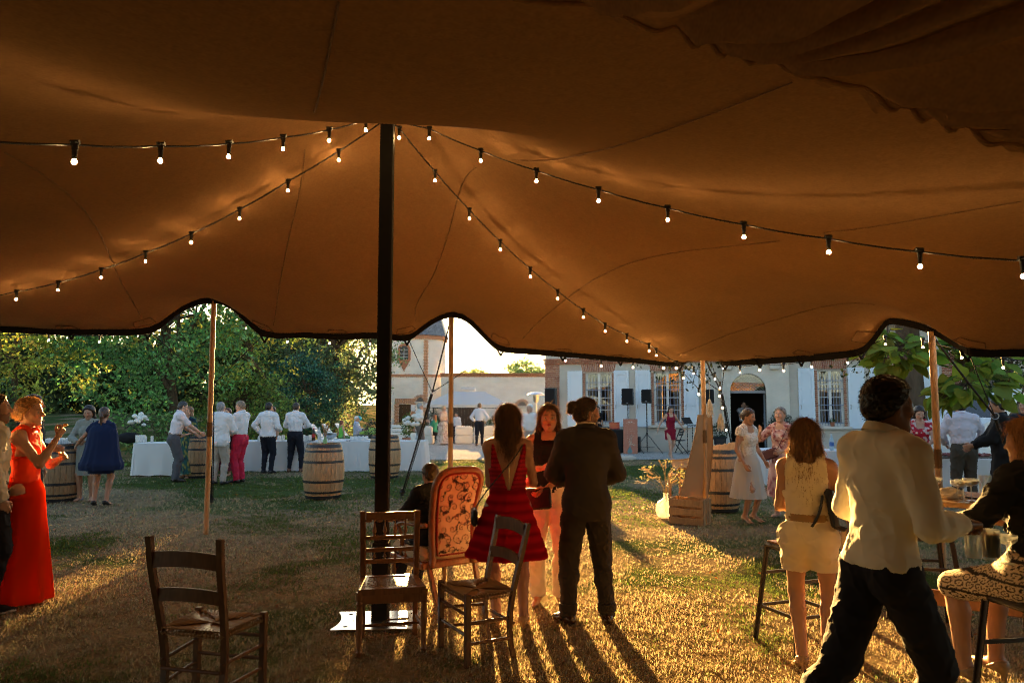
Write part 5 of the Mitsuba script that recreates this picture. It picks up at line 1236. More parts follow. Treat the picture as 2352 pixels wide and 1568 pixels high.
def yellow_set():
    for i, (u, nm) in enumerate(((921, 'chair'), (940, 'table'))):
        k = thing('garden_' + nm, ['pale yellow folding garden chair in front of the brick framed door', 'small pale yellow garden table in front of the brick framed door'][i], nm); y = 55.0; x = at(u, 970, y)[0]; z0 = -0.45; c = (0.55, 0.40, 0.16); ms = []
        h = 0.45 if not i else 0.70; w = 0.42 if not i else 0.85
        ms.append(('top', rbox((x, y, z0 + h), (w, 0.42, 0.03), 0.008), 'satin', c, False, None))
        for q in (-1, 1):
            for s_ in (-1, 1): ms.append(('leg', bar((x + q * w * 0.4, y - s_ * 0.18, z0), (x + q * w * 0.4 * (-1 if i else 1), y + s_ * 0.18, z0 + h), 0.03, 0.03), 'satin', c, False, None))
            if not i: ms.append(('back_post', bar((x + q * 0.19, y - 0.16, z0 + h), (x + q * 0.19, y - 0.22, z0 + 0.85), 0.03, 0.03), 'satin', c, False, None))
        if not i:
            for zz in (0.62, 0.72, 0.82): ms.append(('back_slat', rbox((x, y - 0.2, z0 + zz), (0.38, 0.02, 0.05), 0.005), 'satin', c, False, None))
        place(k, ms, 0, (0, 0, 0))
yellow_set()

# ---- in front of the house
def houseside(u, d):
    """ground point on the line of sight u, d metres in front of the house wall"""
    k = (u - 1176) / FOCAL; A = math.radians(16); e = np.array([math.cos(A), -math.sin(A)]); nn = np.array([-math.sin(A), -math.cos(A)]); o = np.array([HOUSE_O[0], HOUSE_O[1]]) + nn * d
    s_ = (k * o[1] - o[0]) / (e[0] - k * e[1]); q = o + e * s_; return np.array([q[0], q[1], 0.0])
BLACK = (0.014, 0.014, 0.015)
def speaker(label, u, d, vt, vb, w=0.40, tripod=True):
    k = thing('loudspeaker', label, 'speaker'); p = houseside(u, d); zt, zb = at(u, vt, p[1])[2], at(u, vb, p[1])[2]
    part(k, 'cabinet', tf(rbox((0, 0, (zt + zb) / 2), (w, 0.34, zt - zb), 0.03), -16, p), 'satin', BLACK, 40)
    part(k, 'grille', tf(rbox((0, -0.178, (zt + zb) / 2 + 0.01), (w - 0.05, 0.012, zt - zb - 0.08), 0.004), -16, p), 'matte', (0.02, 0.02, 0.021)); part(k, 'badge', tf(rbox((0, -0.186, zb + 0.07), (0.05, 0.006, 0.03), 0.002), -16, p), 'satin', (0.25, 0.27, 0.30))
    if tripod:
        s_ = thing('speaker_stand', label.replace('loudspeaker', 'tripod stand under the loudspeaker'), 'stand')
        part(s_, 'pole', tube([p + [0, 0, 0.1], p + [0, 0, zb]], 0.020, 10), 'satin', BLACK, 40); part(s_, 'collar', lathe([(0.02, 0.62), (0.034, 0.63), (0.034, 0.72), (0.02, 0.73)], 14, p), 'satin', BLACK, 40)
        for a in (200, 320, 80):
            t = math.radians(a); q = p + [0.62 * math.cos(t), 0.62 * math.sin(t), 0.01]
            part(s_, 'leg', tube([p + [0, 0, 0.68], q], 0.014, 8), 'satin', BLACK, 40); part(s_, 'brace', tube([p + [0, 0, 0.22], p * 0.55 + q * 0.45 + [0, 0, 0.36 * 0.55 + 0.02]], 0.008, 6), 'satin', BLACK, 40)
speaker('black loudspeaker behind the terracotta sign', 1441, 1.0, 892, 930, 0.40)
speaker('black loudspeaker between the left two windows right of the sign', 1484, 0.9, 894, 926, 0.34)
speaker('black loudspeaker against the brick corner of the house', 1265, 0.5, 891, 932, 0.40)
speaker('black loudspeaker behind the wooden pole and the burlap runner', 1627, 1.0, 894, 926, 0.34)
def sign():
    k = thing('sign_board', 'terracotta welcome sign with white lettering and a painted vase leaning by the gravel', 'sign'); p = houseside(1446, 1.55); z0 = 0.02; h = 1.19; w = 0.49
    R = lambda m: tf(m, -10, p, rx=-5)  # noqa: E731
    part(k, 'board', R(rbox((0, 0, z0 + h / 2), (w, 0.02, h), 0.003)), 'satin', (0.36, 0.135, 0.085))
    # the lettering is too far off to be read: rows of small script strokes
    rl = random.Random(11)
    for z, half_w, h_, bold in ((1.055, 0.13, 0.030, 0.006), (0.945, 0.19, 0.016, 0.0032), (0.865, 0.165, 0.020, 0.0034), (0.785, 0.15, 0.016, 0.0032), (0.71, 0.14, 0.014, 0.0030)):
        x, ms = -half_w, []
        while x < half_w - 0.02:
            n_ = rl.randint(4, 9); q = [(x + 0.0065 * i * (1.6 if bold > .005 else 1), z + h_ * 0.5 * math.sin(i * 1.9 + x * 40) * rl.uniform(.5, 1.0)) for i in range(n_)]
            ms.append(tube([(a, -0.0112, b) for a, b in q], bold, 4, flat=0.3)); x = q[-1][0] + 0.016
        part(k, 'lettering', R(join(ms)), 'matte', (0.72, 0.68, 0.62))
    for sx in (-1, 1): part(k, 'emblem', R((np.array([[sx * 0.045 - 0.03, -0.0115, 1.085], [sx * 0.045 + 0.03, -0.0115, 1.085], [sx * 0.045 + 0.01, -0.0115, 1.115], [sx * 0.045, -0.0115, 1.13], [sx * 0.045 - 0.02, -0.0115, 1.11]]), np.array([[0, 1, 2], [0, 2, 3], [0, 3, 4]]))), 'matte', (0.72, 0.68, 0.62))
    a = [(0.03 * c_, z) for c_, z in ((0.5, 0.28), (0.5, 0.23), (1.6, 0.17), (2.9, 0.10), (2.7, 0.04), (1.5, 0.015))]; pg = [(x, z) for x, z in a] + [(-x, z) for x, z in a[::-1]]
    v, f = prism(Polygon(pg), 0, 0.002); part(k, 'painted_vase', R((np.stack([v[:, 0] - 0.02, -0.0105 - v[:, 2], v[:, 1] + 0.01], -1), f[:, ::-1])), 'matte', (0.16, 0.24, 0.25))
    rg = random.Random(2); ms = []
    for i in range(60):
        t = rg.random(); x = -0.02 + (rg.uniform(-.09, .13)) * t; z = 0.30 + 0.34 * t if i < 44 else 0.30 + 0.06 * rg.random(); x = x if i < 44 else 0.02 + 0.16 * rg.random(); s_ = 0.018; ang = rg.uniform(0, 6.28)
        q = np.array([(0, 0), (0.5, 0.3), (1, 0), (0.5, -0.3)]) * s_ * 1.6; q = q @ np.array([[math.cos(ang), math.sin(ang)], [-math.sin(ang), math.cos(ang)]]); ms.append((np.stack([q[:, 0] + x, np.full(4, -0.0115 - 0.0001 * (i % 7)), q[:, 1] + z], -1), np.array([[0, 1, 2], [0, 2, 3]])))
    part(k, 'painted_leaf', R(join(ms)), 'matte', (0.40, 0.42, 0.34), kind='stuff')
sign()
def dj():
    p = houseside(1385, 1.1); k = thing('draped_table', 'black draped disc jockey table in front of the first window', 'table'); w, d, h = 0.74, 0.35, 0.80
    v = np.array([[x * w * (1.0 if z else 0.86), y * d, z * h] for z in (0, 1) for y in (-1, 1) for x in (-1, 1)], float); part(k, 'drape', tf((v, BOXF), -16, p), 'cloth', (0.010, 0.010, 0.011)); part(k, 'tabletop', tf(rbox((0, 0, h + 0.02), (2 * w + 0.04, 2 * d + 0.04, 0.03), 0.008), -16, p), 'satin', BLACK)
    m = thing('mixing_desk', 'black mixing desk with knobs on the draped table', 'mixer'); part(m, 'case', tf(rbox((-0.20, 0, h + 0.075), (0.75, 0.38, 0.07), 0.01), -16, p), 'satin', (0.02, 0.02, 0.022))
    for i in range(12): part(m, 'knob', tf(tube([(-0.52 + 0.058 * i, -0.10 + 0.08 * (i % 3), h + 0.11), (-0.52 + 0.058 * i, -0.10 + 0.08 * (i % 3), h + 0.13)], 0.012, 8), -16, p), 'satin', (0.3, 0.3, 0.32), 40)
    l = thing('laptop', 'open laptop with a dark red lid on the draped table', 'laptop'); part(l, 'lid', tf(rbox((0.38, 0.05, h + 0.16), (0.36, 0.012, 0.24), 0.004), -16, p, rx=0), 'gloss', (0.22, 0.008, 0.03)); part(l, 'base', tf(rbox((0.38, 0.19, h + 0.045), (0.36, 0.26, 0.018), 0.004), -16, p), 'satin', (0.1, 0.1, 0.1))
    q = thing('flight_case', 'low black flight case behind the terracotta sign', 'case'); c = houseside(1432, 0.45); part(q, 'box', tf(rbox((0, 0, 0.28), (1.15, 0.4, 0.54), 0.03), -16, c), 'satin', BLACK, 40); part(q, 'lid_edge', tf(rbox((0, 0, 0.44), (1.17, 0.42, 0.02), 0.004), -16, c), 'steel', (0.12, 0.12, 0.12))
dj()
def stands():
    for i, (u, nm, lab) in enumerate(((1576, 'music_stand', 'black music stand right of the woman in the burgundy dress'), (1588, 'keyboard_stand', 'black microphone stand with a flat tray next to the music stand'))):
        k = thing(nm, lab, 'stand'); p = houseside(u, 1.3 - 0.3 * i)
        part(k, 'shaft', tube([p, p + [0, 0, 1.05 - 0.1 * i]], 0.013, 8), 'satin', BLACK, 40)
        for a in (30, 150, 270): t = math.radians(a); part(k, 'foot', tube([p + [0, 0, 0.16], p + [0.3 * math.cos(t), 0.3 * math.sin(t), 0.012]], 0.010, 6), 'satin', BLACK, 40)
        part(k, 'desk', tf(rbox((0, 0, 0), (0.40, 0.012, 0.28 if not i else 0.05), 0.003), 30, p + [0, 0, 1.15 - 0.17 * i], rx=-38), 'satin', BLACK)
    k = thing('folding_chair', 'black folding chair behind the woman in the burgundy dress', 'chair'); p = houseside(1556, 0.8); ms = []
    for x in (-.2, .2): ms.append(('side_frame', bar((x, .22, 0), (x, -.14, .86), .02, .03), 'satin', BLACK, False, None)); ms.append(('rear_leg', bar((x, -.24, 0), (x, .14, .46), .02, .03), 'satin', BLACK, False, None))
    ms.append(('seat', rbox((0, .02, .46), (.40, .38, .03), .01), 'satin', BLACK, False, None)); ms += [('back_slat', rbox((0, -.09 - .02 * i, .66 + .09 * i), (.38, .015, .06), .005), 'satin', BLACK, False, None) for i in range(3)]
    place(k, ms, 55, p)
stands()
def urn():
    p = houseside(1650, 1.2); k = thing('urn_planter', 'black cast iron urn with a clipped grey green bush beside the arched door', 'planter')
    part(k, 'urn', lathe([(0, 0), (0.20, 0), (0.20, 0.05), (0.09, 0.10), (0.07, 0.20), (0.12, 0.26), (0.19, 0.36), (0.20, 0.54), (0.25, 0.60), (0.23, 0.62), (0, 0.56)], 28, p), 'satin', (0.018, 0.018, 0.02), 35)
    for i, (q, R, c, seed) in enumerate(((p + [0, 0, 0.80], (0.30, 0.30, 0.30), k, 3),)): shrub_into(c, 'bush', q, R, 900, 0.05, (0.055, 0.075, 0.045), seed)
    p2 = houseside(1790, 0.6); k2 = thing('potted_bush', 'bushy grey green shrub in a pot right of the arched door', 'plant'); part(k2, 'pot', lathe([(0, 0), (0.20, 0), (0.26, 0.42), (0.24, 0.42), (0, 0.36)], 24, p2), 'satin', (0.16, 0.075, 0.05), 40); shrub_into(k2, 'bush', p2 + [0, 0, 0.95], (0.40, 0.36, 0.55), 1500, 0.06, (0.07, 0.09, 0.06), 5)
    p3 = tf((np.array([[10.02, -0.10, Z0 + 0.0]]), None), HOUSE_A, HOUSE_O)[0][0]; k3 = thing('flower_pot', 'tiny terracotta pot on the sill of the window right of the door', 'pot'); part(k3, 'pot', lathe([(0, 0), (0.06, 0), (0.085, 0.15), (0, 0.13)], 16, p3), 'satin', (0.30, 0.11, 0.06), 40); shrub_into(k3, 'plant', p3 + [0, 0, 0.19], (0.10, 0.10, 0.08), 120, 0.04, (0.06, 0.10, 0.03), 7)
    p4 = at(935, 1018, 29.5) * [1, 1, 0]; k4 = thing('flower_pot', 'terracotta pot of tall thin leaves behind the rose bouquet', 'plant'); part(k4, 'pot', lathe([(0, 0), (0.14, 0), (0.20, 0.40), (0.18, 0.40), (0, 0.34)], 20, p4), 'satin', (0.32, 0.14, 0.09), 40); shrub_into(k4, 'plant', p4 + [0, 0, 0.85], (0.28, 0.25, 0.55), 260, 0.10, (0.10, 0.14, 0.05), 8)
    p5 = at(855, 1012, 29.5) * [1, 1, 0]; k5 = thing('potted_bush', 'grey leaved shrub in a pot left of the black tent pole by the pool', 'plant'); part(k5, 'pot', lathe([(0, 0), (0.16, 0), (0.2, 0.3), (0, 0.26)], 20, p5), 'satin', (0.2, 0.2, 0.2), 40); shrub_into(k5, 'bush', p5 + [0, 0, 0.72], (0.36, 0.3, 0.42), 700, 0.06, (0.06, 0.075, 0.065), 9)
    p6 = at(1137, 985, 43.0); p6[2] = -0.45; k6 = thing('potted_bush', 'low green shrub at the right post of the gazebo', 'plant'); part(k6, 'stem', tube([p6, p6 + [0, 0, 0.5]], 0.05, 8), 'bark', None, True); shrub_into(k6, 'bush', p6 + [0, 0, 0.75], (0.9, 0.7, 0.75), 1500, 0.10, (0.05, 0.085, 0.03), 10)
    p7 = at(993, 985, 46.0); p7[2] = -0.45; k7 = thing('potted_bush', 'dark green shrub inside the gazebo at its left', 'plant'); part(k7, 'stem', tube([p7, p7 + [0, 0, 0.5]], 0.05, 8), 'bark', None, True); shrub_into(k7, 'bush', p7 + [0, 0, 0.9], (0.65, 0.6, 0.95), 1500, 0.10, (0.03, 0.055, 0.022), 11)
def shrub_into(root, name, c, R, n, s, col, seed):
    rg = np.random.default_rng(seed); d = rg.normal(0, 1, (n, 3)); d /= np.linalg.norm(d, axis=1, keepdims=True)
    r = rg.uniform(0.35, 1.0, (n, 1)) ** 0.5 * (0.75 + 0.5 * meshkit.noise(d * 2.2 + seed, seed))[:, None]
    o = np.asarray(c) + d * r * np.asarray(R); leaves(root, name, o, s, col, rg, out=d)
def leaves(root, name, o, s, col, rg, out=None, mat='leafy', kind='stuff', vary=0.5, yellow=0.0):
    n = len(o); ax = rg.normal(0, 1, (n, 3)) + (0 if out is None else out * 0.6) + [0, 0, -0.25]; ax /= np.linalg.norm(ax, axis=1, keepdims=True)
    sd = np.cross(ax, rg.normal(0, 1, (n, 3))); sd /= np.linalg.norm(sd, axis=1, keepdims=True)
    L = s * rg.uniform(0.6, 1.35, (n, 1))
    v = np.stack([o - ax * L * 0.5, o + sd * L * 0.30, o + ax * L * 0.55, o - sd * L * 0.30], 1).reshape(-1, 3)
    b = np.arange(n)[:, None] * 4; f = np.vstack([b + [0, 1, 2], b + [0, 2, 3]])
    c = np.asarray(col) * rg.uniform(1 - vary, 1 + vary * 1.3, (n, 1)) * (1 + rg.normal(0, 0.12, (n, 3)))
    if yellow: y = rg.random(n) < yellow; c[y] = np.array([0.22, 0.17, 0.03]) * rg.uniform(0.6, 1.3, (y.sum(), 1))
    return part(root, name, (v, f), mat, np.repeat(np.clip(c, 0.004, 0.9), 4, 0), False, kind=kind)
urn()
k = thing('stone_slab', 'flat round stone slab set at the edge of the gravel below the sign', 'stone'); p = gp(1416, 1054); a = np.linspace(0, 2 * np.pi, 28)[:-1]
m = prism(Polygon([(0.62 * math.cos(t) * (1 + 0.04 * math.sin(5 * t)), 0.40 * math.sin(t)) for t in a]), 0.0, 0.07); part(k, 'slab', tf(m, 0, p), 'plaster', uv=(0.5, 0)); part(k, 'upper_slab', tf((m[0] * [0.86, 0.8, 0.5] + [0, 0.05, 0.07], m[1]), 0, p), 'plaster', uv=(0.9, 0))
def van():
    k = thing('van', 'white delivery van parked at the far right behind the leaves', 'van'); p = np.array([14.6, 21.5, 0.0]); w, L, H = 1.9, 4.8, 2.1
    prof = Polygon([(-2.4, 0.35), (-2.4, 1.9), (-2.2, 2.08), (0.7, 2.08), (1.0, 2.02), (1.75, 1.30), (2.35, 1.10), (2.45, 0.7), (2.42, 0.35)]).buffer(0.06, 4)
    v, f = prism(prof, -w / 2, w / 2); B = lambda m: tf((np.stack([m[0][:, 0], -m[0][:, 2], m[0][:, 1]], -1), m[1]), 196, p)  # noqa: E731
    part(k, 'body', B((v, f)), 'gloss', (0.72, 0.74, 0.75), 30)
    for s_ in (-1, 1):
        part(k, 'side_window', B(prism(Polygon([(0.35, 1.35), (0.35, 1.85), (0.95, 1.85), (1.5, 1.35)]), s_ * (w / 2 + 0.005) - 0.005, s_ * (w / 2 + 0.005) + 0.005)), 'gloss', (0.02, 0.025, 0.03)); part(k, 'door_groove', B(prism(Polygon([(-0.6, 0.45), (-0.6, 1.95), (-0.585, 1.95), (-0.585, 0.45)]), s_ * (w / 2 + 0.003) - 0.004, s_ * (w / 2 + 0.003) + 0.004)), 'satin', (0.15, 0.15, 0.15))
        for x in (-1.5, 1.55):
            wv, wf = lathe([(0.10, -0.11), (0.30, -0.11), (0.34, -0.08), (0.34, 0.08), (0.30, 0.11), (0.10, 0.11)], 24); t_ = part(k, 'wheel', B((np.stack([wv[:, 0] + x, wv[:, 1] + 0.34, wv[:, 2] + s_ * (w / 2 - 0.08)], -1), wf)), 'satin', (0.015, 0.015, 0.016), 40); hv, hf = lathe([(0, 0.0), (0.2, 0.0)], 16); part(t_, 'hub', B((np.stack([hv[:, 0] + x, hv[:, 1] + 0.34, hv[:, 2] + s_ * (w / 2 + 0.04)], -1), hf)), 'steel', (0.5, 0.5, 0.5))
    part(k, 'windscreen', B((lambda m: (np.stack([1.06 + (1 - m[0][:, 1]) * 0.72 + 0.06, 1.32 + m[0][:, 1] * 0.68, m[0][:, 0]], -1), m[1]))(prism(Polygon([(-0.82, 0.02), (0.82, 0.02), (0.76, 0.96), (-0.76, 0.96)]), 0, 0.01))), 'gloss', (0.02, 0.025, 0.03))
van()
def outbuilding():
    k = thing('outbuilding', 'white rendered outbuilding with a brick arch beyond the right end of the house', 'building'); y = 30.0; x0, x1 = at(2190, 850, y)[0], at(2420, 850, y)[0]
    part(k, 'wall', box(((x0 + x1) / 2, y + 2, 2.4), (x1 - x0, 4, 4.8)), 'plaster', uv=(1.0, 0)); part(k, 'roof', (np.array([[x0 - .3, y - .3, 4.8], [x1 + .3, y - .3, 4.8], [x1 + .3, y + 4.3, 4.8], [x0 - .3, y + 4.3, 4.8], [x0 - .3, y + 2, 6.2], [x1 + .3, y + 2, 6.2]]), np.array([[0, 1, 5], [0, 5, 4], [2, 3, 4], [2, 4, 5], [0, 4, 3], [1, 2, 5]])), 'brickwork', uv=(0.4, 0))
    cx, cz = at(2262, 880, y)[0], at(2262, 880, y)[2]; rg = random.Random(6)
    for i in range(23):
        t = math.pi * (i + 0.5) / 23; m = box((0, 0, 0.82), (0.088, 0.05, 0.46)); v = m[0]; c_, s_ = math.cos(math.pi / 2 - t), math.sin(math.pi / 2 - t); part(k, 'brick', (np.stack([v[:, 0] * c_ + v[:, 2] * s_ + cx, v[:, 1] + y - 0.025, -v[:, 0] * s_ + v[:, 2] * c_ + cz], -1), m[1]), 'brickwork', uv=(0.5 + 0.5 * rg.random(), 0))
    a = np.linspace(0, math.pi, 14); v, f = prism(Polygon([(0.58 * math.cos(t), 0.58 * math.sin(t)) for t in a] + [(-0.58, -1.5), (0.58, -1.5)]), 0, 0.03); part(k, 'arched_door', (np.stack([v[:, 0] + cx, y - 0.03 + v[:, 2], v[:, 1] + cz], -1), f[:, ::-1]), 'satin', (0.10, 0.09, 0.09))
outbuilding()

# ------------------------------------------------------------------ people: bodies and clothes from smooth distance fields
class Field:
    def __init__(s, lo, hi, h):
        s.h = h; s.lo = np.asarray(lo, float); n = np.ceil((np.asarray(hi) - s.lo) / h).astype(int) + 2
        s.ax = [s.lo[i] + h * np.arange(n[i]) for i in range(3)]
        s.d = np.full(n, 1.0, np.float32)
    def region(s, lo, hi):
        sl, g = [], []
        for i in range(3):
            a = max(0, int((lo[i] - s.lo[i]) / s.h)); b = min(len(s.ax[i]), int((hi[i] - s.lo[i]) / s.h) + 2)
            if b <= a: return None, None
            sl.append(slice(a, b)); g.append(s.ax[i][a:b])
        return tuple(sl), (g[0][:, None, None], g[1][None, :, None], g[2][None, None, :])
    def merge(s, sl, d, k):
        a = s.d[sl]; h = np.maximum(k - np.abs(a - d), 0) / k
        s.d[sl] = np.minimum(a, d) - h * h * k * 0.25
    def seg(s, a, b, ra, rb, k=0.03, flat=None):
        a, b = np.asarray(a, float), np.asarray(b, float); m = max(ra, rb) + k + 2 * s.h
        sl, g = s.region(np.minimum(a, b) - m, np.maximum(a, b) + m)
        if sl is None: return
        ba = b - a; L = max(ba @ ba, 1e-9)
        p = [g[i] - a[i] for i in range(3)]
        t = np.clip((p[0] * ba[0] + p[1] * ba[1] + p[2] * ba[2]) / L, 0, 1)
        q = [p[i] - t * ba[i] for i in range(3)]
        r2 = q[0] ** 2 + q[1] ** 2 + q[2] ** 2
        if flat is not None:
            n, f = flat; c = q[0] * n[0] + q[1] * n[1] + q[2] * n[2]
            r2 = r2 + c * c * (1 / f ** 2 - 1)
        s.merge(sl, np.sqrt(r2) - (ra + (rb - ra) * t), k)
    def ell(s, c, r, R=None, k=0.02, sub=False):
        c, r = np.asarray(c, float), np.asarray(r, float); m = r.max() + k + 2 * s.h
        sl, g = s.region(c - m, c + m)
        if sl is None: return
        p = [g[i] - c[i] for i in range(3)]
        if R is not None: p = [p[0] * R[0, i] + p[1] * R[1, i] + p[2] * R[2, i] for i in range(3)]
        l = np.sqrt((p[0] / r[0]) ** 2 + (p[1] / r[1]) ** 2 + (p[2] / r[2]) ** 2)
        d = (l - 1) * r.min()
        if sub:
            a = s.d[sl]; b = -d; h = np.maximum(k - np.abs(a - b), 0) / k
            s.d[sl] = np.maximum(a, b) + h * h * k * 0.25
        else: s.merge(sl, d, k)
    def cut(s, pt, n):
        n = np.asarray(n, float); n = n / np.linalg.norm(n)
        d = (s.ax[0][:, None, None] - pt[0]) * n[0] + (s.ax[1][None, :, None] - pt[1]) * n[1] + (s.ax[2][None, None, :] - pt[2]) * n[2]
        s.d = np.maximum(s.d, d.astype(np.float32))
    def mesh(s):
        d = s.d; ins = d < 0
        if not ins.any(): return np.zeros((3, 3)), np.array([[0, 1, 2]])
        c = np.zeros(tuple(x - 1 for x in d.shape), np.int8)
        for i in (0, 1):
            for j in (0, 1):
                for k in (0, 1):
                    c += ins[i:d.shape[0] - 1 + i, j:d.shape[1] - 1 + j, k:d.shape[2] - 1 + k]
        act = (c > 0) & (c < 8)
        I = np.argwhere(act); idx = np.full(act.shape, -1, np.int64); idx[act] = np.arange(len(I))
        cor = {(i, j, k): d[I[:, 0] + i, I[:, 1] + j, I[:, 2] + k] for i in (0, 1) for j in (0, 1) for k in (0, 1)}
        acc = np.zeros((len(I), 3)); cnt = np.zeros(len(I))
        for a in cor:
            for ax in range(3):
                if a[ax] == 0:
                    b = tuple(1 if q == ax else a[q] for q in range(3))
                    da, db = cor[a], cor[b]; x = (da < 0) != (db < 0)
                    t = np.where(x, da / np.where(x, da - db, 1), 0)
                    P = np.broadcast_to(np.array(a, float), (len(I), 3)).copy(); P[:, ax] = t
                    acc += P * x[:, None]; cnt += x
        V = s.lo + (I + acc / np.maximum(cnt, 1)[:, None]) * s.h
        F = []
        for ax in range(3):
            u, w = [(1, 2), (2, 0), (0, 1)][ax]
            sl0 = [slice(1, -1)] * 3; sl0[ax] = slice(0, -1); sl1 = [slice(1, -1)] * 3; sl1[ax] = slice(1, None)
            A, B = ins[tuple(sl0)], ins[tuple(sl1)]
            E = np.argwhere(A != B)
            if not len(E): continue
            off = np.ones(3, int); off[ax] = 0; E = E + off
            flip = ins[E[:, 0], E[:, 1], E[:, 2]]
            q = []
            for du, dw in ((-1, -1), (0, -1), (0, 0), (-1, 0)):
                e = E.copy(); e[:, u] += du; e[:, w] += dw
                q.append(idx[e[:, 0], e[:, 1], e[:, 2]])
            q = np.stack(q, 1); q[~flip] = q[~flip][:, ::-1]
            q = q[(q >= 0).all(1)]
            F += [q[:, [0, 1, 2]], q[:, [0, 2, 3]]]
        return V, np.vstack(F)

def rot(ax, deg):
    return trimesh.transformations.rotation_matrix(math.radians(deg), ax)[:3, :3]

# --- one head and three hands, modelled once and reused at every person's size
def make_head(h, female):
    f = Field((-0.10, -0.125, -0.19), (0.10, 0.13, 0.14), h)
    f.ell((0, -0.012, 0.032), (0.073, 0.093, 0.085), k=0.02)
    f.ell((0, 0.024, -0.030), (0.057 if female else 0.060, 0.062, 0.086), k=0.03)
    ch = 0.019 if female else 0.024
    for x in (-1, 1):
        f.seg((x * 0.048, -0.005, -0.045), (x * 0.013, 0.064, -0.096), 0.020, ch, 0.03)
        f.seg((x * 0.010, 0.078, 0.020), (x * 0.045, 0.062, 0.020), 0.011, 0.011, 0.016)
        f.ell((x * 0.040, 0.056, -0.022), (0.024, 0.024, 0.024), k=0.03)
        f.ell((x * 0.031, 0.097, 0.001), (0.018, 0.019, 0.013), k=0.012, sub=True)
        f.ell((x * 0.031, 0.0715, 0.001), (0.0135, 0.0135, 0.0115), k=0.004)
        f.ell((x * 0.076, -0.010, -0.006), (0.009, 0.020, 0.033), k=0.010)
    f.seg((0, 0.084, 0.014), (0, 0.106, -0.021), 0.007, 0.0125, 0.012)
    for x in (-1, 1): f.ell((x * 0.012, 0.092, -0.026), (0.009, 0.011, 0.008), k=0.008)
    f.seg((-0.019, 0.081, -0.0535), (0.019, 0.081, -0.0535), 0.005, 0.005, 0.008); f.seg((0, 0.086, -0.0525), (0, 0.086, -0.0525), 0.007, 0.007, 0.010)
    f.seg((-0.014, 0.083, -0.0645), (0.014, 0.083, -0.0645), 0.0072, 0.0072, 0.008)
    f.ell((0, 0.093, -0.0588), (0.022, 0.008, 0.0022), k=0.004, sub=True)
    n = 0.046 if female else 0.056
    f.seg((0, -0.022, -0.05), (0, -0.042, -0.19), n, n * 1.06, 0.03)
    return f.mesh()

def make_hand(h, curls, spread=1.0):
    f = Field((-0.11, -0.06, -0.12), (0.08, 0.21, 0.06), h)
    xs, ls = (-0.030, -0.010, 0.010, 0.028), (0.072, 0.080, 0.074, 0.058)
    f.seg((0, -0.05, 0), (0, 0.012, 0), 0.027, 0.027, 0.015, flat=((0, 0, 1.0), 0.75))
    for x, L, cu in zip(xs, ls, curls[:4]):
        b = np.array([x, 0.088 - 0.25 * abs(x - 0.004), 0.0])
        f.seg((x * 0.6, 0.01, 0), b, 0.0155, 0.0125, 0.012)
        ang, p = 0.0, b; d0 = np.array([x * 2.2 * spread, 1.0, 0]); d0 /= np.linalg.norm(d0)
        for frac, r0, r1, kk in ((0.45, 0.0105, 0.0095, 1.0), (0.32, 0.0095, 0.0085, 1.25), (0.23, 0.0085, 0.0072, 0.8)):
            ang += cu * kk; a = math.radians(ang)
            q = p + L * frac * np.array([d0[0] * math.cos(a), d0[1] * math.cos(a), -math.sin(a)])
            f.seg(p, q, r0, r1, 0.005); p = q
    c = curls[4]
    p = [np.array([-0.018, 0.020, -0.004]), np.array([-0.050, 0.048, -0.014 - 0.010 * c]), np.array([-0.058 + 0.014 * c, 0.078, -0.022 - 0.022 * c]), np.array([-0.056 + 0.026 * c, 0.103, -0.026 - 0.034 * c])]
    for i, (r0, r1) in enumerate(((0.017, 0.013), (0.012, 0.0105), (0.0105, 0.008))): f.seg(p[i], p[i + 1], r0, r1, 0.008)
    return f.mesh()
HANDS = {(n, q): make_hand(h, c, sp) for q, h in (('near', 0.0036), ('far', 0.0075)) for n, c, sp in (('relaxed', (16, 20, 24, 28, 0.4), 1.0), ('grip', (52, 55, 58, 60, 1.3), 0.6), ('flat', (4, 4, 6, 8, 0.1), 1.6), ('pinch', (46, 40, 56, 64, 1.2), 0.7))}
HEADS = {(s, q): make_head(h, s == 'f') for q, h in (('near', 0.0042), ('mid', 0.0068), ('far', 0.011)) for s in 'mf'}

SKIN = {'fair': (0.50, 0.29, 0.20), 'tan': (0.40, 0.205, 0.125), 'olive': (0.33, 0.175, 0.105), 'dark': (0.16, 0.075, 0.042)}

def ik(a, t, l1, l2, pole):
    """joint between a and t: lengths l1, l2, bending towards pole; also the reached end"""
    a, t = np.asarray(a, float), np.asarray(t, float); d = t - a; L = np.linalg.norm(d) + 1e-9
    if L > (l1 + l2) * 0.995: t = a + d / L * (l1 + l2) * 0.995; d = t - a; L = np.linalg.norm(d)
    c = (l1 * l1 + L * L - l2 * l2) / (2 * L); h = math.sqrt(max(l1 * l1 - c * c, 0))
    d /= L; p = np.asarray(pole, float); p = p - d * (p @ d); p /= np.linalg.norm(p) + 1e-9
    return a + d * c + p * h, t

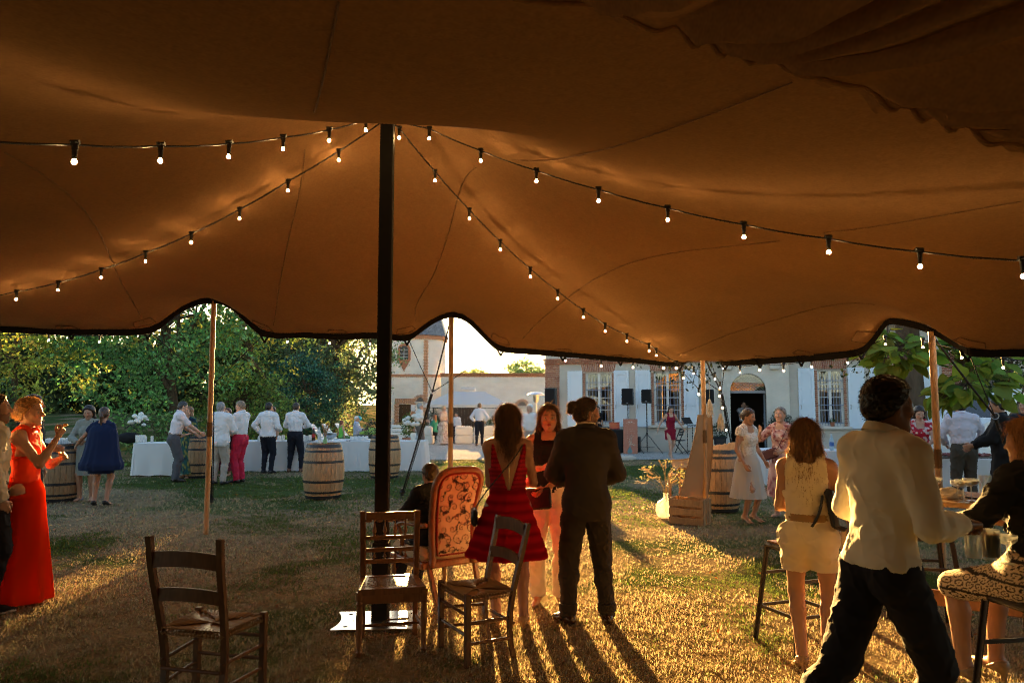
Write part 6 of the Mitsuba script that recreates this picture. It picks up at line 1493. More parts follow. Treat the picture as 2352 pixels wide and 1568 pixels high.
class Person:
    """local frame: x to the person's right, y forward, z up; lengths given for a 1.75 m body and scaled"""
    def __init__(s, label, pos, H, sex, heading, skin='tan', q='mid', lean=0.0, side=0.0, twist=0.0, pelvis=None, hl=None, hr=None, pl=None, pr=None, fl=(-0.10, 0.0, 0.075), fr=(0.10, 0.0, 0.075),
                 kl=(-0.15, 1, 0), kr=(0.15, 1, 0), yaw=0.0, pitch=0.0, tilt=0.0, grip=('relaxed', 'relaxed'), heel=0.0, width=1.0, group=None, palml=None, palmr=None, lip=None, brow=(0.04, 0.025, 0.02), beard=None, toe=(10, 10)):
        s.sex, s.q, s.H, s.k = sex, q, H, H / 1.75
        s.h = {'near': 0.0102, 'mid': 0.0175, 'far': 0.026}[q]
        s.key = thing('person', label, 'person', group)
        s.pos, s.head_deg = np.asarray(pos, float), heading
        a = math.radians(heading); s.W = np.array([[math.cos(a), -math.sin(a), 0], [math.sin(a), math.cos(a), 0], [0, 0, 1.0]])
        w = width
        P = np.array([0, 0, 0.935]) if pelvis is None else np.asarray(pelvis, float)
        R = rot([0, 0, 1], -twist) @ rot([0, 1, 0], side) @ rot([1, 0, 0], -lean)
        s.R = R
        up = lambda x, y, z: P + R @ np.array([x, y, z])  # noqa: E731
        sw = (0.170 if sex == 'm' else 0.150) * (0.5 + 0.5 * w)
        J = dict(P=P, waist=up(0, 0.005, 0.15), chest=up(0, 0.0, 0.33), neck=up(0, -0.012, 0.53), shl=up(-sw, -0.01, 0.47), shr=up(sw, -0.01, 0.47), top=up(0, -0.008, 0.46))
        Hd = R @ rot([0, 0, 1], -yaw) @ rot([1, 0, 0], pitch) @ rot([0, 1, 0], tilt)
        s.Hd = Hd; J['head'] = J['neck'] + R @ np.array([0, 0.018, 0.075]) + Hd @ np.array([0, 0.010, 0.075])
        hip = 0.085 if sex == 'm' else 0.088
        Rp = rot([0, 0, 1], -twist * 0.2)
        J['hipl'], J['hipr'] = P + Rp @ np.array([-hip, 0, -0.03]), P + Rp @ np.array([hip, 0, -0.03])
        for c, sg, t, pole in (('l', -1, hl, pl), ('r', 1, hr, pr)):
            sh = J['sh' + c]
            t = np.asarray(t, float) if t is not None else sh + np.array([sg * 0.075, 0.06, -0.545])
            pole = pole if pole is not None else (sg * 0.6, -1.0, -0.35)
            J['el' + c], J['wr' + c] = ik(sh, t, 0.295, 0.255, pole)
        for c, ft, kn in (('l', fl, kl), ('r', fr, kr)):
            ft = np.asarray(ft, float) + [0, 0, heel]
            J['kn' + c], J['an' + c] = ik(J['hip' + c], ft, 0.425, 0.42, kn)
        s.J, s.w, s.heel, s.grip, s.toe = J, w, heel, grip, toe
        s.palm = (palml, palmr)
        s.skin, s.lip, s.brow, s.beard = np.array(SKIN[skin]), lip, brow, beard
        s.fwd = R @ np.array([0, 1.0, 0])
        s.bound()
        s.body()
    def bound(s):
        p = np.array(list(s.J.values())); s.lo, s.hi = p.min(0) - 0.34, p.max(0) + 0.34
        s.lo[2] = max(s.lo[2], -0.08) if s.heel >= 0 else s.lo[2]
    def segs(s, which, off=0.0, shin=None):
        J, m, w = s.J, s.sex == 'm', s.w; fw = s.fwd; out = []
        X = s.R @ np.array([1.0, 0, 0])
        for g in which:
            if g == 'hips':
                out += [(J['hipl'] + [0, -0.006, 0.03], J['hipr'] + [0, -0.006, 0.03], 0.094 * w, 0.094 * w, (fw, 0.95), 0.05)]
                for c in 'lr': out.append((J['hip' + c] + s.R @ np.array([0, -0.040, -0.01]), J['hip' + c] + s.R @ np.array([0, -0.038, -0.04]), (0.068 if m else 0.084) * w, 0.068 * w, None, 0.05))
            elif g == 'belly': out += [(J['P'] + [0, 0, 0.02], J['waist'], 0.148 * w, (0.138 if m else 0.118) * w, (fw, 0.70 + 0.12 * (w - 1)), 0.06)]
            elif g == 'chest':
                out += [(J['waist'], J['chest'], (0.138 if m else 0.118) * w, (0.166 if m else 0.138) * w, (fw, 0.66), 0.06), (J['chest'], J['top'] - X * 0.0, (0.166 if m else 0.138) * w, 0.105 * w, (fw, 0.66), 0.06)]
                if not m:
                    for sg in (-1, 1): out.append((J['chest'] + X * sg * 0.066 + fw * 0.070, J['chest'] + X * sg * 0.066 + fw * 0.072 + [0, 0, 0.01], 0.056, 0.05, None, 0.05))
            elif g == 'yoke': out += [(J['shl'] + X * 0.02, J['shr'] - X * 0.02, 0.062 if m else 0.052, 0.062 if m else 0.052, None, 0.06), (J['neck'] + [0, 0, -0.02], J['shl'], 0.05, 0.05, None, 0.06), (J['neck'] + [0, 0, -0.02], J['shr'], 0.05, 0.05, None, 0.06)]
            elif g == 'neck': out += [(J['neck'] + s.R @ np.array([0, 0, -0.05]), J['head'] + s.Hd @ np.array([0, -0.03, -0.04]), 0.060 if m else 0.049, 0.053 if m else 0.045, None, 0.03)]
            elif g[:4] == 'uarm': c = g[-1]; out += [(J['sh' + c], J['el' + c], (0.052 if m else 0.044) * w, (0.042 if m else 0.036) * w, None, 0.03)]
            elif g[:4] == 'farm':
                c = g[-1]; e, r = J['el' + c], J['wr' + c]
                out += [(e, e * 0.65 + r * 0.35, 0.041 if m else 0.034, 0.043 if m else 0.035, None, 0.02), (e * 0.65 + r * 0.35, r, 0.043 if m else 0.035, 0.028 if m else 0.023, None, 0.02)]
            elif g[:5] == 'thigh': c = g[-1]; out += [(J['hip' + c], J['kn' + c], (0.086 if m else 0.088) * w, 0.054, None, 0.04)]
            elif g[:4] == 'shin':
                c = g[-1]; k, a = J['kn' + c], J['an' + c]; mid = k * 0.68 + a * 0.32
                bk = np.cross(np.cross(k - a, J['hip' + c] - k + [0, -0.3, 0]), k - a); bk = bk / (np.linalg.norm(bk) + 1e-9)
                fd = np.array([0, 1.0, 0]) - (k - a) * ((k - a)[1] / max((k - a) @ (k - a), 1e-9)); fd /= np.linalg.norm(fd) + 1e-9
                if shin is None: out += [(k, mid - fd * 0.018, 0.052, 0.052, None, 0.03), (mid - fd * 0.018, a, 0.052, 0.032, None, 0.03), (k + fd * 0.008, a, 0.042, 0.030, None, 0.03)]
                else: out += [(k, mid - fd * 0.012, 0.056, shin[0], None, 0.03), (mid - fd * 0.012, a, shin[0], shin[1], None, 0.03)]
            elif g[:4] == 'foot':
                c = g[-1]; a = J['an' + c]; ty = math.radians(s.toe[0] if c == 'l' else s.toe[1]) * (-1 if c == 'l' else 1)
                d = np.array([math.sin(ty), math.cos(ty), 0])
                dz = -a[2] + 0.028 if a[2] < 0.3 else -0.05
                out += [(a + [0, 0, -0.01], a - d * 0.035 + [0, 0, -0.035], 0.034, 0.030, None, 0.02), (a - d * 0.02 + [0, 0, -0.02], a + d * 0.115 + [0, 0, dz], 0.032, 0.026, None, 0.02), (a + d * 0.115 + [0, 0, dz], a + d * 0.175 + [0, 0, dz - 0.006], 0.030, 0.020, ((0, 0, 1.0), 0.7), 0.02)]
        return [(a, b, ra + off, rb + off, fl, k) for a, b, ra, rb, fl, k in out]
    def world(s, v): return (np.asarray(v) * s.k) @ s.W + s.pos
    def build(s, segs, extra=(), cuts=(), h=None, lo=None, hi=None):
        f = Field(s.lo if lo is None else lo, s.hi if hi is None else hi, h or s.h)
        for a, b, ra, rb, fl, k in segs: f.seg(a, b, ra, rb, k, fl)
        for e in extra: f.ell(*e)
        for pt, n in cuts: f.cut(pt, n)
        return f.mesh()
    def head_pts(s, v, k=1.0): return s.J['head'] + (np.asarray(v) * k) @ s.Hd.T
    def body(s):
        legs = ['thighl', 'thighr', 'shinl', 'shinr', 'footl', 'footr']
        v, f = s.build(s.segs(['hips', 'belly', 'chest', 'yoke', 'neck', 'uarml', 'uarmr', 'farml', 'farmr'] + legs), h=s.h * (1.45 if s.q == 'near' else 1.2))
        c = np.broadcast_to(s.skin, v.shape).copy()
        ms, cs = [(v, f)], [c]
        hv, hf = HEADS[(s.sex, s.q)]
        hc = np.broadcast_to(s.skin, hv.shape).copy()
        x, y, z = np.abs(hv[:, 0]), hv[:, 1], hv[:, 2]
        warm = np.exp(-(((x - 0.04) / 0.02) ** 2 + ((z + 0.02) / 0.025) ** 2)) * (y > 0.04)
        hc *= 1 + np.c_[0.10 * warm, -0.06 * warm, -0.10 * warm]
        lipm = (x < 0.020) & (y > 0.078) & (z < -0.0495) & (z > -0.0705) & (x < 0.022 - 1.1 * np.abs(z + 0.059))
        hc[lipm] = s.lip if s.lip is not None else s.skin * [0.82, 0.55, 0.52]
        if s.beard is not None:
            bm = ((z < -0.045) & (y > 0.0) & (z > -0.125) & ~lipm) | ((z < 0.0) & (y > -0.005) & (y < 0.035) & (x > 0.05)) | ((z < -0.032) & (z > -0.048) & (y > 0.07) & (x < 0.032))
            hc[bm] = 0.35 * hc[bm] + 0.65 * np.array(s.beard)
        if s.q == 'near':
            ex, ez = x - 0.031, z - 0.001
            em = (np.hypot(ex, ez * 1.45) < 0.0125) & (y > 0.074)
            hc[em] = (0.42, 0.40, 0.38); hc[em & (np.hypot(x - 0.031, ez) < 0.0062)] = (0.03, 0.018, 0.012)
            lid = (np.hypot(ex, ez * 1.3) < 0.0165) & ~em & (z > 0.004) & (y > 0.06); hc[lid] *= 0.55
        bw = (x > 0.012) & (x < 0.050) & (np.abs(z - 0.0265 + 0.12 * (x - 0.03) ** 2 * 8) < 0.0045) & (y > 0.055)
        hc[bw] = 0.3 * hc[bw] + 0.7 * np.array(s.brow)
        ms.append((s.head_pts(hv), hf)); cs.append(hc)
        for c_, sg, gr, pn in (('l', -1, s.grip[0], s.palm[0]), ('r', 1, s.grip[1], s.palm[1])):
            m = HANDS[(gr, 'near' if s.q == 'near' else 'far')]
            e, w = s.J['el' + c_], s.J['wr' + c_]
            d = w - e; d /= np.linalg.norm(d)
            pn_ = np.asarray(pn, float) if pn is not None else np.array([-sg * 1.0, 0.15, 0.0])
            zax = -(pn_ - d * (pn_ @ d)); zax /= np.linalg.norm(zax) + 1e-9
            xax = np.cross(d, zax)
            B = np.array([xax, d, zax]); hv = m[0].copy() * (0.96 if s.sex == 'm' else 0.86)
            hf = m[1]
            if sg < 0: hv[:, 0] *= -1; hf = hf[:, ::-1]
            ms.append((hv @ B + w + d * 0.012, hf)); cs.append(np.broadcast_to(s.skin * 0.97, hv.shape))
        m = join(ms)
        put(s.key, (s.world(m[0]), m[1]), 'skin', np.vstack(cs), True)
    # ---- clothes
    def wear(s, name, m, col, mat='cloth', wrinkle=0.0, scale=(16, 16, 9), pattern=None, label=None, seed=3, smooth=True):
        v, f = m
        if len(v) < 6: return
        if wrinkle and s.q != 'far':
            t = trimesh.Trimesh(v, f, process=False); n = np.array(t.vertex_normals)
            sk = np.stack([v[:, 0] + 0.5 * v[:, 2], v[:, 1], v[:, 2] - 0.45 * v[:, 0]], -1)
            a = meshkit.fbm(sk * np.array(scale), 2, seed); b = meshkit.fbm(sk * np.array(scale) * [0.6, 0.6, 1.9] + 7, 3, seed + 1)
            r = np.clip(1 - np.abs(2 * a - 1) * 4.5, 0, 1) + 0.8 * np.clip(1 - np.abs(2 * b - 1) * 4.0, 0, 1) - 0.5
            v = v + n * (wrinkle * r)[:, None]
        c = np.broadcast_to(np.asarray(col, float), v.shape)
        if pattern is not None: c = pattern(v, c.copy())
        return part(s.key, name, (s.world(v), f), mat, c, smooth, label=label)
    def shirt(s, col, name='shirt', sleeves='long', off=0.016, hem=None, loose=0.0, wrinkle=0.007, pattern=None, mat='cloth', collar=True, extra=(), neckcut=None, scale=(15, 15, 11)):
        J = s.J
        g = ['belly', 'chest', 'yoke'] + (['hips'] if hem is not None and hem < 1 else [])
        hz = (J['P'] + [0, 0, 0.08])[2] if hem is None else hem
        f = Field(s.lo, s.hi, s.h)
        for a, b, ra, rb, fl, k in s.segs(g, off + loose) + list(extra): f.seg(a, b, ra, rb, k, fl)
        f.cut((0, 0, hz), (0, 0, -1))
        if sleeves:
            for c in 'lr':
                A = Field(s.lo, s.hi, s.h)
                for a, b, ra, rb, fl, k in s.segs(['uarm' + c], off + 0.006 + 0.4 * loose): A.seg(a, b, ra, rb, k, fl)
                fa = s.segs(['farm' + c], off + 0.005)
                for a, b, ra, rb, fl, k in (fa if sleeves == 'long' else fa[:1] if sleeves == 'rolled' else []): A.seg(a, b, ra, rb, k, fl)
                d = J['el' + c] - J['sh' + c]
                if sleeves == 'short': A.cut(J['sh' + c] + d * 0.85, d)
                elif sleeves == 'long':
                    d = J['wr' + c] - J['el' + c]; q = J['el' + c] + d * 0.97
                    A.d = np.where(half(A, q, d, J['wr' + c], 0.09) > 0, np.maximum(A.d, half(A, q, d, None, 0)), A.d)
                a_, b_ = f.d, A.d; h_ = np.maximum(0.03 - np.abs(a_ - b_), 0) / 0.03
                f.d = np.minimum(a_, b_) - h_ * h_ * 0.0075
        nk = J['neck'] + s.R @ np.array([0, 0.02, 0.055 if collar else 0.01])
        f.cut(nk, s.R @ np.array([0, 0.35 if collar else 0.6, 1.0]))
        if neckcut is not None: f.cut(*neckcut)
        m = f.mesh()
        k = s.wear(name, m, col, mat, wrinkle, scale, pattern)
        if collar:
            a = J['neck'] + s.R @ np.array([0, 0.002, 0.015]); up = s.R @ np.array([0, 0.10, 1.0])
            ang = np.linspace(0.20, 2 * np.pi - 0.20, 22) + np.pi / 2
            r = 0.068 if s.sex == 'm' else 0.058
            P = np.stack([a + (s.R @ np.array([r * fk * math.cos(t), r * 1.08 * fk * math.sin(t), z - 0.018 * math.sin(t)])) for z, fk in ((0.0, 1.10), (0.042, 0.98), (0.044, 1.03), (0.008, 1.26)) for t in ang]).reshape(4, 22, 3)
            v, f2 = grid(P); part(k if s.q != 'far' else s.key, 'collar', (s.world(v), f2), mat, col, True)
        return k
    def trousers(s, col, name='trousers', off=0.014, shin=(0.066, 0.058), top=0.10, wrinkle=0.008, crop=0.0, mat='cloth', thigh=0.012, belt=None):
        J = s.J
        segs = s.segs(['hips'], off) + [x for x in s.segs(['belly'], off)][:1] + s.segs(['thighl', 'thighr'], off + thigh) + s.segs(['shinl', 'shinr'], 0.004, shin)
        f = Field(s.lo, s.hi, s.h)
        for a, b, ra, rb, fl, k in segs: f.seg(a, b, ra, rb, min(k, 0.03), fl)
        n = s.R @ np.array([0, 0, 1.0]); f.cut(J['P'] + n * top, n)
        for c in 'lr':
            d = J['an' + c] - J['kn' + c]; q = J['an' + c] - d * crop + d / np.linalg.norm(d) * 0.02
            f.d = np.where(half(f, q, d, J['an' + c] - d * crop * 0.8, 0.12) > 0, np.maximum(f.d, half(f, q, d, None, 0)), f.d)
        k = s.wear(name, f.mesh(), col, mat, wrinkle, (14, 14, 6))
        if belt is not None:
            a = np.linspace(0, 2 * np.pi, 40)
            r = 0.142 * s.w + off + 0.012
            P = np.array([J['P'] + s.R @ np.array([r * math.cos(t), r * 0.74 * math.sin(t), z]) for z in (top - 0.034, top + 0.002) for t in a]).reshape(2, 40, 3)
            v, f2 = grid(P); part(s.key, 'belt', (s.world(v), f2), 'satin', belt, True)
        return k
    def shoes(s, col, mat='satin', kind='shoe', sole=None):
        J = s.J
        for c in 'lr':
            a = J['an' + c]; ty = math.radians(s.toe[0] if c == 'l' else s.toe[1]) * (-1 if c == 'l' else 1); d = np.array([math.sin(ty), math.cos(ty), 0])
            f = Field(a - [0.26, 0.26, 0.22], a + [0.26, 0.26, 0.12], min(s.h, 0.009) if s.q == 'near' else min(s.h, 0.014))
            for sg in s.segs(['foot' + c], 0.011): f.seg(*sg[:4], sg[5], sg[4])
            if kind in ('pump', 'sandal'):
                f.cut(a + [0, 0, -0.028], np.array([d[0] * 0.55, d[1] * 0.55, 1.0]))
                hs = a - d * 0.05
                f.seg(hs + [0, 0, -0.05], (hs[0], hs[1], 0.012) if a[2] < 0.35 else hs + [0, 0, -0.1], 0.016, 0.009, 0.012)
            else: f.cut(a + [0, 0, 0.030], (0, -0.1, 1.0))
            f.cut((0, 0, 0.004), (0, 0, -1)) if a[2] < 0.35 else None
            m = f.mesh(); k = s.wear('shoe', m, col, mat)
            if sole is not None:
                g = Field(a - [0.26, 0.26, 0.22], a + [0.26, 0.26, 0.12], 0.010)
                g.seg(a - d * 0.045 + [0, 0, -a[2] + 0.014], a + d * 0.165 + [0, 0, -a[2] + 0.014], 0.046, 0.042, 0.02, ((0, 0, 1.0), 0.42))
                mm = g.mesh(); part(k, 'sole', (s.world(mm[0]), mm[1]), 'cloth', sole, True)
    def skirt(s, col, rings, name='skirt', n=72, pleats=0, amp=0.0, mat='cloth', pattern=None, fold=0.0, seed=1, label=None):
        """open cloth tube; rings: (z above the hips' centre, half width, half depth, shift forward)"""
        J = s.J; a = np.arange(n + 1) * 2 * np.pi / n; rr = np.array(rings, float)
        z = np.linspace(rr[0, 0], rr[-1, 0], max(10, int(abs(rr[-1, 0] - rr[0, 0]) / (0.022 if s.q == 'near' else 0.05))))
        o = np.argsort(rr[:, 0]); I = lambda c: np.interp(z, rr[o, 0], rr[o, c])  # noqa: E731
        t = ((z - z[0]) / (z[-1] - z[0]))[:, None]
        ph = meshkit.noise(np.stack([np.cos(a) * 2, np.sin(a) * 2, a * 0 + seed], -1), seed)[None]
        wob = 1 + amp * t * np.sin(pleats * a[None] + 6 * ph + 1.2 * t) if pleats else 1.0
        if fold: wob = wob + fold * t * (meshkit.fbm(np.stack(np.broadcast_arrays(np.cos(a)[None] * 2.4 + 0.3 * t, np.sin(a)[None] * 2.4, t * 1.2 + seed), -1), 3, seed) - 0.5) * 2
        bx = np.exp(-((z + 0.035) / 0.11) ** 2) * s.w; wx, wy = np.maximum(I(1), 0.201 * bx)[:, None], np.maximum(I(2), 0.158 * bx)[:, None]
        P = np.stack(np.broadcast_arrays(wx * np.cos(a)[None] * wob, wy * np.sin(a)[None] * wob + I(3)[:, None] - 0.012, z[:, None]), -1) + J['P']
        v, f = grid(P); f = f[:, ::-1]
        c = np.broadcast_to(np.asarray(col, float), v.shape)
        if pattern is not None: c = pattern(v, c.copy())
        return part(s.key, name, (s.world(v), f), mat, c, True, label=label)
    def top_(s, col, name='top', off=0.012, hem=0.06, neck_front=0.40, neck_back=0.46, sleeves=None, mat='cloth', wrinkle=0.003, pattern=None, straps=True, vback=None):
        """bodice: trunk cut at the hem and by a neckline plane (heights above the hips' centre, front and back)"""
        J = s.J
        f = Field(s.lo, s.hi, s.h)
        for a, b, ra, rb, fl, k in s.segs(['belly', 'chest', 'yoke', 'hips'] if hem < 0 else ['belly', 'chest', 'yoke'], off): f.seg(a, b, ra, rb, k, fl)
        n = s.R @ np.array([0, 0, 1.0])
        f.cut(J['P'] + n * hem, -n)
        p0 = J['P'] + s.R @ np.array([0, 0.11, neck_front]); p1 = J['P'] + s.R @ np.array([0, -0.11, neck_back])
        d = p1 - p0; nn = np.cross(d, s.R @ np.array([1.0, 0, 0])); nn = nn if nn[2] > 0 else -nn
        body = f.d.copy(); f.cut(p0, nn)
        if vback:
            g = (np.abs(f.ax[0])[:, None, None], f.ax[1][None, :, None], f.ax[2][None, None, :]); vv = np.where(g[1] < J['neck'][1] + 0.02, ((g[2] - J['P'][2] - vback[0]) * vback[1] - g[0]) * 0.8, -1.0)
            f.d = np.maximum(body, vv); f.cut(J['P'] + [0, 0, 0.52], (0, -0.3, 1))
        elif straps:
            for sg in (-1, 1):
                q = np.maximum(body, np.abs(((f.ax[0][:, None, None] - (J['top'][0] + sg * 0.095)))) - straps * 0.01 - 0.02)
                f.d = np.minimum(f.d, q)
        for sg, c in ((-1, 'l'), (1, 'r')):
            X = s.R @ np.array([1.0, 0, 0]); q = half(f, J['sh' + c] - X * sg * 0.012, X * sg, None, 0)
            f.d = np.where(f.ax[2][None, None, :] > J['chest'][2] - 0.02, np.maximum(f.d, q), f.d)
        if sleeves:
            for c in 'lr':
                A = Field(s.lo, s.hi, s.h); d = J['el' + c] - J['sh' + c]
                for a, b, ra, rb, fl, k in s.segs(['uarm' + c] + (['farm' + c] if sleeves == 'long' else []), off + 0.012): A.seg(a, b, ra, rb, k, fl)
                if sleeves != 'long': A.cut(J['sh' + c] + d * sleeves, d)
                f.d = np.minimum(f.d, A.d)
        return s.wear(name, f.mesh(), col, mat, wrinkle, pattern=pattern)
    def hair(s, col, style='short', name='hair', strands=0, thick=0.014, seed=1, length=0.30, label=None):
        hq = {'near': 0.0065, 'mid': 0.009, 'far': 0.013}[s.q]
        f = Field((-0.15, -0.22, -0.62 if style in ('long',) else -0.36), (0.15, 0.16, 0.18), hq)
        t = thick
        f.ell((0, -0.014, 0.034), (0.075 + t, 0.094 + t, 0.086 + t), k=0.02)
        if style in ('short', 'crop', 'receding', 'bunman', 'updo', 'pony', 'bald'): f.ell((0, -0.045, -0.02), (0.062 + t * 0.7, 0.058 + t * 0.8, 0.062), k=0.03)
        cutn = {'receding': (0.045, 0.050), 'bald': (-0.02, 0.06)}.get(style, (0.060, 0.075))
        f.cut((0, cutn[0], cutn[1]), (0, 0.80, -0.60))
        if style in ('long', 'bob'):
            L = length if style == 'long' else 0.10
            for x in (-1, 1):
                f.seg((x * 0.060, -0.020, 0.03), (x * 0.078, -0.028, -0.10), 0.030 + t * 0.5, 0.030, 0.03)
                f.seg((x * 0.078, -0.028, -0.10), (x * 0.075, -0.060, -0.10 - L * 0.6), 0.030, 0.022, 0.03)
            f.seg((0, -0.060, 0.02), (0, -0.078, -0.11), 0.068 + t, 0.062, 0.03, ((0, 1.0, 0), 0.75))
            f.seg((0, -0.078, -0.11), (0, -0.090, -0.10 - L), 0.075, 0.040, 0.04, ((0, 1.0, 0), 0.45))
        if style == 'bunman': f.ell((0, -0.128, 0.050), (0.040, 0.042, 0.042), k=0.015); f.ell((0.012, -0.150, 0.02), (0.028, 0.025, 0.035), k=0.015)
        if style == 'updo': f.ell((0, -0.110, -0.005), (0.050, 0.040, 0.046), k=0.02)
        if style == 'pony': f.seg((0, -0.105, 0.035), (0, -0.130, -0.05), 0.026, 0.026, 0.02); f.seg((0, -0.130, -0.05), (0, -0.118, -0.24), 0.026, 0.010, 0.02)
        v, fa = f.mesh()
        tm = trimesh.Trimesh(v, fa, process=False); n = np.array(tm.vertex_normals)
        v = v + n * ((meshkit.fbm(v * np.array([70, 70, 18 if style in ('long', 'bob', 'pony') else 50]), 3, seed) - 0.5) * (0.012 if s.q != 'far' else 0.006))[:, None]
        c = np.asarray(col, float) * (0.65 + 0.7 * meshkit.noise(v * np.array([160, 160, 22.0]), seed))[:, None]
        k = part(s.key, name, (s.world(s.head_pts(v)), fa), 'satin', c, True, label=label)
        if strands:
            rg = np.random.default_rng(seed)
            i = rg.integers(0, len(v), strands); p0 = v[i]; nn = n[i]
            down = np.array([0, -0.25, -1.0]) if style in ('long', 'bob', 'pony') else np.array([0, -0.8, -0.4])
            tdir = down - nn * (nn @ down)[:, None]; tdir /= np.linalg.norm(tdir, axis=1, keepdims=True) + 1e-9
            tdir = tdir + nn * rg.uniform(0.02, 0.30, (strands, 1)) + rg.normal(0, 0.22, (strands, 3))
            L = rg.uniform(0.03, 0.085, (strands, 1)) * (1.0 if style in ('long', 'bob') else 0.30 if style == 'short' else 0.38)
            p1 = p0 + tdir * L * 0.5 + nn * 0.004; p2 = p0 + tdir * L + np.array([0, 0, -0.012]) * (L / 0.06)
            wd = np.cross(tdir, nn); wd /= np.linalg.norm(wd, axis=1, keepdims=True) + 1e-9; wd *= 0.0013
            vv = np.stack([p0 - wd, p0 + wd, p1 - wd, p1 + wd, p2], 1).reshape(-1, 3)
            b = np.arange(strands)[:, None] * 5
            ff = np.vstack([b + [0, 1, 3], b + [0, 3, 2], b + [2, 3, 4]])
            part(k, 'loose_strand', (s.world(s.head_pts(vv)), ff), 'leafy', np.clip(np.asarray(col, float) * 1.5 + (np.array([0.11, 0.062, 0.026]) if style in ('long', 'updo', 'bunman') else 0.0), 0, 1), False, kind='stuff')  # warm tint added to the strand colour to imitate golden rim light
        return k
    def local(s, name, m, col, mat='satin', smooth=40, parent=None, label=None):
        """a mesh given in the person's own frame"""
        return part(parent or s.key, name, (s.world(m[0]), m[1]), mat, col, smooth, label=label)
    def glasses(s, col=(0.015, 0.015, 0.015), raised=False, lens=None):
        z0, y0 = (0.082, 0.060) if raised else (0.004, 0.094)
        a = np.linspace(0, 2 * np.pi, 14); ms = []
        for x in (-1, 1):
            P = [(x * 0.032 + 0.021 * math.cos(t), y0 - 0.010 * abs(math.cos(t)) * 0, z0 + 0.016 * math.sin(t)) for t in a]
            ms.append(tube(P, 0.0022, 5, caps=False)); ms.append(tube([(x * 0.053, y0, z0 + 0.004), (x * 0.078, y0 - 0.10, z0 + (0.0 if not raised else 0.02))], 0.002, 5))
            if lens is not None: ms.append((lambda v, f: (np.stack([v[:, 0] + x * 0.032, v[:, 2] + y0 - 0.002, v[:, 1] + z0], -1), f))(*prism(Polygon([(0.021 * math.cos(t), 0.016 * math.sin(t)) for t in a]), 0, 0.003)))
        ms.append(tube([(-0.012, y0, z0 + 0.004), (0.012, y0, z0 + 0.004)], 0.002, 5))
        m = join(ms); part(s.key, 'sunglasses' if lens is not None else 'spectacles', (s.world(s.head_pts(m[0])), m[1]), 'gloss', col, 40)

def half(f, pt, n, near, r):
    """without near: signed distance to the plane; with it: positive within r of near"""
    g = (f.ax[0][:, None, None], f.ax[1][None, :, None], f.ax[2][None, None, :])
    if near is None:
        n = np.asarray(n, float) / np.linalg.norm(n)
        return (g[0] - pt[0]) * n[0] + (g[1] - pt[1]) * n[1] + (g[2] - pt[2]) * n[2]
    d = (g[0] - near[0]) ** 2 + (g[1] - near[1]) ** 2 + (g[2] - near[2]) ** 2
    return r * r - d

# ------------------------------------------------------------------ the guests
def spot(u, y, z=0.0): return np.array([(u - 1176) / FOCAL * y * 1.0, y, z])
def floral(flower, scale, thr=0.56, second=None, seed=1):
    def f(v, c):
        a = meshkit.noise(v * scale, seed); b = meshkit.noise(v * scale * 0.8 + 9, seed + 4)
        c[a > thr] = flower
        if second is not None: c[b > thr + 0.06] = second
        return c
    return f
NAVY, BLACKC, WHITEC, CREAMC = (0.010, 0.012, 0.020), (0.008, 0.008, 0.009), (0.70, 0.69, 0.68), (0.66, 0.60, 0.50)
DARKH, BROWNH = (0.022, 0.015, 0.011), (0.065, 0.033, 0.018)
GRP = None

# --- far left
p = Person('man in a pale shirt and dark trousers at the left edge, seen from behind', gp(-42, 1408), 1.79, 'm', 42, 'fair', 'near', hr=(0.20, 0.04, 0.90), hl=(-0.24, 0.0, 0.88), pr=(1, -0.8, -0.4), yaw=18, brow=BROWNH, beard=(0.08, 0.05, 0.03))
p.trousers((0.010, 0.010, 0.014), belt=(0.05, 0.022, 0.01)); p.shirt((0.70, 0.64, 0.54), wrinkle=0.009); p.shoes((0.012, 0.012, 0.014), 'cloth', sole=(0.6, 0.58, 0.55)); p.hair((0.05, 0.03, 0.02), 'short', thick=0.008, strands=500)
p = Person('blond woman in a long sleeveless red dress raising a snack to her mouth', gp(42, 1384), 1.75, 'f', 78, 'fair', 'near', hr=(0.10, 0.27, 1.40), pr=(0.35, 0.10, -1), hl=(-0.02, 0.27, 1.22), pl=(-0.6, 0.1, -1), yaw=6, grip=('relaxed', 'pinch'), palmr=(-0.4, -1, 0.3), fl=(-0.06, 0, 0.075), fr=(0.07, 0.05, 0.075), kl=(0, 1, 0), kr=(0, 1, 0), brow=(0.20, 0.12, 0.06), lip=(0.42, 0.10, 0.08))
RED = (0.80, 0.052, 0.012)
p.top_(RED, name='dress_bodice', hem=0.08, neck_front=0.50, neck_back=0.53, off=0.014, wrinkle=0.005)
p.skirt(RED, [(0.14, 0.130, 0.105, 0), (0.02, 0.178, 0.160, 0), (-0.2, 0.208, 0.180, 0), (-0.45, 0.235, 0.215, 0), (-0.905, 0.28, 0.27, 0)], name='long_skirt', pleats=9, amp=0.06, mat='sheer', fold=0.09)
p.skirt(RED, [(0.10, 0.124, 0.10, 0), (0.0, 0.165, 0.145, 0), (-0.38, 0.185, 0.165, 0)], name='lining', mat='cloth')
p.local('neck_ruffle', tube([(0.085 * math.cos(t), 0.01 + 0.075 * math.sin(t), 1.475 + 0.010 * math.sin(7 * t)) for t in np.linspace(0, 6.28, 50)], 0.012, 6, caps=False), RED, 'cloth')
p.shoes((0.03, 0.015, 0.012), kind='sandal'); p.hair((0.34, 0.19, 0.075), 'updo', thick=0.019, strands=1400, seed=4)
k = thing('snack', 'small golden canape in the raised hand of the woman in the long red dress', 'food')
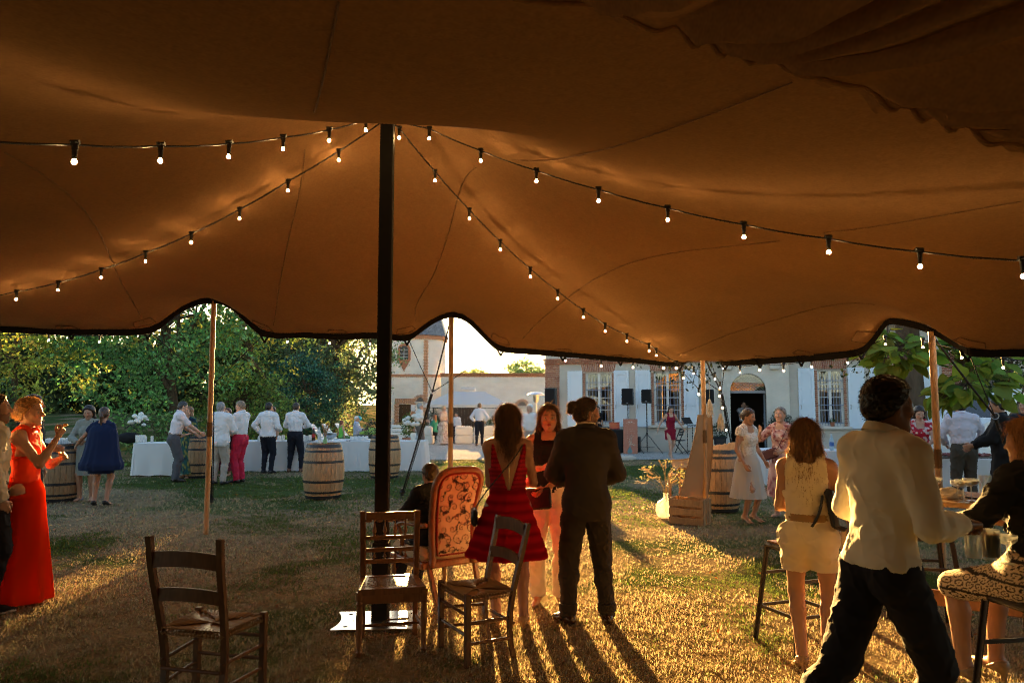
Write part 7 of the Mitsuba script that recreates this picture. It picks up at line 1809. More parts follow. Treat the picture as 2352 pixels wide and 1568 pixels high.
c_ = p.world(p.J['wrr'] + (p.J['wrr'] - p.J['elr']) / 0.255 * 0.125 + np.array([-0.02, -0.01, 0.0])); part(k, 'bite', ball(c_, (0.022, 0.016, 0.014), 2), 'satin', (0.55, 0.33, 0.10), True)
p = Person('dark haired man in a navy suit hidden behind the blond woman in red', spot(80, 9.3), 1.82, 'm', 70, 'tan', 'mid', hr=(0.2, 0.25, 1.1))
p.trousers(NAVY); p.shirt(NAVY, name='jacket', off=0.028, hem=0.84); p.shoes(BLACKC); p.hair((0.05, 0.045, 0.042), 'short')
p = Person('woman in a grey green dress facing the camera with sunglasses on her dark hair', gp(196, 1150), 1.68, 'f', 172, 'tan', 'mid', hl=(-0.05, 0.27, 1.10), hr=(0.08, 0.24, 1.08), pitch=-16, pl=(-1, -0.4, -0.4), pr=(1, -0.4, -0.4))
SAGE = (0.26, 0.27, 0.235)
p.shirt(SAGE, name='dress_bodice', hem=0.95, wrinkle=0.004); p.skirt(SAGE, [(0.10, 0.145, 0.125, 0), (-0.02, 0.19, 0.17, 0), (-0.46, 0.20, 0.18, 0)], pleats=5, amp=0.03); p.hair(DARKH, 'bob', thick=0.026); p.glasses(raised=True, lens=1); p.shoes((0.3, 0.3, 0.3), kind='sandal')
k = thing('handbag', 'small black shoulder bag on the woman in the grey green dress', 'bag'); part(k, 'pouch', (lambda m: (p.world(m[0]), m[1]))(rbox((-0.23, 0.06, 0.93), (0.06, 0.18, 0.22), 0.02)), 'satin', BLACKC, 40); part(k, 'strap', (lambda m: (p.world(m[0]), m[1]))(tube(spline([(-0.24, 0.06, 1.03), (-0.17, 0.14, 1.25), (-0.10, 0.06, 1.47)], 12), 0.008, 6)), 'satin', BLACKC, True)
p = Person('woman with a ponytail in a navy cape dress reaching one arm to the barrel', gp(229, 1162), 1.66, 'f', -8, 'tan', 'mid', hl=(-0.50, 0.18, 1.06), pl=(-0.3, -1, -0.6), heel=0.03)
CAPE = (0.008, 0.018, 0.060)
p.top_(CAPE, name='dress_bodice', hem=0.1, neck_front=0.48, neck_back=0.52, sleeves=0.5)
p.skirt(CAPE, [(0.53, 0.09, 0.07, 0), (0.485, 0.185, 0.10, 0), (0.40, 0.235, 0.145, 0), (0.1, 0.275, 0.20, 0), (-0.12, 0.32, 0.25, 0), (-0.20, 0.36, 0.29, 0), (-0.30, 0.34, 0.27, 0)], name='cape', pleats=11, amp=0.055, fold=0.06); p.skirt(CAPE, [(-0.05, 0.2, 0.17, 0), (-0.36, 0.21, 0.18, 0)], name='underskirt')
p.hair((0.06, 0.035, 0.022), 'pony', thick=0.010); p.shoes(BLACKC, kind='pump')
# --- men by the buffet
p = Person('man in a pinkish short sleeved shirt and grey trousers leaning on the barrel', gp(402, 1106), 1.80, 'm', 58, 'fair', 'mid', lean=13, hr=(0.10, 0.52, 0.98), pr=(0.6, -1, -0.2), hl=(-0.15, 0.4, 1.0), pelvis=(0, -0.06, 0.93))
p.trousers((0.085, 0.085, 0.095), belt=(0.09, 0.035, 0.015)); p.shirt((0.68, 0.62, 0.65), sleeves='short', loose=0.008, wrinkle=0.008); p.shoes((0.02, 0.014, 0.01)); p.hair((0.04, 0.037, 0.035), 'short', thick=0.008); p.glasses()
p = Person('woman in a green patterned dress with glasses standing behind the leaning man', spot(438, 17.3), 1.66, 'f', 205, 'fair', 'mid', hr=(0.08, 0.28, 1.20), hl=(-0.12, 0.2, 1.05))
GRN = (0.018, 0.075, 0.07); pat = floral((0.24, 0.22, 0.05), 22, 0.62, (0.01, 0.02, 0.04))
p.top_(GRN, name='dress_bodice', hem=0.06, neck_front=0.42, neck_back=0.5, sleeves=0.8, pattern=pat); p.skirt(GRN, [(0.10, 0.145, 0.125, 0), (0, 0.19, 0.17, 0), (-0.82, 0.26, 0.24, 0)], pleats=7, amp=0.05, pattern=pat); p.hair((0.16, 0.085, 0.04), 'bob'); p.glasses(); p.shoes((0.25, 0.2, 0.15), kind='sandal')
p = Person('grey haired man in untucked white shirt and beige trousers by the left wooden pole', gp(501, 1112), 1.76, 'm', 6, 'fair', 'mid', hl=(-0.12, 0.28, 1.05), hr=(0.12, 0.28, 1.05), pl=(-1, -0.5, -0.5), pr=(1, -0.5, -0.5), width=1.12)
p.trousers((0.40, 0.34, 0.28)); p.shirt((0.72, 0.72, 0.73), hem=0.80, loose=0.014, wrinkle=0.009); p.shoes((0.02, 0.02, 0.02)); p.hair((0.22, 0.22, 0.22), 'receding', thick=0.008)
p = Person('man in a white shirt and bright red trousers in profile facing left', gp(549, 1108), 1.79, 'm', -78, 'fair', 'mid', hl=(-0.06, 0.26, 1.06), hr=(0.10, 0.26, 1.04), pitch=-12, width=1.07)
p.trousers((0.50, 0.020, 0.055), wrinkle=0.010); p.shirt((0.70, 0.70, 0.72), wrinkle=0.008); p.shoes((0.015, 0.01, 0.01)); p.hair((0.22, 0.15, 0.10), 'short', thick=0.009)
k = thing('folded_jacket', 'dark grey jacket draped over the forearm of the man in red trousers', 'jacket'); m = rbox((-0.02, 0.25, 0.90), (0.12, 0.22, 0.42), 0.05); m = trimesh.Trimesh(*m).subdivide().subdivide().subdivide(); v = np.array(m.vertices); v = v + 0.03 * (meshkit.fbm(v * [14, 14, 5], 3, 2) - 0.5)[:, None] * np.array([1, 1.5, 0.6]); part(k, 'cloth', (p.world(v), np.array(m.faces)), 'cloth', (0.055, 0.055, 0.06), True)
p = Person('woman with dark red hair half hidden between the white shirted men', spot(526, 17.9), 1.62, 'f', 190, 'fair', 'mid'); p.top_((0.12, 0.02, 0.03), hem=0.05, sleeves=0.7); p.skirt((0.12, 0.02, 0.03), [(0.1, 0.14, 0.12, 0), (-0.8, 0.25, 0.22, 0)], pleats=6, amp=0.04); p.hair((0.10, 0.03, 0.02), 'bob')
p = Person('young man in loose white shirt and navy trousers, left of the buffet pair', gp(613, 1087), 1.76, 'm', 14, 'tan', 'mid', hl=(-0.24, 0.05, 0.98), pl=(-1, -0.6, 0), hr=(0.2, 0.24, 1.05))
p.trousers(NAVY, shin=(0.060, 0.048)); p.shirt((0.71, 0.71, 0.73), loose=0.010, hem=0.90, wrinkle=0.009); p.shoes(BLACKC); p.hair((0.015, 0.011, 0.009), 'short', thick=0.010)
p = Person('man in white shirt and slim cropped navy trousers, right of the buffet pair', gp(676, 1084), 1.76, 'm', 4, 'fair', 'mid', hr=(0.12, 0.30, 1.12), pr=(1, -0.3, -0.5), hl=(-0.12, 0.28, 1.1), pl=(-1, -0.4, -0.5), fl=(-0.14, 0, 0.075), fr=(0.17, 0, 0.075))
p.trousers(NAVY, shin=(0.058, 0.044), crop=0.08); p.shirt((0.70, 0.71, 0.74), wrinkle=0.008); p.shoes((0.12, 0.05, 0.025)); p.hair((0.03, 0.02, 0.015), 'short', thick=0.007)
p = Person('brown haired woman half hidden behind the young man at the buffet', spot(628, 20.3), 1.66, 'f', 190, 'tan', 'far', hr=(0.1, 0.28, 1.1)); p.top_((0.3, 0.3, 0.3), hem=0.05, sleeves=0.8); p.skirt((0.05, 0.05, 0.06), [(0.1, 0.14, 0.12, 0), (-0.8, 0.25, 0.22, 0)]); p.hair((0.05, 0.03, 0.02), 'long', length=0.15)
# --- the pool corner
p = Person('white haired man in light blue shirt and sunglasses sitting on a pool lounger', np.array([-6.25, 29.9, -0.02]), 1.75, 'm', 84, 'fair', 'far', pelvis=(0, 0, 0.47), fl=(-0.1, 0.82, 0.46), fr=(0.14, 0.78, 0.46), hl=(-0.1, 0.36, 0.75), hr=(0.15, 0.34, 0.72)); p.trousers((0.12, 0.14, 0.12), shin=(0.062, 0.055), crop=0.3); p.shirt((0.42, 0.46, 0.58), sleeves='rolled', hem=0.5); p.hair((0.62, 0.62, 0.62), 'short', thick=0.006); p.glasses(lens=1)
p = Person('red haired girl in a bright green top sitting beside the man on the lounger', np.array([-6.75, 29.5, -0.02]), 1.38, 'f', 40, 'fair', 'far', pelvis=(0, 0, 0.58), fl=(-0.12, 0.45, 0.1), fr=(0.12, 0.45, 0.1)); p.top_((0.16, 0.50, 0.08), hem=-0.05); p.trousers((0.10, 0.2, 0.1), crop=0.6); p.hair((0.16, 0.04, 0.02), 'pony')
p = Person('grey haired man in sunglasses with a hand on his hip behind the rose bouquet', spot(965, 27.0), 1.76, 'm', 62, 'fair', 'far', hr=(0.21, -0.01, 1.02), pr=(0.8, -1, 0), hl=(-0.2, 0.3, 1.1), yaw=10); p.trousers((0.13, 0.11, 0.095)); p.shirt((0.68, 0.66, 0.62), sleeves='rolled'); p.hair((0.30, 0.30, 0.30), 'receding', thick=0.005); p.glasses(lens=1); p.shoes(BLACKC)
p = Person('dark haired waitress in a white blouse and black trousers by the gazebo', spot(997, 40.0, -0.45), 1.66, 'f', 95, 'tan', 'far', hr=(0.12, 0.34, 1.1), hl=(-0.12, 0.34, 1.1)); p.trousers(BLACKC); p.shirt(WHITEC); p.hair(DARKH, 'updo')
p = Person('fair woman in a long pale floral dress looking over her shoulder by the pool', gp(1018, 1022), 1.66, 'f', 125, 'fair', 'far', hr=(0.12, 0.25, 1.08), hl=(-0.12, 0.22, 1.05), yaw=-15); pat = floral((0.40, 0.20, 0.16), 16, 0.60, (0.45, 0.36, 0.25)); p.shirt((0.62, 0.50, 0.42), name='dress_bodice', sleeves='short', hem=0.95, collar=False, pattern=pat); p.skirt((0.62, 0.50, 0.42), [(0.10, 0.16, 0.14, 0), (0, 0.21, 0.19, 0), (-0.86, 0.30, 0.28, 0)], pleats=6, amp=0.05, pattern=pat); p.hair((0.45, 0.33, 0.20), 'updo', thick=0.018); p.shoes((0.25, 0.1, 0.06))
p = Person('brown haired woman in a teal top seated on the white armchair by the pool', np.array([-3.32, 31.95, -0.03]), 1.64, 'f', -60, 'fair', 'far', pelvis=(0, 0, 0.60), fl=(-0.12, 0.5, 0.08), fr=(0.12, 0.5, 0.08), hl=(-0.1, 0.35, 0.8), hr=(0.1, 0.35, 0.8)); p.top_((0.02, 0.20, 0.16), hem=-0.02, sleeves=0.8); p.trousers(BLACKC, shin=(0.06, 0.05)); p.hair((0.16, 0.07, 0.03), 'long', length=0.2)
p = Person('waiter in a white shirt half hidden behind the middle wooden pole', spot(1049, 40.0, -0.45), 1.74, 'm', 200, 'fair', 'far'); p.trousers(NAVY); p.shirt((0.62, 0.64, 0.70)); p.hair(DARKH, 'short')
p = Person('man in a pale blue shirt and dark trousers walking away across the gravel', gp(1101, 1024), 1.78, 'm', 6, 'fair', 'far', fl=(-0.09, -0.16, 0.10), fr=(0.09, 0.14, 0.075), hr=(0.24, 0.14, 1.0), pr=(1, -0.8, 0), hl=(-0.24, 0.14, 1.0), pl=(-1, -0.8, 0)); p.trousers(NAVY, shin=(0.060, 0.048)); p.shirt((0.52, 0.58, 0.70), wrinkle=0.006); p.hair((0.13, 0.075, 0.04), 'short', thick=0.007); p.shoes((0.10, 0.05, 0.03))
p = Person('white haired elderly man in a white shirt on the lawn beyond the group of three', spot(1217, 19.5), 1.72, 'm', 205, 'fair', 'far', hr=(0.1, 0.3, 1.1)); p.trousers((0.3, 0.28, 0.26)); p.shirt((0.68, 0.67, 0.68), sleeves='rolled'); p.hair((0.70, 0.70, 0.70), 'receding', thick=0.012); p.shoes(BLACKC)
# --- the group round the armchair
p = Person('boy in a dark suit sitting in the scroll patterned armchair, seen from behind', np.array([-0.72, 6.68, -0.02]), 1.37, 'm', -38, 'tan', 'near', pelvis=(0, -0.02, 0.70), fl=(-0.13, 0.50, 0.12), fr=(0.13, 0.52, 0.12), hl=(-0.20, 0.40, 0.86), hr=(0.20, 0.38, 0.86), lean=2, pitch=-8)
p.trousers(NAVY); p.shirt((0.010, 0.010, 0.013), name='jacket', off=0.030, hem=0.62, wrinkle=0.005); p.shoes(BLACKC); p.hair((0.045, 0.027, 0.017), 'short', thick=0.014, strands=900)
p = Person('woman in a red striped cocktail dress with a low V back seen from behind', gp(1166, 1438), 1.69, 'f', -6, 'tan', 'near', hr=(0.13, 0.26, 1.10), pr=(0.5, -1, -0.6), hl=(-0.06, 0.28, 1.10), pl=(-0.35, -1, -0.7), heel=0.035, yaw=-8, fl=(-0.09, 0, 0.075), fr=(0.12, -0.06, 0.075))
def stripes(v, c): t = (v[:, 2] / 0.034) % 1; c[t > 0.52] = (0.24, 0.006, 0.012); return c
CRIM = (0.44, 0.010, 0.022)
p.top_(CRIM, name='dress_bodice', hem=0.08, neck_front=0.42, off=0.012, pattern=stripes, vback=(0.10, 0.30))
zz = np.linspace(0.14, -0.385, 62); rw = np.interp(-zz, [-0.14, -0.03, 0.10, 0.385], [0.130, 0.178, 0.225, 0.325]); rg = 0.005 * np.sign(np.sin(zz / 0.034 * 2 * np.pi))
p.skirt(CRIM, [(z_, w_ + r_, w_ * 0.88 + r_, 0) for z_, w_, r_ in zip(zz, rw, rg)], name='flared_skirt', pleats=6, amp=0.07, mat='sheer_dense', pattern=stripes, n=96)
p.skirt((0.30, 0.006, 0.012), [(0.12, 0.122, 0.10, 0), (0, 0.165, 0.145, 0), (-0.30, 0.20, 0.18, 0)], name='lining')
p.local('zip', tube([(0.0, -0.105, 1.06), (0.0, -0.12, 1.14), (0.0, -0.112, 1.25)], 0.0035, 5), (0.5, 0.40, 0.22), 'steel')
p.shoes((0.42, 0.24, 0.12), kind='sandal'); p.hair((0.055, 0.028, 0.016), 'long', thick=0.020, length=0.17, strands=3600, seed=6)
k = thing('handbag', 'small black bag on a thin strap at the hip of the woman in striped red', 'bag'); part(k, 'pouch', (lambda m: (p.world(m[0]), m[1]))(rbox((-0.27, -0.02, 0.86), (0.05, 0.20, 0.13), 0.018)), 'satin', BLACKC, 40); part(k, 'strap', (lambda m: (p.world(m[0]), m[1]))(tube(spline([(-0.26, -0.03, 0.92), (-0.13, -0.135, 1.13), (0.05, -0.125, 1.34), (0.135, -0.03, 1.465)], 20), 0.005, 6)), 'satin', BLACKC, True)
p = Person('dark haired woman in a black top and cream trousers facing the camera', gp(1262, 1386), 1.70, 'f', 184, 'tan', 'near', hr=(0.04, 0.30, 1.20), pr=(1, -0.4, -0.8), hl=(0.02, 0.26, 1.02), pl=(-1, -0.5, -0.4), heel=0.03, lip=(0.26, 0.045, 0.045), brow=DARKH, yaw=-4)
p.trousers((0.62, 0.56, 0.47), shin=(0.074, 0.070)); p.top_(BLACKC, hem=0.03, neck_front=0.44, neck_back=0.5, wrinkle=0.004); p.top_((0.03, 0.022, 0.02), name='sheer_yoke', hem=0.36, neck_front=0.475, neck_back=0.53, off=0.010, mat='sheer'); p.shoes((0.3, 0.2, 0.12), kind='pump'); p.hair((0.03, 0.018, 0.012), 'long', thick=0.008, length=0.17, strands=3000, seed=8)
k = thing('clutch_bag', 'black clutch bag held low by the woman in the black top', 'bag'); part(k, 'body', (lambda m: (p.world(m[0]), m[1]))(tf(rbox((0, 0, 0), (0.25, 0.05, 0.18), 0.015), 0, (0.10, 0.29, 0.94), ry=4)), 'satin', BLACKC, 40); part(k, 'clasp', (lambda m: (p.world(m[0]), m[1]))(rbox((0.10, 0.318, 0.965), (0.03, 0.006, 0.02), 0.002)), 'steel', (0.6, 0.5, 0.3))
p = Person('bearded man with a hair bun in a dark brown suit, face turned right', gp(1349, 1432), 1.75, 'm', -4, 'tan', 'near', width=0.92, yaw=72, hl=(-0.11, 0.27, 1.06), hr=(0.12, 0.26, 1.06), pl=(-1, -0.7, -0.45), pr=(1, -0.7, -0.45), fl=(-0.15, 0, 0.075), fr=(0.15, -0.02, 0.075), beard=(0.035, 0.022, 0.015), brow=DARKH, toe=(25, 8), pitch=-3)
SUIT = (0.034, 0.027, 0.022)
p.trousers(SUIT, shin=(0.064, 0.056), wrinkle=0.009); p.shirt(SUIT, name='jacket', off=0.019, hem=0.79, loose=0.003, wrinkle=0.004, extra=[(p.J['P'] + [0, 0, -0.03], p.J['P'] + [0, 0, -0.17], 0.160, 0.176, (np.array([0, 1.0, 0]), 0.80), 0.06)])
p.local('shirt_collar', tube([(0.066 * math.cos(t), -0.012 + 0.072 * math.sin(t), 1.532 - 0.012 * math.sin(t)) for t in np.linspace(0, 6.28, 40)], 0.013, 8, caps=False, flat=0.5), (0.66, 0.60, 0.50), 'cloth')
for c_ in 'lr': a_ = p.J['an' + c_]; p.local('turn_up', lathe([(0.060, -0.01), (0.070, 0.0), (0.070, 0.05), (0.060, 0.055)], 24, a_ + [0, -0.005, 0.035]), SUIT, 'cloth')
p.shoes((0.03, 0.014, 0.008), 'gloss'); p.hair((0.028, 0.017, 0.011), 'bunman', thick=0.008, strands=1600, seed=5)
# --- by the house
p = Person('long haired disc jockey in black behind the draped table', houseside(1371, 0.45), 1.66, 'f', 165, 'tan', 'far', hr=(0.1, 0.3, 1.1), pitch=-15); p.top_(BLACKC, hem=0.05, sleeves=0.7); p.trousers(BLACKC); p.hair(DARKH, 'long', length=0.22)
p = Person('woman in a short burgundy dress stepping across the gravel with arms out', gp(1541, 1052), 1.68, 'f', 172, 'fair', 'far', hl=(-0.42, 0.06, 0.98), hr=(0.44, 0.05, 0.96), fl=(-0.05, -0.22, 0.14), fr=(0.04, 0.14, 0.075), pitch=-22, lean=4, heel=0.02); BURG = (0.20, 0.006, 0.022); p.top_(BURG, name='dress_bodice', hem=0.0, neck_front=0.42, neck_back=0.48); p.skirt(BURG, [(0.12, 0.125, 0.105, 0), (0, 0.182, 0.16, 0), (-0.33, 0.175, 0.165, 0)], name='short_skirt'); p.hair((0.05, 0.03, 0.02), 'long', length=0.14); p.shoes((0.4, 0.27, 0.18), kind='sandal')
hd = tf((np.array([[7.18, 1.15, 0.07]]), None), HOUSE_A, HOUSE_O)[0][0]
p = Person('man in a pale shirt standing in the dark hall behind the open door', hd, 1.76, 'm', 172, 'fair', 'far', hr=(0.04, 0.22, 1.48), pr=(0.8, 0, -1), hl=(-0.05, 0.25, 1.15)); p.trousers(BLACKC); p.shirt((0.55, 0.57, 0.62)); p.hair(DARKH, 'short')
# --- right: the two women, the romper, the striding man, the seated woman
p = Person('woman in a white lace top and long tulle skirt looking down to the right', gp(1722, 1199), 1.64, 'f', 148, 'tan', 'mid', pitch=-14, yaw=-12, heel=0.045, hl=(-0.24, 0.12, 0.93), hr=(0.20, 0.10, 0.90), lip=(0.30, 0.09, 0.07))
LACE = (0.70, 0.66, 0.62)
p.top_(LACE, name='lace_top', hem=0.06, neck_front=0.42, neck_back=0.5, sleeves=0.30, wrinkle=0.004, pattern=floral((0.50, 0.42, 0.36), 60, 0.62)); p.skirt((0.72, 0.68, 0.64), [(0.14, 0.125, 0.105, 0), (0.0, 0.19, 0.17, 0), (-0.56, 0.285, 0.27, 0)], name='tulle_skirt', pleats=14, amp=0.035, mat='sheer', fold=0.05); p.skirt((0.66, 0.60, 0.55), [(0.1, 0.122, 0.1, 0), (0, 0.175, 0.155, 0), (-0.46, 0.21, 0.19, 0)], name='lining'); p.hair((0.04, 0.024, 0.016), 'updo', thick=0.014, strands=300); p.shoes((0.5, 0.36, 0.25), kind='sandal')
p = Person('woman in a pink floral dress waving one hand, with sunglasses in her hair', gp(1800, 1188), 1.66, 'f', 222, 'fair', 'mid', hr=(0.26, 0.20, 1.36), pr=(0.9, -0.2, -1), grip=('relaxed', 'flat'), palmr=(0, 1, 0.2), hl=(-0.1, 0.25, 1.05))
PINK = (0.50, 0.30, 0.27); pat = floral((0.24, 0.06, 0.07), 34, 0.60, (0.62, 0.50, 0.46))
p.top_(PINK, name='dress_bodice', hem=0.05, neck_front=0.44, neck_back=0.5, sleeves=0.95, pattern=pat); p.skirt(PINK, [(0.12, 0.13, 0.11, 0), (0, 0.19, 0.17, 0), (-0.6, 0.25, 0.24, 0)], pleats=9, amp=0.05, pattern=pat); p.hair((0.20, 0.16, 0.13), 'updo'); p.glasses((0.02, 0.03, 0.05), True, 1); p.shoes((0.62, 0.55, 0.48), kind='pump')
k = thing('handbag', 'maroon crossbody bag on the woman in the pink floral dress', 'bag'); part(k, 'pouch', (lambda m: (p.world(m[0]), m[1]))(tf(rbox((0, 0, 0), (0.24, 0.07, 0.16), 0.02), 0, (0.10, 0.21, 1.0), ry=18)), 'satin', (0.09, 0.025, 0.022), 40); part(k, 'strap', (lambda m: (p.world(m[0]), m[1]))(tube(spline([(0.0, 0.19, 1.06), (-0.10, 0.16, 1.28), (-0.135, 0.0, 1.47)], 12), 0.006, 6)), 'satin', (0.09, 0.025, 0.022), True)
p = Person('brown haired woman in a cream sleeveless romper and beige pumps seen from behind', gp(1868, 1548), 1.60, 'f', 24, 'tan', 'near', width=0.95, hr=(0.10, 0.30, 1.05), pr=(0.9, -0.6, -0.6), hl=(-0.08, 0.28, 1.1), heel=0.05, fl=(-0.07, 0.03, 0.075), fr=(0.09, 0.07, 0.075))
ROMP = (0.66, 0.56, 0.40)
p.top_(ROMP, name='romper_top', hem=0.10, neck_front=0.46, neck_back=0.51, off=0.020, wrinkle=0.006)
f = Field(p.lo, p.hi, p.h)
for a, b, ra, rb, fl_, kk in p.segs(['hips'], 0.014) + p.segs(['belly'], 0.010) + p.segs(['thighl', 'thighr'], 0.024): f.seg(a, b, ra, rb, kk, fl_)
f.cut(p.J['P'] + [0, 0, 0.13], (0, 0, 1)); f.cut(p.J['P'] + [0, 0, -0.255], (0, 0.1, -1)); sh_ = f.mesh(); p.wear('romper_shorts', sh_, ROMP, 'cloth', 0.009, (10, 10, 5))
for c_ in 'lr': q_ = p.J['hip' + c_] + (p.J['kn' + c_] - p.J['hip' + c_]) * 0.52; p.local('hem_cuff', lathe([(0.090, -0.022), (0.094, -0.020), (0.095, 0.014), (0.090, 0.018)], 30, q_ + [0, -0.004, 0.0]), ROMP, 'cloth')
a = np.linspace(0, 2 * np.pi, 60); p.local('woven_belt', grid(np.array([p.J['P'] + [(0.140 + 0.004 * math.sin(40 * t)) * math.cos(t), 0.112 * math.sin(t), z_] for z_ in (0.105, 0.13, 0.155) for t in a]).reshape(3, 60, 3)), (0.30, 0.17, 0.07), 'cloth', True)
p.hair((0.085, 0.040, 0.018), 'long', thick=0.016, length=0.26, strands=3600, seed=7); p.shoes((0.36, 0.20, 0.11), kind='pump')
k = thing('clutch_bag', 'black leather clutch bag tucked under the arm of the woman in the romper', 'bag'); part(k, 'body', (lambda m: (p.world(m[0]), m[1]))(tf(rbox((0, 0, 0), (0.055, 0.20, 0.27), 0.02), -14, (0.18, -0.09, 1.13), ry=-14, rx=-14)), 'satin', BLACKC, 40); part(k, 'strap', (lambda m: (p.world(m[0]), m[1]))(tube(spline([(0.10, -0.15, 1.23), (0.08, -0.17, 1.12), (0.03, -0.15, 1.02)], 10), 0.009, 6)), 'satin', BLACKC, True)
k = thing('handbag', 'black flat bag held in front of the woman in the romper', 'bag'); part(k, 'body', (lambda m: (p.world(m[0]), m[1]))(tf(rbox((0, 0, 0), (0.06, 0.24, 0.20), 0.018), 10, (0.20, 0.30, 1.18))), 'satin', BLACKC, 40)

p = Person('tall man in white shirt and black trousers striding right with drinks in hand', np.array([1.69, 3.46, 0.0]), 1.85, 'm', 74, 'dark', 'near', width=0.90, lean=5, pelvis=(0, 0.0, 0.91), fl=(-0.07, -0.44, 0.17), fr=(0.07, 0.18, 0.075), hr=(0.17, 0.27, 1.09), pr=(0.5, -0.7, -1), hl=(-0.2, 0.3, 1.05), grip=('relaxed', 'grip'), palmr=(-0.3, 0.2, -1), yaw=10, kl=(0, 1, 0), toe=(4, 8))
p.trousers((0.011, 0.010, 0.013), shin=(0.070, 0.064), wrinkle=0.007, top=0.035, off=0.013); p.shirt((0.72, 0.65, 0.50), hem=0.905, loose=0.003, off=0.013, wrinkle=0.0055, scale=(11, 11, 5)); p.shoes((0.012, 0.012, 0.013)); p.hair((0.012, 0.009, 0.008), 'short', thick=0.018, strands=900)
wr = p.J['wrr']; dd = (wr - p.J['elr']) / np.linalg.norm(wr - p.J['elr']); hc = wr + dd * 0.10
g0 = p.world(hc + [-0.03, 0.02, -0.155]); g1 = p.world(hc + [0.03, 0.05, -0.155]); g2 = p.world(hc + [0.075, 0.085, -0.07])
tumbler('empty clear tumbler hanging from the hand of the striding man', g0, 0.135, 0.035)
tumbler('tumbler of orange juice hanging from the hand of the striding man', g1, 0.135, 0.036, (0.75, 0.30, 0.015))
coupe('champagne coupe dangling by its stem from the hand of the striding man', g2 + np.array([0, 0, -0.10]), None, 0.9)
p = Person('woman in black jacket and patterned skirt sitting on the bar stool at the right', np.array([2.60, 3.76, 0.0]), 1.67, 'f', -18, 'tan', 'near', pelvis=(0, -0.04, 0.895), fl=(-0.13, 0.34, 0.34), fr=(0.13, 0.36, 0.34), hl=(-0.16, 0.32, 1.10), pl=(-1, -0.6, -0.5), hr=(0.18, 0.3, 1.1), lean=8, side=7, yaw=-10)
def boho(v, c):
    z = v[:, 2] + 0.12 * np.abs(v[:, 0]); s_ = np.arctan2(v[:, 0], -v[:, 1] + 0.12) * 0.24
    row = np.floor(z / 0.11); t = z / 0.11 - row; zig = 0.10 * np.abs(((s_ / 0.13) % 1) - 0.5)
    band = np.abs(t - 0.06 - zig * 1.4) < 0.07
    u_ = ((s_ / 0.052 + 0.5 * (np.floor(t * 3) % 2)) % 1) - 0.5; w_ = ((t * 3) % 1) - 0.5; r_ = np.hypot(u_, w_ * 0.9)
    dk = band | ((r_ > 0.28) & (r_ < 0.41)) | (r_ < 0.08); c[dk] = (0.035, 0.026, 0.02); return c
f = Field(p.lo, p.hi, 0.0075)
for a_, b_, ra, rb, fl_, kk in p.segs(['hips'], 0.022) + p.segs(['belly'], 0.014)[:1] + p.segs(['thighl', 'thighr'], 0.026): f.seg(a_, b_, ra, rb, 0.10, fl_)
f.cut(p.J['P'] + [0, 0, 0.11], (0, -0.2, 1)); p.wear('patterned_skirt', f.mesh(), (0.62, 0.47, 0.33), 'cloth', pattern=boho)
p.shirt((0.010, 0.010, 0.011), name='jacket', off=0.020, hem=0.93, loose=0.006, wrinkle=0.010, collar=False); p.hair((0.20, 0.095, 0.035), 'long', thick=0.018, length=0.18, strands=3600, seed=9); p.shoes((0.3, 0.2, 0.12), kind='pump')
# --- by the far right tables
p = Person('woman in a white flowered red dress with joined hands by the right wooden pole', spot(2106, 13.0), 1.68, 'f', 196, 'fair', 'mid', hl=(-0.04, 0.26, 1.0), hr=(0.06, 0.27, 0.98), pl=(-1, -0.3, -0.2), pr=(1, -0.3, -0.2), pitch=-28); RF = (0.46, 0.022, 0.045); pat = floral((0.62, 0.52, 0.50), 24, 0.58)
p.top_(RF, name='dress_bodice', hem=0.05, neck_front=0.38, neck_back=0.5, sleeves=0.45, pattern=pat); p.skirt(RF, [(0.12, 0.13, 0.11, 0), (0, 0.19, 0.17, 0), (-0.75, 0.25, 0.24, 0)], pleats=8, amp=0.05, pattern=pat); p.hair((0.03, 0.02, 0.014), 'long', thick=0.022, length=0.16); p.shoes((0.3, 0.2, 0.15), kind='sandal')
p = Person('short haired man in a teal blue shirt behind the woman in the red flowered dress', spot(2084, 13.9), 1.76, 'm', 20, 'tan', 'mid'); p.trousers(NAVY); p.shirt((0.010, 0.055, 0.10), sleeves='short'); p.hair((0.05, 0.04, 0.035), 'short', thick=0.006)
p = Person('man in a pale lilac shirt and olive trousers seen from behind under the leaves', spot(2205, 12.3), 1.80, 'm', 12, 'tan', 'mid', hr=(0.30, 0.30, 1.0), pr=(1, -0.5, -0.2), hl=(-0.18, 0.26, 1.0), pl=(-1, -0.6, -0.2), lean=5); p.trousers((0.06, 0.052, 0.040)); p.shirt((0.56, 0.55, 0.64), loose=0.012, wrinkle=0.010); p.shoes(BLACKC); p.hair(DARKH, 'short')
p = Person('dark haired man in a black suit standing at the far right table', spot(2290, 11.2), 1.80, 'm', -62, 'tan', 'mid', hl=(-0.1, 0.35, 1.05), hr=(0.1, 0.35, 1.02), pitch=-10); p.trousers(BLACKC); p.shirt(BLACKC, name='jacket', off=0.028, hem=0.82); p.shoes(BLACKC); p.hair(DARKH, 'short', thick=0.012)
p = Person('man in a dark suit at the right edge beyond the seated woman', spot(2352, 12.0), 1.80, 'm', -120, 'tan', 'mid'); p.trousers(BLACKC); p.shirt((0.014, 0.014, 0.018), name='jacket', off=0.028, hem=0.82); p.hair(BROWNH, 'short'); p.shoes(BLACKC)

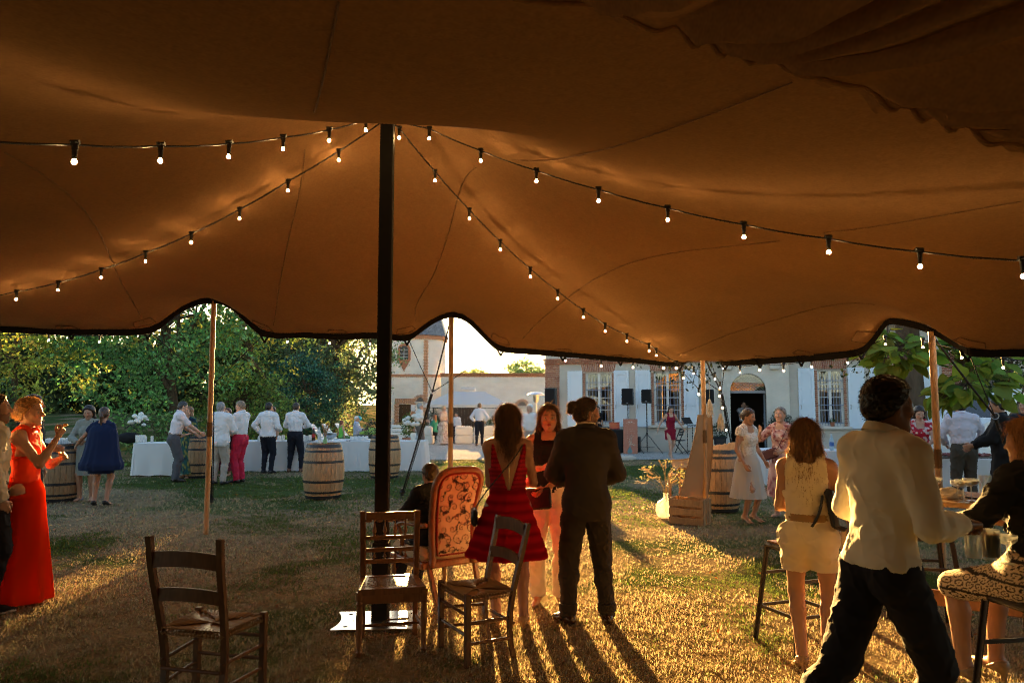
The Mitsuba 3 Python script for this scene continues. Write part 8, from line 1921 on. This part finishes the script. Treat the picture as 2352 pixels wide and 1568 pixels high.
# ------------------------------------------------------------------ trees, shrubs, the hanging branch, grass and fallen leaves
def limb(rg, a, b, r0, r1, wig=0.12, n=9):
    a, b = np.asarray(a, float), np.asarray(b, float); L = np.linalg.norm(b - a); t = np.linspace(0, 1, n)[:, None]
    p = a * (1 - t) + b * t + rg.normal(0, wig * L * 0.25, (n, 3)) * np.sin(np.pi * t) + np.array([0, 0, 0.10 * L]) * np.sin(np.pi * t)
    return p, tube(p, np.linspace(r0, r1, n), 7)
def tree(name, label, base, H, crown, R, n_cl, per, s, col, seed, droop=0.3, trunk=0.16, limbs=7, group=None, yellow=0.0, cl=0.55, open_=0.35, cat='tree'):
    """trunk, limbs and a crown of drooping leaf sprays gathered in clumps; crown: centre, R: its half axes"""
    rg = np.random.default_rng(seed); k = thing(name, label, cat, group); base, crown, R = np.asarray(base, float), np.asarray(crown, float), np.asarray(R, float)
    base = base + [0, 0, float(ground_z(base[0], base[1])) - 0.1]
    top = crown + [0, 0, R[2] * 0.55]
    _, tm = limb(rg, base, top, trunk, trunk * 0.3, 0.10, 12); ms = []
    tips = []
    for i in range(limbs):
        a = base + (top - base) * rg.uniform(0.30, 0.85); d = rg.normal(0, 1, 3); d[2] = abs(d[2]) * 0.5; d /= np.linalg.norm(d)
        pts, m = limb(rg, a, crown + d * R * 0.85, trunk * 0.42, trunk * 0.10, 0.22); ms.append(m); tips.append(pts)
        for q in range(3):
            a2 = pts[rg.integers(3, 8)]; d2 = rg.normal(0, 1, 3); d2 /= np.linalg.norm(d2); _, m2 = limb(rg, a2, a2 + d2 * R.min() * 0.5, trunk * 0.16, trunk * 0.05, 0.2, 6); ms.append(m2)
    part(k, 'trunk', tm, 'bark', None, True); part(k, 'limb', join(ms), 'bark', None, True)
    d = rg.normal(0, 1, (n_cl, 3)); d /= np.linalg.norm(d, axis=1, keepdims=True); r = rg.uniform(open_, 1.0, (n_cl, 1)) ** 0.6
    lump = (0.72 + 0.55 * meshkit.noise(d * 2.0 + seed, seed))[:, None]
    c = crown + d * r * lump * R
    o = np.repeat(c, per, 0); q = rg.normal(0, 1, (len(o), 3)) * np.array([1, 1, 0.42]) * cl * 0.5
    o = o + q; o[:, 2] -= droop * (q[:, 0] ** 2 + q[:, 1] ** 2) / cl
    tone = np.repeat(rg.uniform(0.6, 1.45, (n_cl, 1)), per, 0)
    leaves(k, 'crown', o, s * 0.9, np.asarray(col) * 3.0 * tone, rg, yellow=yellow)
    return k
TG = None
tree('tree', 'yellowing young tree at the far left with a thin straight trunk', (-17.0, 25.5, 0), 8, (-17.2, 25.0, 5.0), (4.6, 2.6, 3.9), 345, 40, 0.15, (0.085, 0.105, 0.025), 1, yellow=0.07, trunk=0.11)
tree('tree', 'feathery green tree behind the woman in the navy cape with drooping sprays', (-11.2, 25.0, 0), 9, (-11.8, 24.0, 4.9), (3.7, 2.8, 3.6), 270, 48, 0.15, (0.045, 0.095, 0.035), 2, droop=0.7, trunk=0.20)
tree('tree', 'tall light green tree whose bright hanging leaves show right of the left wooden pole', (-9.9, 27.5, 0), 10, (-9.0, 25.5, 6.2), (2.9, 2.2, 3.3), 170, 44, 0.14, (0.105, 0.125, 0.028), 3, droop=0.8, trunk=0.22, open_=0.5)
tree('shrub', 'cone shaped evergreen behind the red trousered man', (-9.7, 27.0, 0), 4, (-9.7, 27.0, 1.6), (1.9, 1.6, 2.1), 172, 52, 0.12, (0.050, 0.075, 0.022), 4, trunk=0.10, cl=0.4, cat='shrub')
tree('shrub', 'round dark blue green shrub behind the pair of men at the buffet', (-9.7, 35.0, 0), 4, (-9.9, 35.0, 2.1), (1.8, 1.5, 2.3), 149, 52, 0.14, (0.020, 0.050, 0.036), 5, trunk=0.10, cl=0.45, cat='shrub')
tree('tree', 'broad grey green oak left of the black pole above the pool', (-9.2, 38.5, 0), 8, (-9.0, 38.0, 4.3), (2.7, 2.4, 3.6), 379, 52, 0.17, (0.050, 0.068, 0.036), 6, trunk=0.26)
tree('tree', 'dim oak trunk and crown behind the lounger by the pool', (-11.6, 41.0, 0), 8, (-12.0, 41.0, 5.6), (3.2, 2.4, 4.0), 322, 48, 0.20, (0.040, 0.058, 0.028), 16, trunk=0.30)
tree('shrub', 'dark tangled undergrowth behind the blond woman in red', (-17.5, 22.5, 0), 3, (-17.4, 22.3, 1.0), (3.0, 1.4, 1.9), 184, 48, 0.13, (0.022, 0.038, 0.018), 7, trunk=0.06, cl=0.5, cat='shrub')
tree('shrub', 'leafy low bush behind the flower pot on the short white table', (-9.6, 20.8, 0), 2, (-9.6, 20.8, 0.75), (1.2, 0.8, 0.85), 69, 40, 0.13, (0.050, 0.085, 0.030), 8, trunk=0.04, cl=0.4, cat='shrub')
tree('tree', 'pale distant tree above the coping of the annex, left one', (-4.3, 82, 0), 6, (-4.2, 82, 4.1), (2.6, 2.0, 1.7), 120, 30, 0.34, (0.11, 0.12, 0.05), 9, trunk=0.15, cl=0.9)
tree('tree', 'pale distant tree above the coping of the annex, nearest to the house', (2.0, 78, 0), 7, (1.6, 78, 4.3), (3.0, 2.2, 2.1), 150, 30, 0.34, (0.08, 0.11, 0.045), 10, trunk=0.15, cl=0.9)
tree('tree', 'dark leaved tree at the far right beyond the van', (18.5, 26.0, 0), 9, (18.0, 25.0, 4.6), (3.4, 2.6, 3.9), 379, 48, 0.15, (0.020, 0.034, 0.016), 11, trunk=0.24)
tree('tree', 'dark leaved tree at the far right in front of the outbuilding', (15.9, 20.0, 0), 9, (16.3, 19.5, 4.7), (2.6, 1.8, 2.0), 229, 43, 0.12, (0.018, 0.030, 0.014), 12, trunk=0.20)
def wood():
    rg = np.random.default_rng(21); labels['woodland'] = {'label': 'dark woodland filling the background behind the left hand trees', 'category': 'woodland', 'kind': 'stuff'}
    C = []
    for x in np.arange(-60, -13.0, 2.6):
        for q in range(2):
            y = 45 + 6 * q + rg.uniform(-2, 2) + 0.22 * abs(x + 12); h = rg.uniform(5.5, 9.0)
            n = 620; d = rg.normal(0, 1, (n, 3)); d /= np.linalg.norm(d, axis=1, keepdims=True)
            C.append(np.array([x + rg.uniform(-1, 1), y, h * 0.46]) + d * rg.uniform(0.5, 1, (n, 1)) ** 0.5 * np.array([2.6, 2.0, h * 0.55]))
    leaves('woodland', 'x', np.vstack(C), 0.70, (0.05, 0.07, 0.03), rg)
    scene['woodland'] = scene.pop('woodland__x'); labels.pop('woodland__x', None)
wood()
def catalpa():
    k = thing('large_leaved_tree', 'tree with big heart shaped leaves hanging over the far right tables, dark rough trunk', 'tree'); rg = np.random.default_rng(31)
    base = np.array([7.75, 14.4, -0.1]); part(k, 'trunk', tube(spline([base, base + [0.02, 0, 1.6], base + [-0.05, -0.05, 3.2], base + [0.1, -0.2, 5.2]], 16), np.linspace(0.27, 0.17, 16), 14), 'bark', None, True)
    fork = base + [0.0, -0.1, 3.3]; br = []
    paths = [[fork, (6.6, 12.4, 3.9), (5.6, 10.9, 3.2), (5.15, 10.1, 2.45)], [fork, (7.0, 12.0, 3.7), (6.3, 10.4, 2.6), (5.95, 9.7, 1.95)], [fork, (6.3, 12.8, 3.6), (5.4, 11.2, 2.9), (5.1, 10.3, 2.2)], [fork, (7.6, 11.9, 3.3), (6.9, 10.2, 2.3), (6.3, 9.5, 1.8)], [fork, (7.9, 12.4, 3.0), (7.4, 11.0, 2.5), (6.9, 10.2, 2.15)], [fork, (7.2, 13.0, 4.2), (6.0, 11.6, 3.6), (5.5, 10.6, 2.9)], [fork, (7.6, 11.4, 2.9), (7.0, 10.1, 2.0), (6.6, 9.8, 1.6)]]
    def heart(L):
        o = [(0, 0), (0.30, -0.06), (0.47, 0.12), (0.45, 0.38), (0.30, 0.70), (0.10, 0.95), (0, 1.05)]
        pts = [(x, y) for x, y in o]; mid = [(0, y) for y in (0.05, 0.12, 0.25, 0.42, 0.70, 0.93, 1.05)]
        V, F = [], []
        for s_ in (1, -1):
            b = len(V)
            for (x, y), (mx, my) in zip(pts, mid): V += [(mx, my, -0.03 * my * my), (s_ * x * 0.55, (y + my) / 2, 0.05 * x - 0.05 * y * y), (s_ * x, y, 0.02 - 0.10 * y * y - 0.22 * x * x)]
            for i in range(len(pts) - 1):
                for j in range(2):
                    a = b + 3 * i + j; q = [a, a + 1, a + 4, a + 3]; q = q if s_ > 0 else q[::-1]; F += [[q[0], q[1], q[2]], [q[0], q[2], q[3]]]
        return np.array(V) * L, np.array(F)
    H0 = heart(1.0); n = 0; curves = []
    for pi, pth in enumerate(paths):
        c = spline(np.array(pth, float), 26); br.append(tube(c, np.linspace(0.05, 0.010, 26), 7)); curves.append(c)
    for (c0, R0, m_) in (((5.30, 10.1, 2.36), (0.50, 0.55, 0.26), 66), ((6.15, 9.8, 1.95), (0.62, 0.5, 0.24), 74), ((6.75, 10.3, 2.32), (0.5, 0.5, 0.18), 40), ((4.98, 10.3, 2.62), (0.34, 0.4, 0.16), 40), ((5.85, 10.0, 2.50), (0.5, 0.4, 0.2), 50), ((5.75, 9.9, 1.78), (0.3, 0.3, 0.14), 24)):
        for j in range(m_):
            d = rg.normal(0, 1, 3); d /= np.linalg.norm(d); tip = np.array(c0) + d * np.array(R0) * rg.uniform(0.35, 1.05)
            q = min(curves, key=lambda c: ((c - tip) ** 2).sum(1).min()); p0 = q[((q - tip) ** 2).sum(1).argmin()]
            br.append(tube([p0, (p0 + tip) / 2 + [0, 0, 0.03], tip], 0.0040, 4))
            ax = d * [1, 1, 0.3] + [0, 0, -rg.uniform(0.15, 0.9)]; ax /= np.linalg.norm(ax); nz = rg.normal(0, 0.45, 3) + [0, -0.35, 0.9]; nz -= ax * (nz @ ax); nz /= np.linalg.norm(nz); x_ = np.cross(ax, nz)
            L = rg.uniform(0.13, 0.24); v = H0[0] * L @ np.array([x_, ax, nz]) + tip
            col = np.array((0.15, 0.25, 0.045)) * rg.uniform(0.55, 1.5) * [rg.uniform(0.8, 1.5), 1, rg.uniform(0.6, 1.4)]
            part(k, 'leaf', (v, H0[1]), 'leafy', col, True); n += 1
    part(k, 'branch', join(br), 'bark', None, True)
catalpa()
def twig():
    k = thing('overhanging_branch', 'sparse leafy branch drooping in front of the house cornice and second window', 'branch'); rg = np.random.default_rng(41); br, tips = [], []
    root = at(1660, 770, 19.0)
    for u, v in ((1480, 838), (1520, 860), (1550, 880), (1590, 885), (1610, 850), (1500, 822), (1575, 835), (1625, 880), (1960, 850), (1900, 835), (1990, 870), (1930, 862)):
        y = 19.0 if u < 1700 else 20.0; r0 = root if u < 1700 else at(2060, 790, 20.0)
        e = at(u, v, y + rg.uniform(-.5, .5)); c = spline([r0, r0 * 0.5 + e * 0.5 + [0, 0, 0.25], e], 12); br.append(tube(c, np.linspace(0.02, 0.005, 12), 5)); tips += [c[i] + rg.normal(0, 0.10, 3) for i in range(3, 12) for _ in range(5)]
    part(k, 'twig', join(br), 'bark', None, True); leaves(k, 'leaf', np.array(tips), 0.11, (0.045, 0.055, 0.02), rg, yellow=0.15)
twig()
def grass():
    rg = np.random.default_rng(5); V, C = [], []
    labels['grass'] = {'label': 'short dry and green grass blades covering the lawn', 'category': 'grass', 'kind': 'stuff'}
    for y0, y1, dens, h, w in ((3.2, 5.6, 6500, 0.029, 0.0026), (5.6, 8.0, 4000, 0.030, 0.0032), (8, 11.5, 1700, 0.031, 0.0046), (11.5, 16, 640, 0.034, 0.0075), (16, 23.2, 260, 0.038, 0.011)):
        A = (y1 - y0) * (y0 + y1) * 0.72; n = int(A * dens); y = np.sqrt(rg.uniform(y0 * y0, y1 * y1, n)); x = rg.uniform(-0.73, 0.73, n) * y
        q = np.stack([x, y, x * 0], -1)
        tuft = meshkit.fbm(q * [9, 9, 1] + 3, 2, 2); big = meshkit.fbm(q * [1.1, 1.1, 1] + 8, 2, 7); keep = rg.random(n) < (0.30 + 1.1 * tuft) * (0.35 + 1.2 * big); big = big[keep]; x, y, q, tuft = x[keep], y[keep], q[keep], tuft[keep]; n = len(x)
        a = meshkit.fbm(q * [0.55, 0.55, 1] + [3, 0, 0], 4, 1) + 0.22 * (meshkit.fbm(q * [4, 4, 1], 2, 4) - 0.5) + 0.15 * sm(9, 19, y)
        gr = np.clip((a - 0.53) / 0.12, 0, 1) * 0.9; isg = rg.random(n) < gr + 0.06
        hh = h * rg.uniform(0.35, 1.25, n) * (0.55 + 0.9 * tuft) * (0.35 + 1.35 * big); az = rg.uniform(0, 2 * np.pi, n); tilt = np.where(isg, rg.uniform(0.1, 0.9, n), rg.uniform(0.15, 1.35, n))
        d = np.stack([np.cos(az) * np.sin(tilt), np.sin(az) * np.sin(tilt), np.cos(tilt)], -1); sd = np.stack([-np.sin(az + 0.6), np.cos(az + 0.6), az * 0], -1)
        p = np.stack([x, y, ground_z(x, y) - 0.002], -1); L = np.where(isg, hh, hh * 1.25)[:, None]; W = w * rg.uniform(0.6, 1.3, (n, 1))
        m_ = p + d * L * 0.55 + [0, 0, 0.002]; t_ = p + d * L + np.stack([np.cos(az), np.sin(az), az * 0 - 0.35], -1) * L * 0.22; t_[:, 2] = np.maximum(t_[:, 2], p[:, 2] + 0.003)
        V.append(np.stack([p - sd * W, p + sd * W, m_ + sd * W * 0.8, m_ - sd * W * 0.8, t_], 1))
        dry = np.array([0.47, 0.385, 0.245]) * rg.uniform(0.6, 1.2, (n, 1)) * (1 + rg.normal(0, 0.08, (n, 3))); grn = np.array([0.105, 0.145, 0.036]) * rg.uniform(0.55, 1.35, (n, 1)) * (1 + rg.normal(0, 0.12, (n, 3)))
        C.append(np.repeat(np.clip(np.where(isg[:, None], grn, dry), 0.01, 0.8), 5, 0))
    v = np.vstack([q.reshape(-1, 3) for q in V]); b = (np.arange(len(v) // 5) * 5)[:, None]
    put('grass', (v, np.vstack([b + [0, 1, 2], b + [0, 2, 3], b + [3, 2, 4]])), 'leafy', np.vstack(C), False)
grass()
def litter():
    rg = np.random.default_rng(9); labels['fallen_leaves'] = {'label': 'scattered orange and brown fallen leaves on the lawn', 'category': 'leaves', 'kind': 'stuff'}
    n = 330; y = np.sqrt(rg.uniform(4.0 ** 2, 16 ** 2, n)); x = rg.uniform(-0.7, 0.7, n) * y; V, F, C = [], [], []
    for i in range(n):
        s_ = rg.uniform(0.025, 0.055); a = rg.uniform(0, 6.28); q = np.array([(0, 0, 0), (0.45, 0.32, 0.25), (1, 0, 0.1), (0.45, -0.32, 0.22), (0.45, 0, 0.02)]) * s_
        v = tf((q, None), math.degrees(a), (x[i], y[i], float(ground_z(x[i], y[i])) + 0.022), rx=rg.uniform(-40, 40), ry=rg.uniform(-30, 30))[0]; V.append(v); F.append(np.array([[0, 4, 1], [1, 4, 2], [2, 4, 3], [3, 4, 0]]) + 5 * i); C.append(np.tile(np.array([(0.36, 0.10, 0.025), (0.26, 0.12, 0.05), (0.42, 0.30, 0.16)][rg.integers(0, 3)]) * rg.uniform(0.6, 1.2), (5, 1)))
    put('fallen_leaves', (np.vstack(V), np.vstack(F)), 'leafy', np.vstack(C), False)
litter()
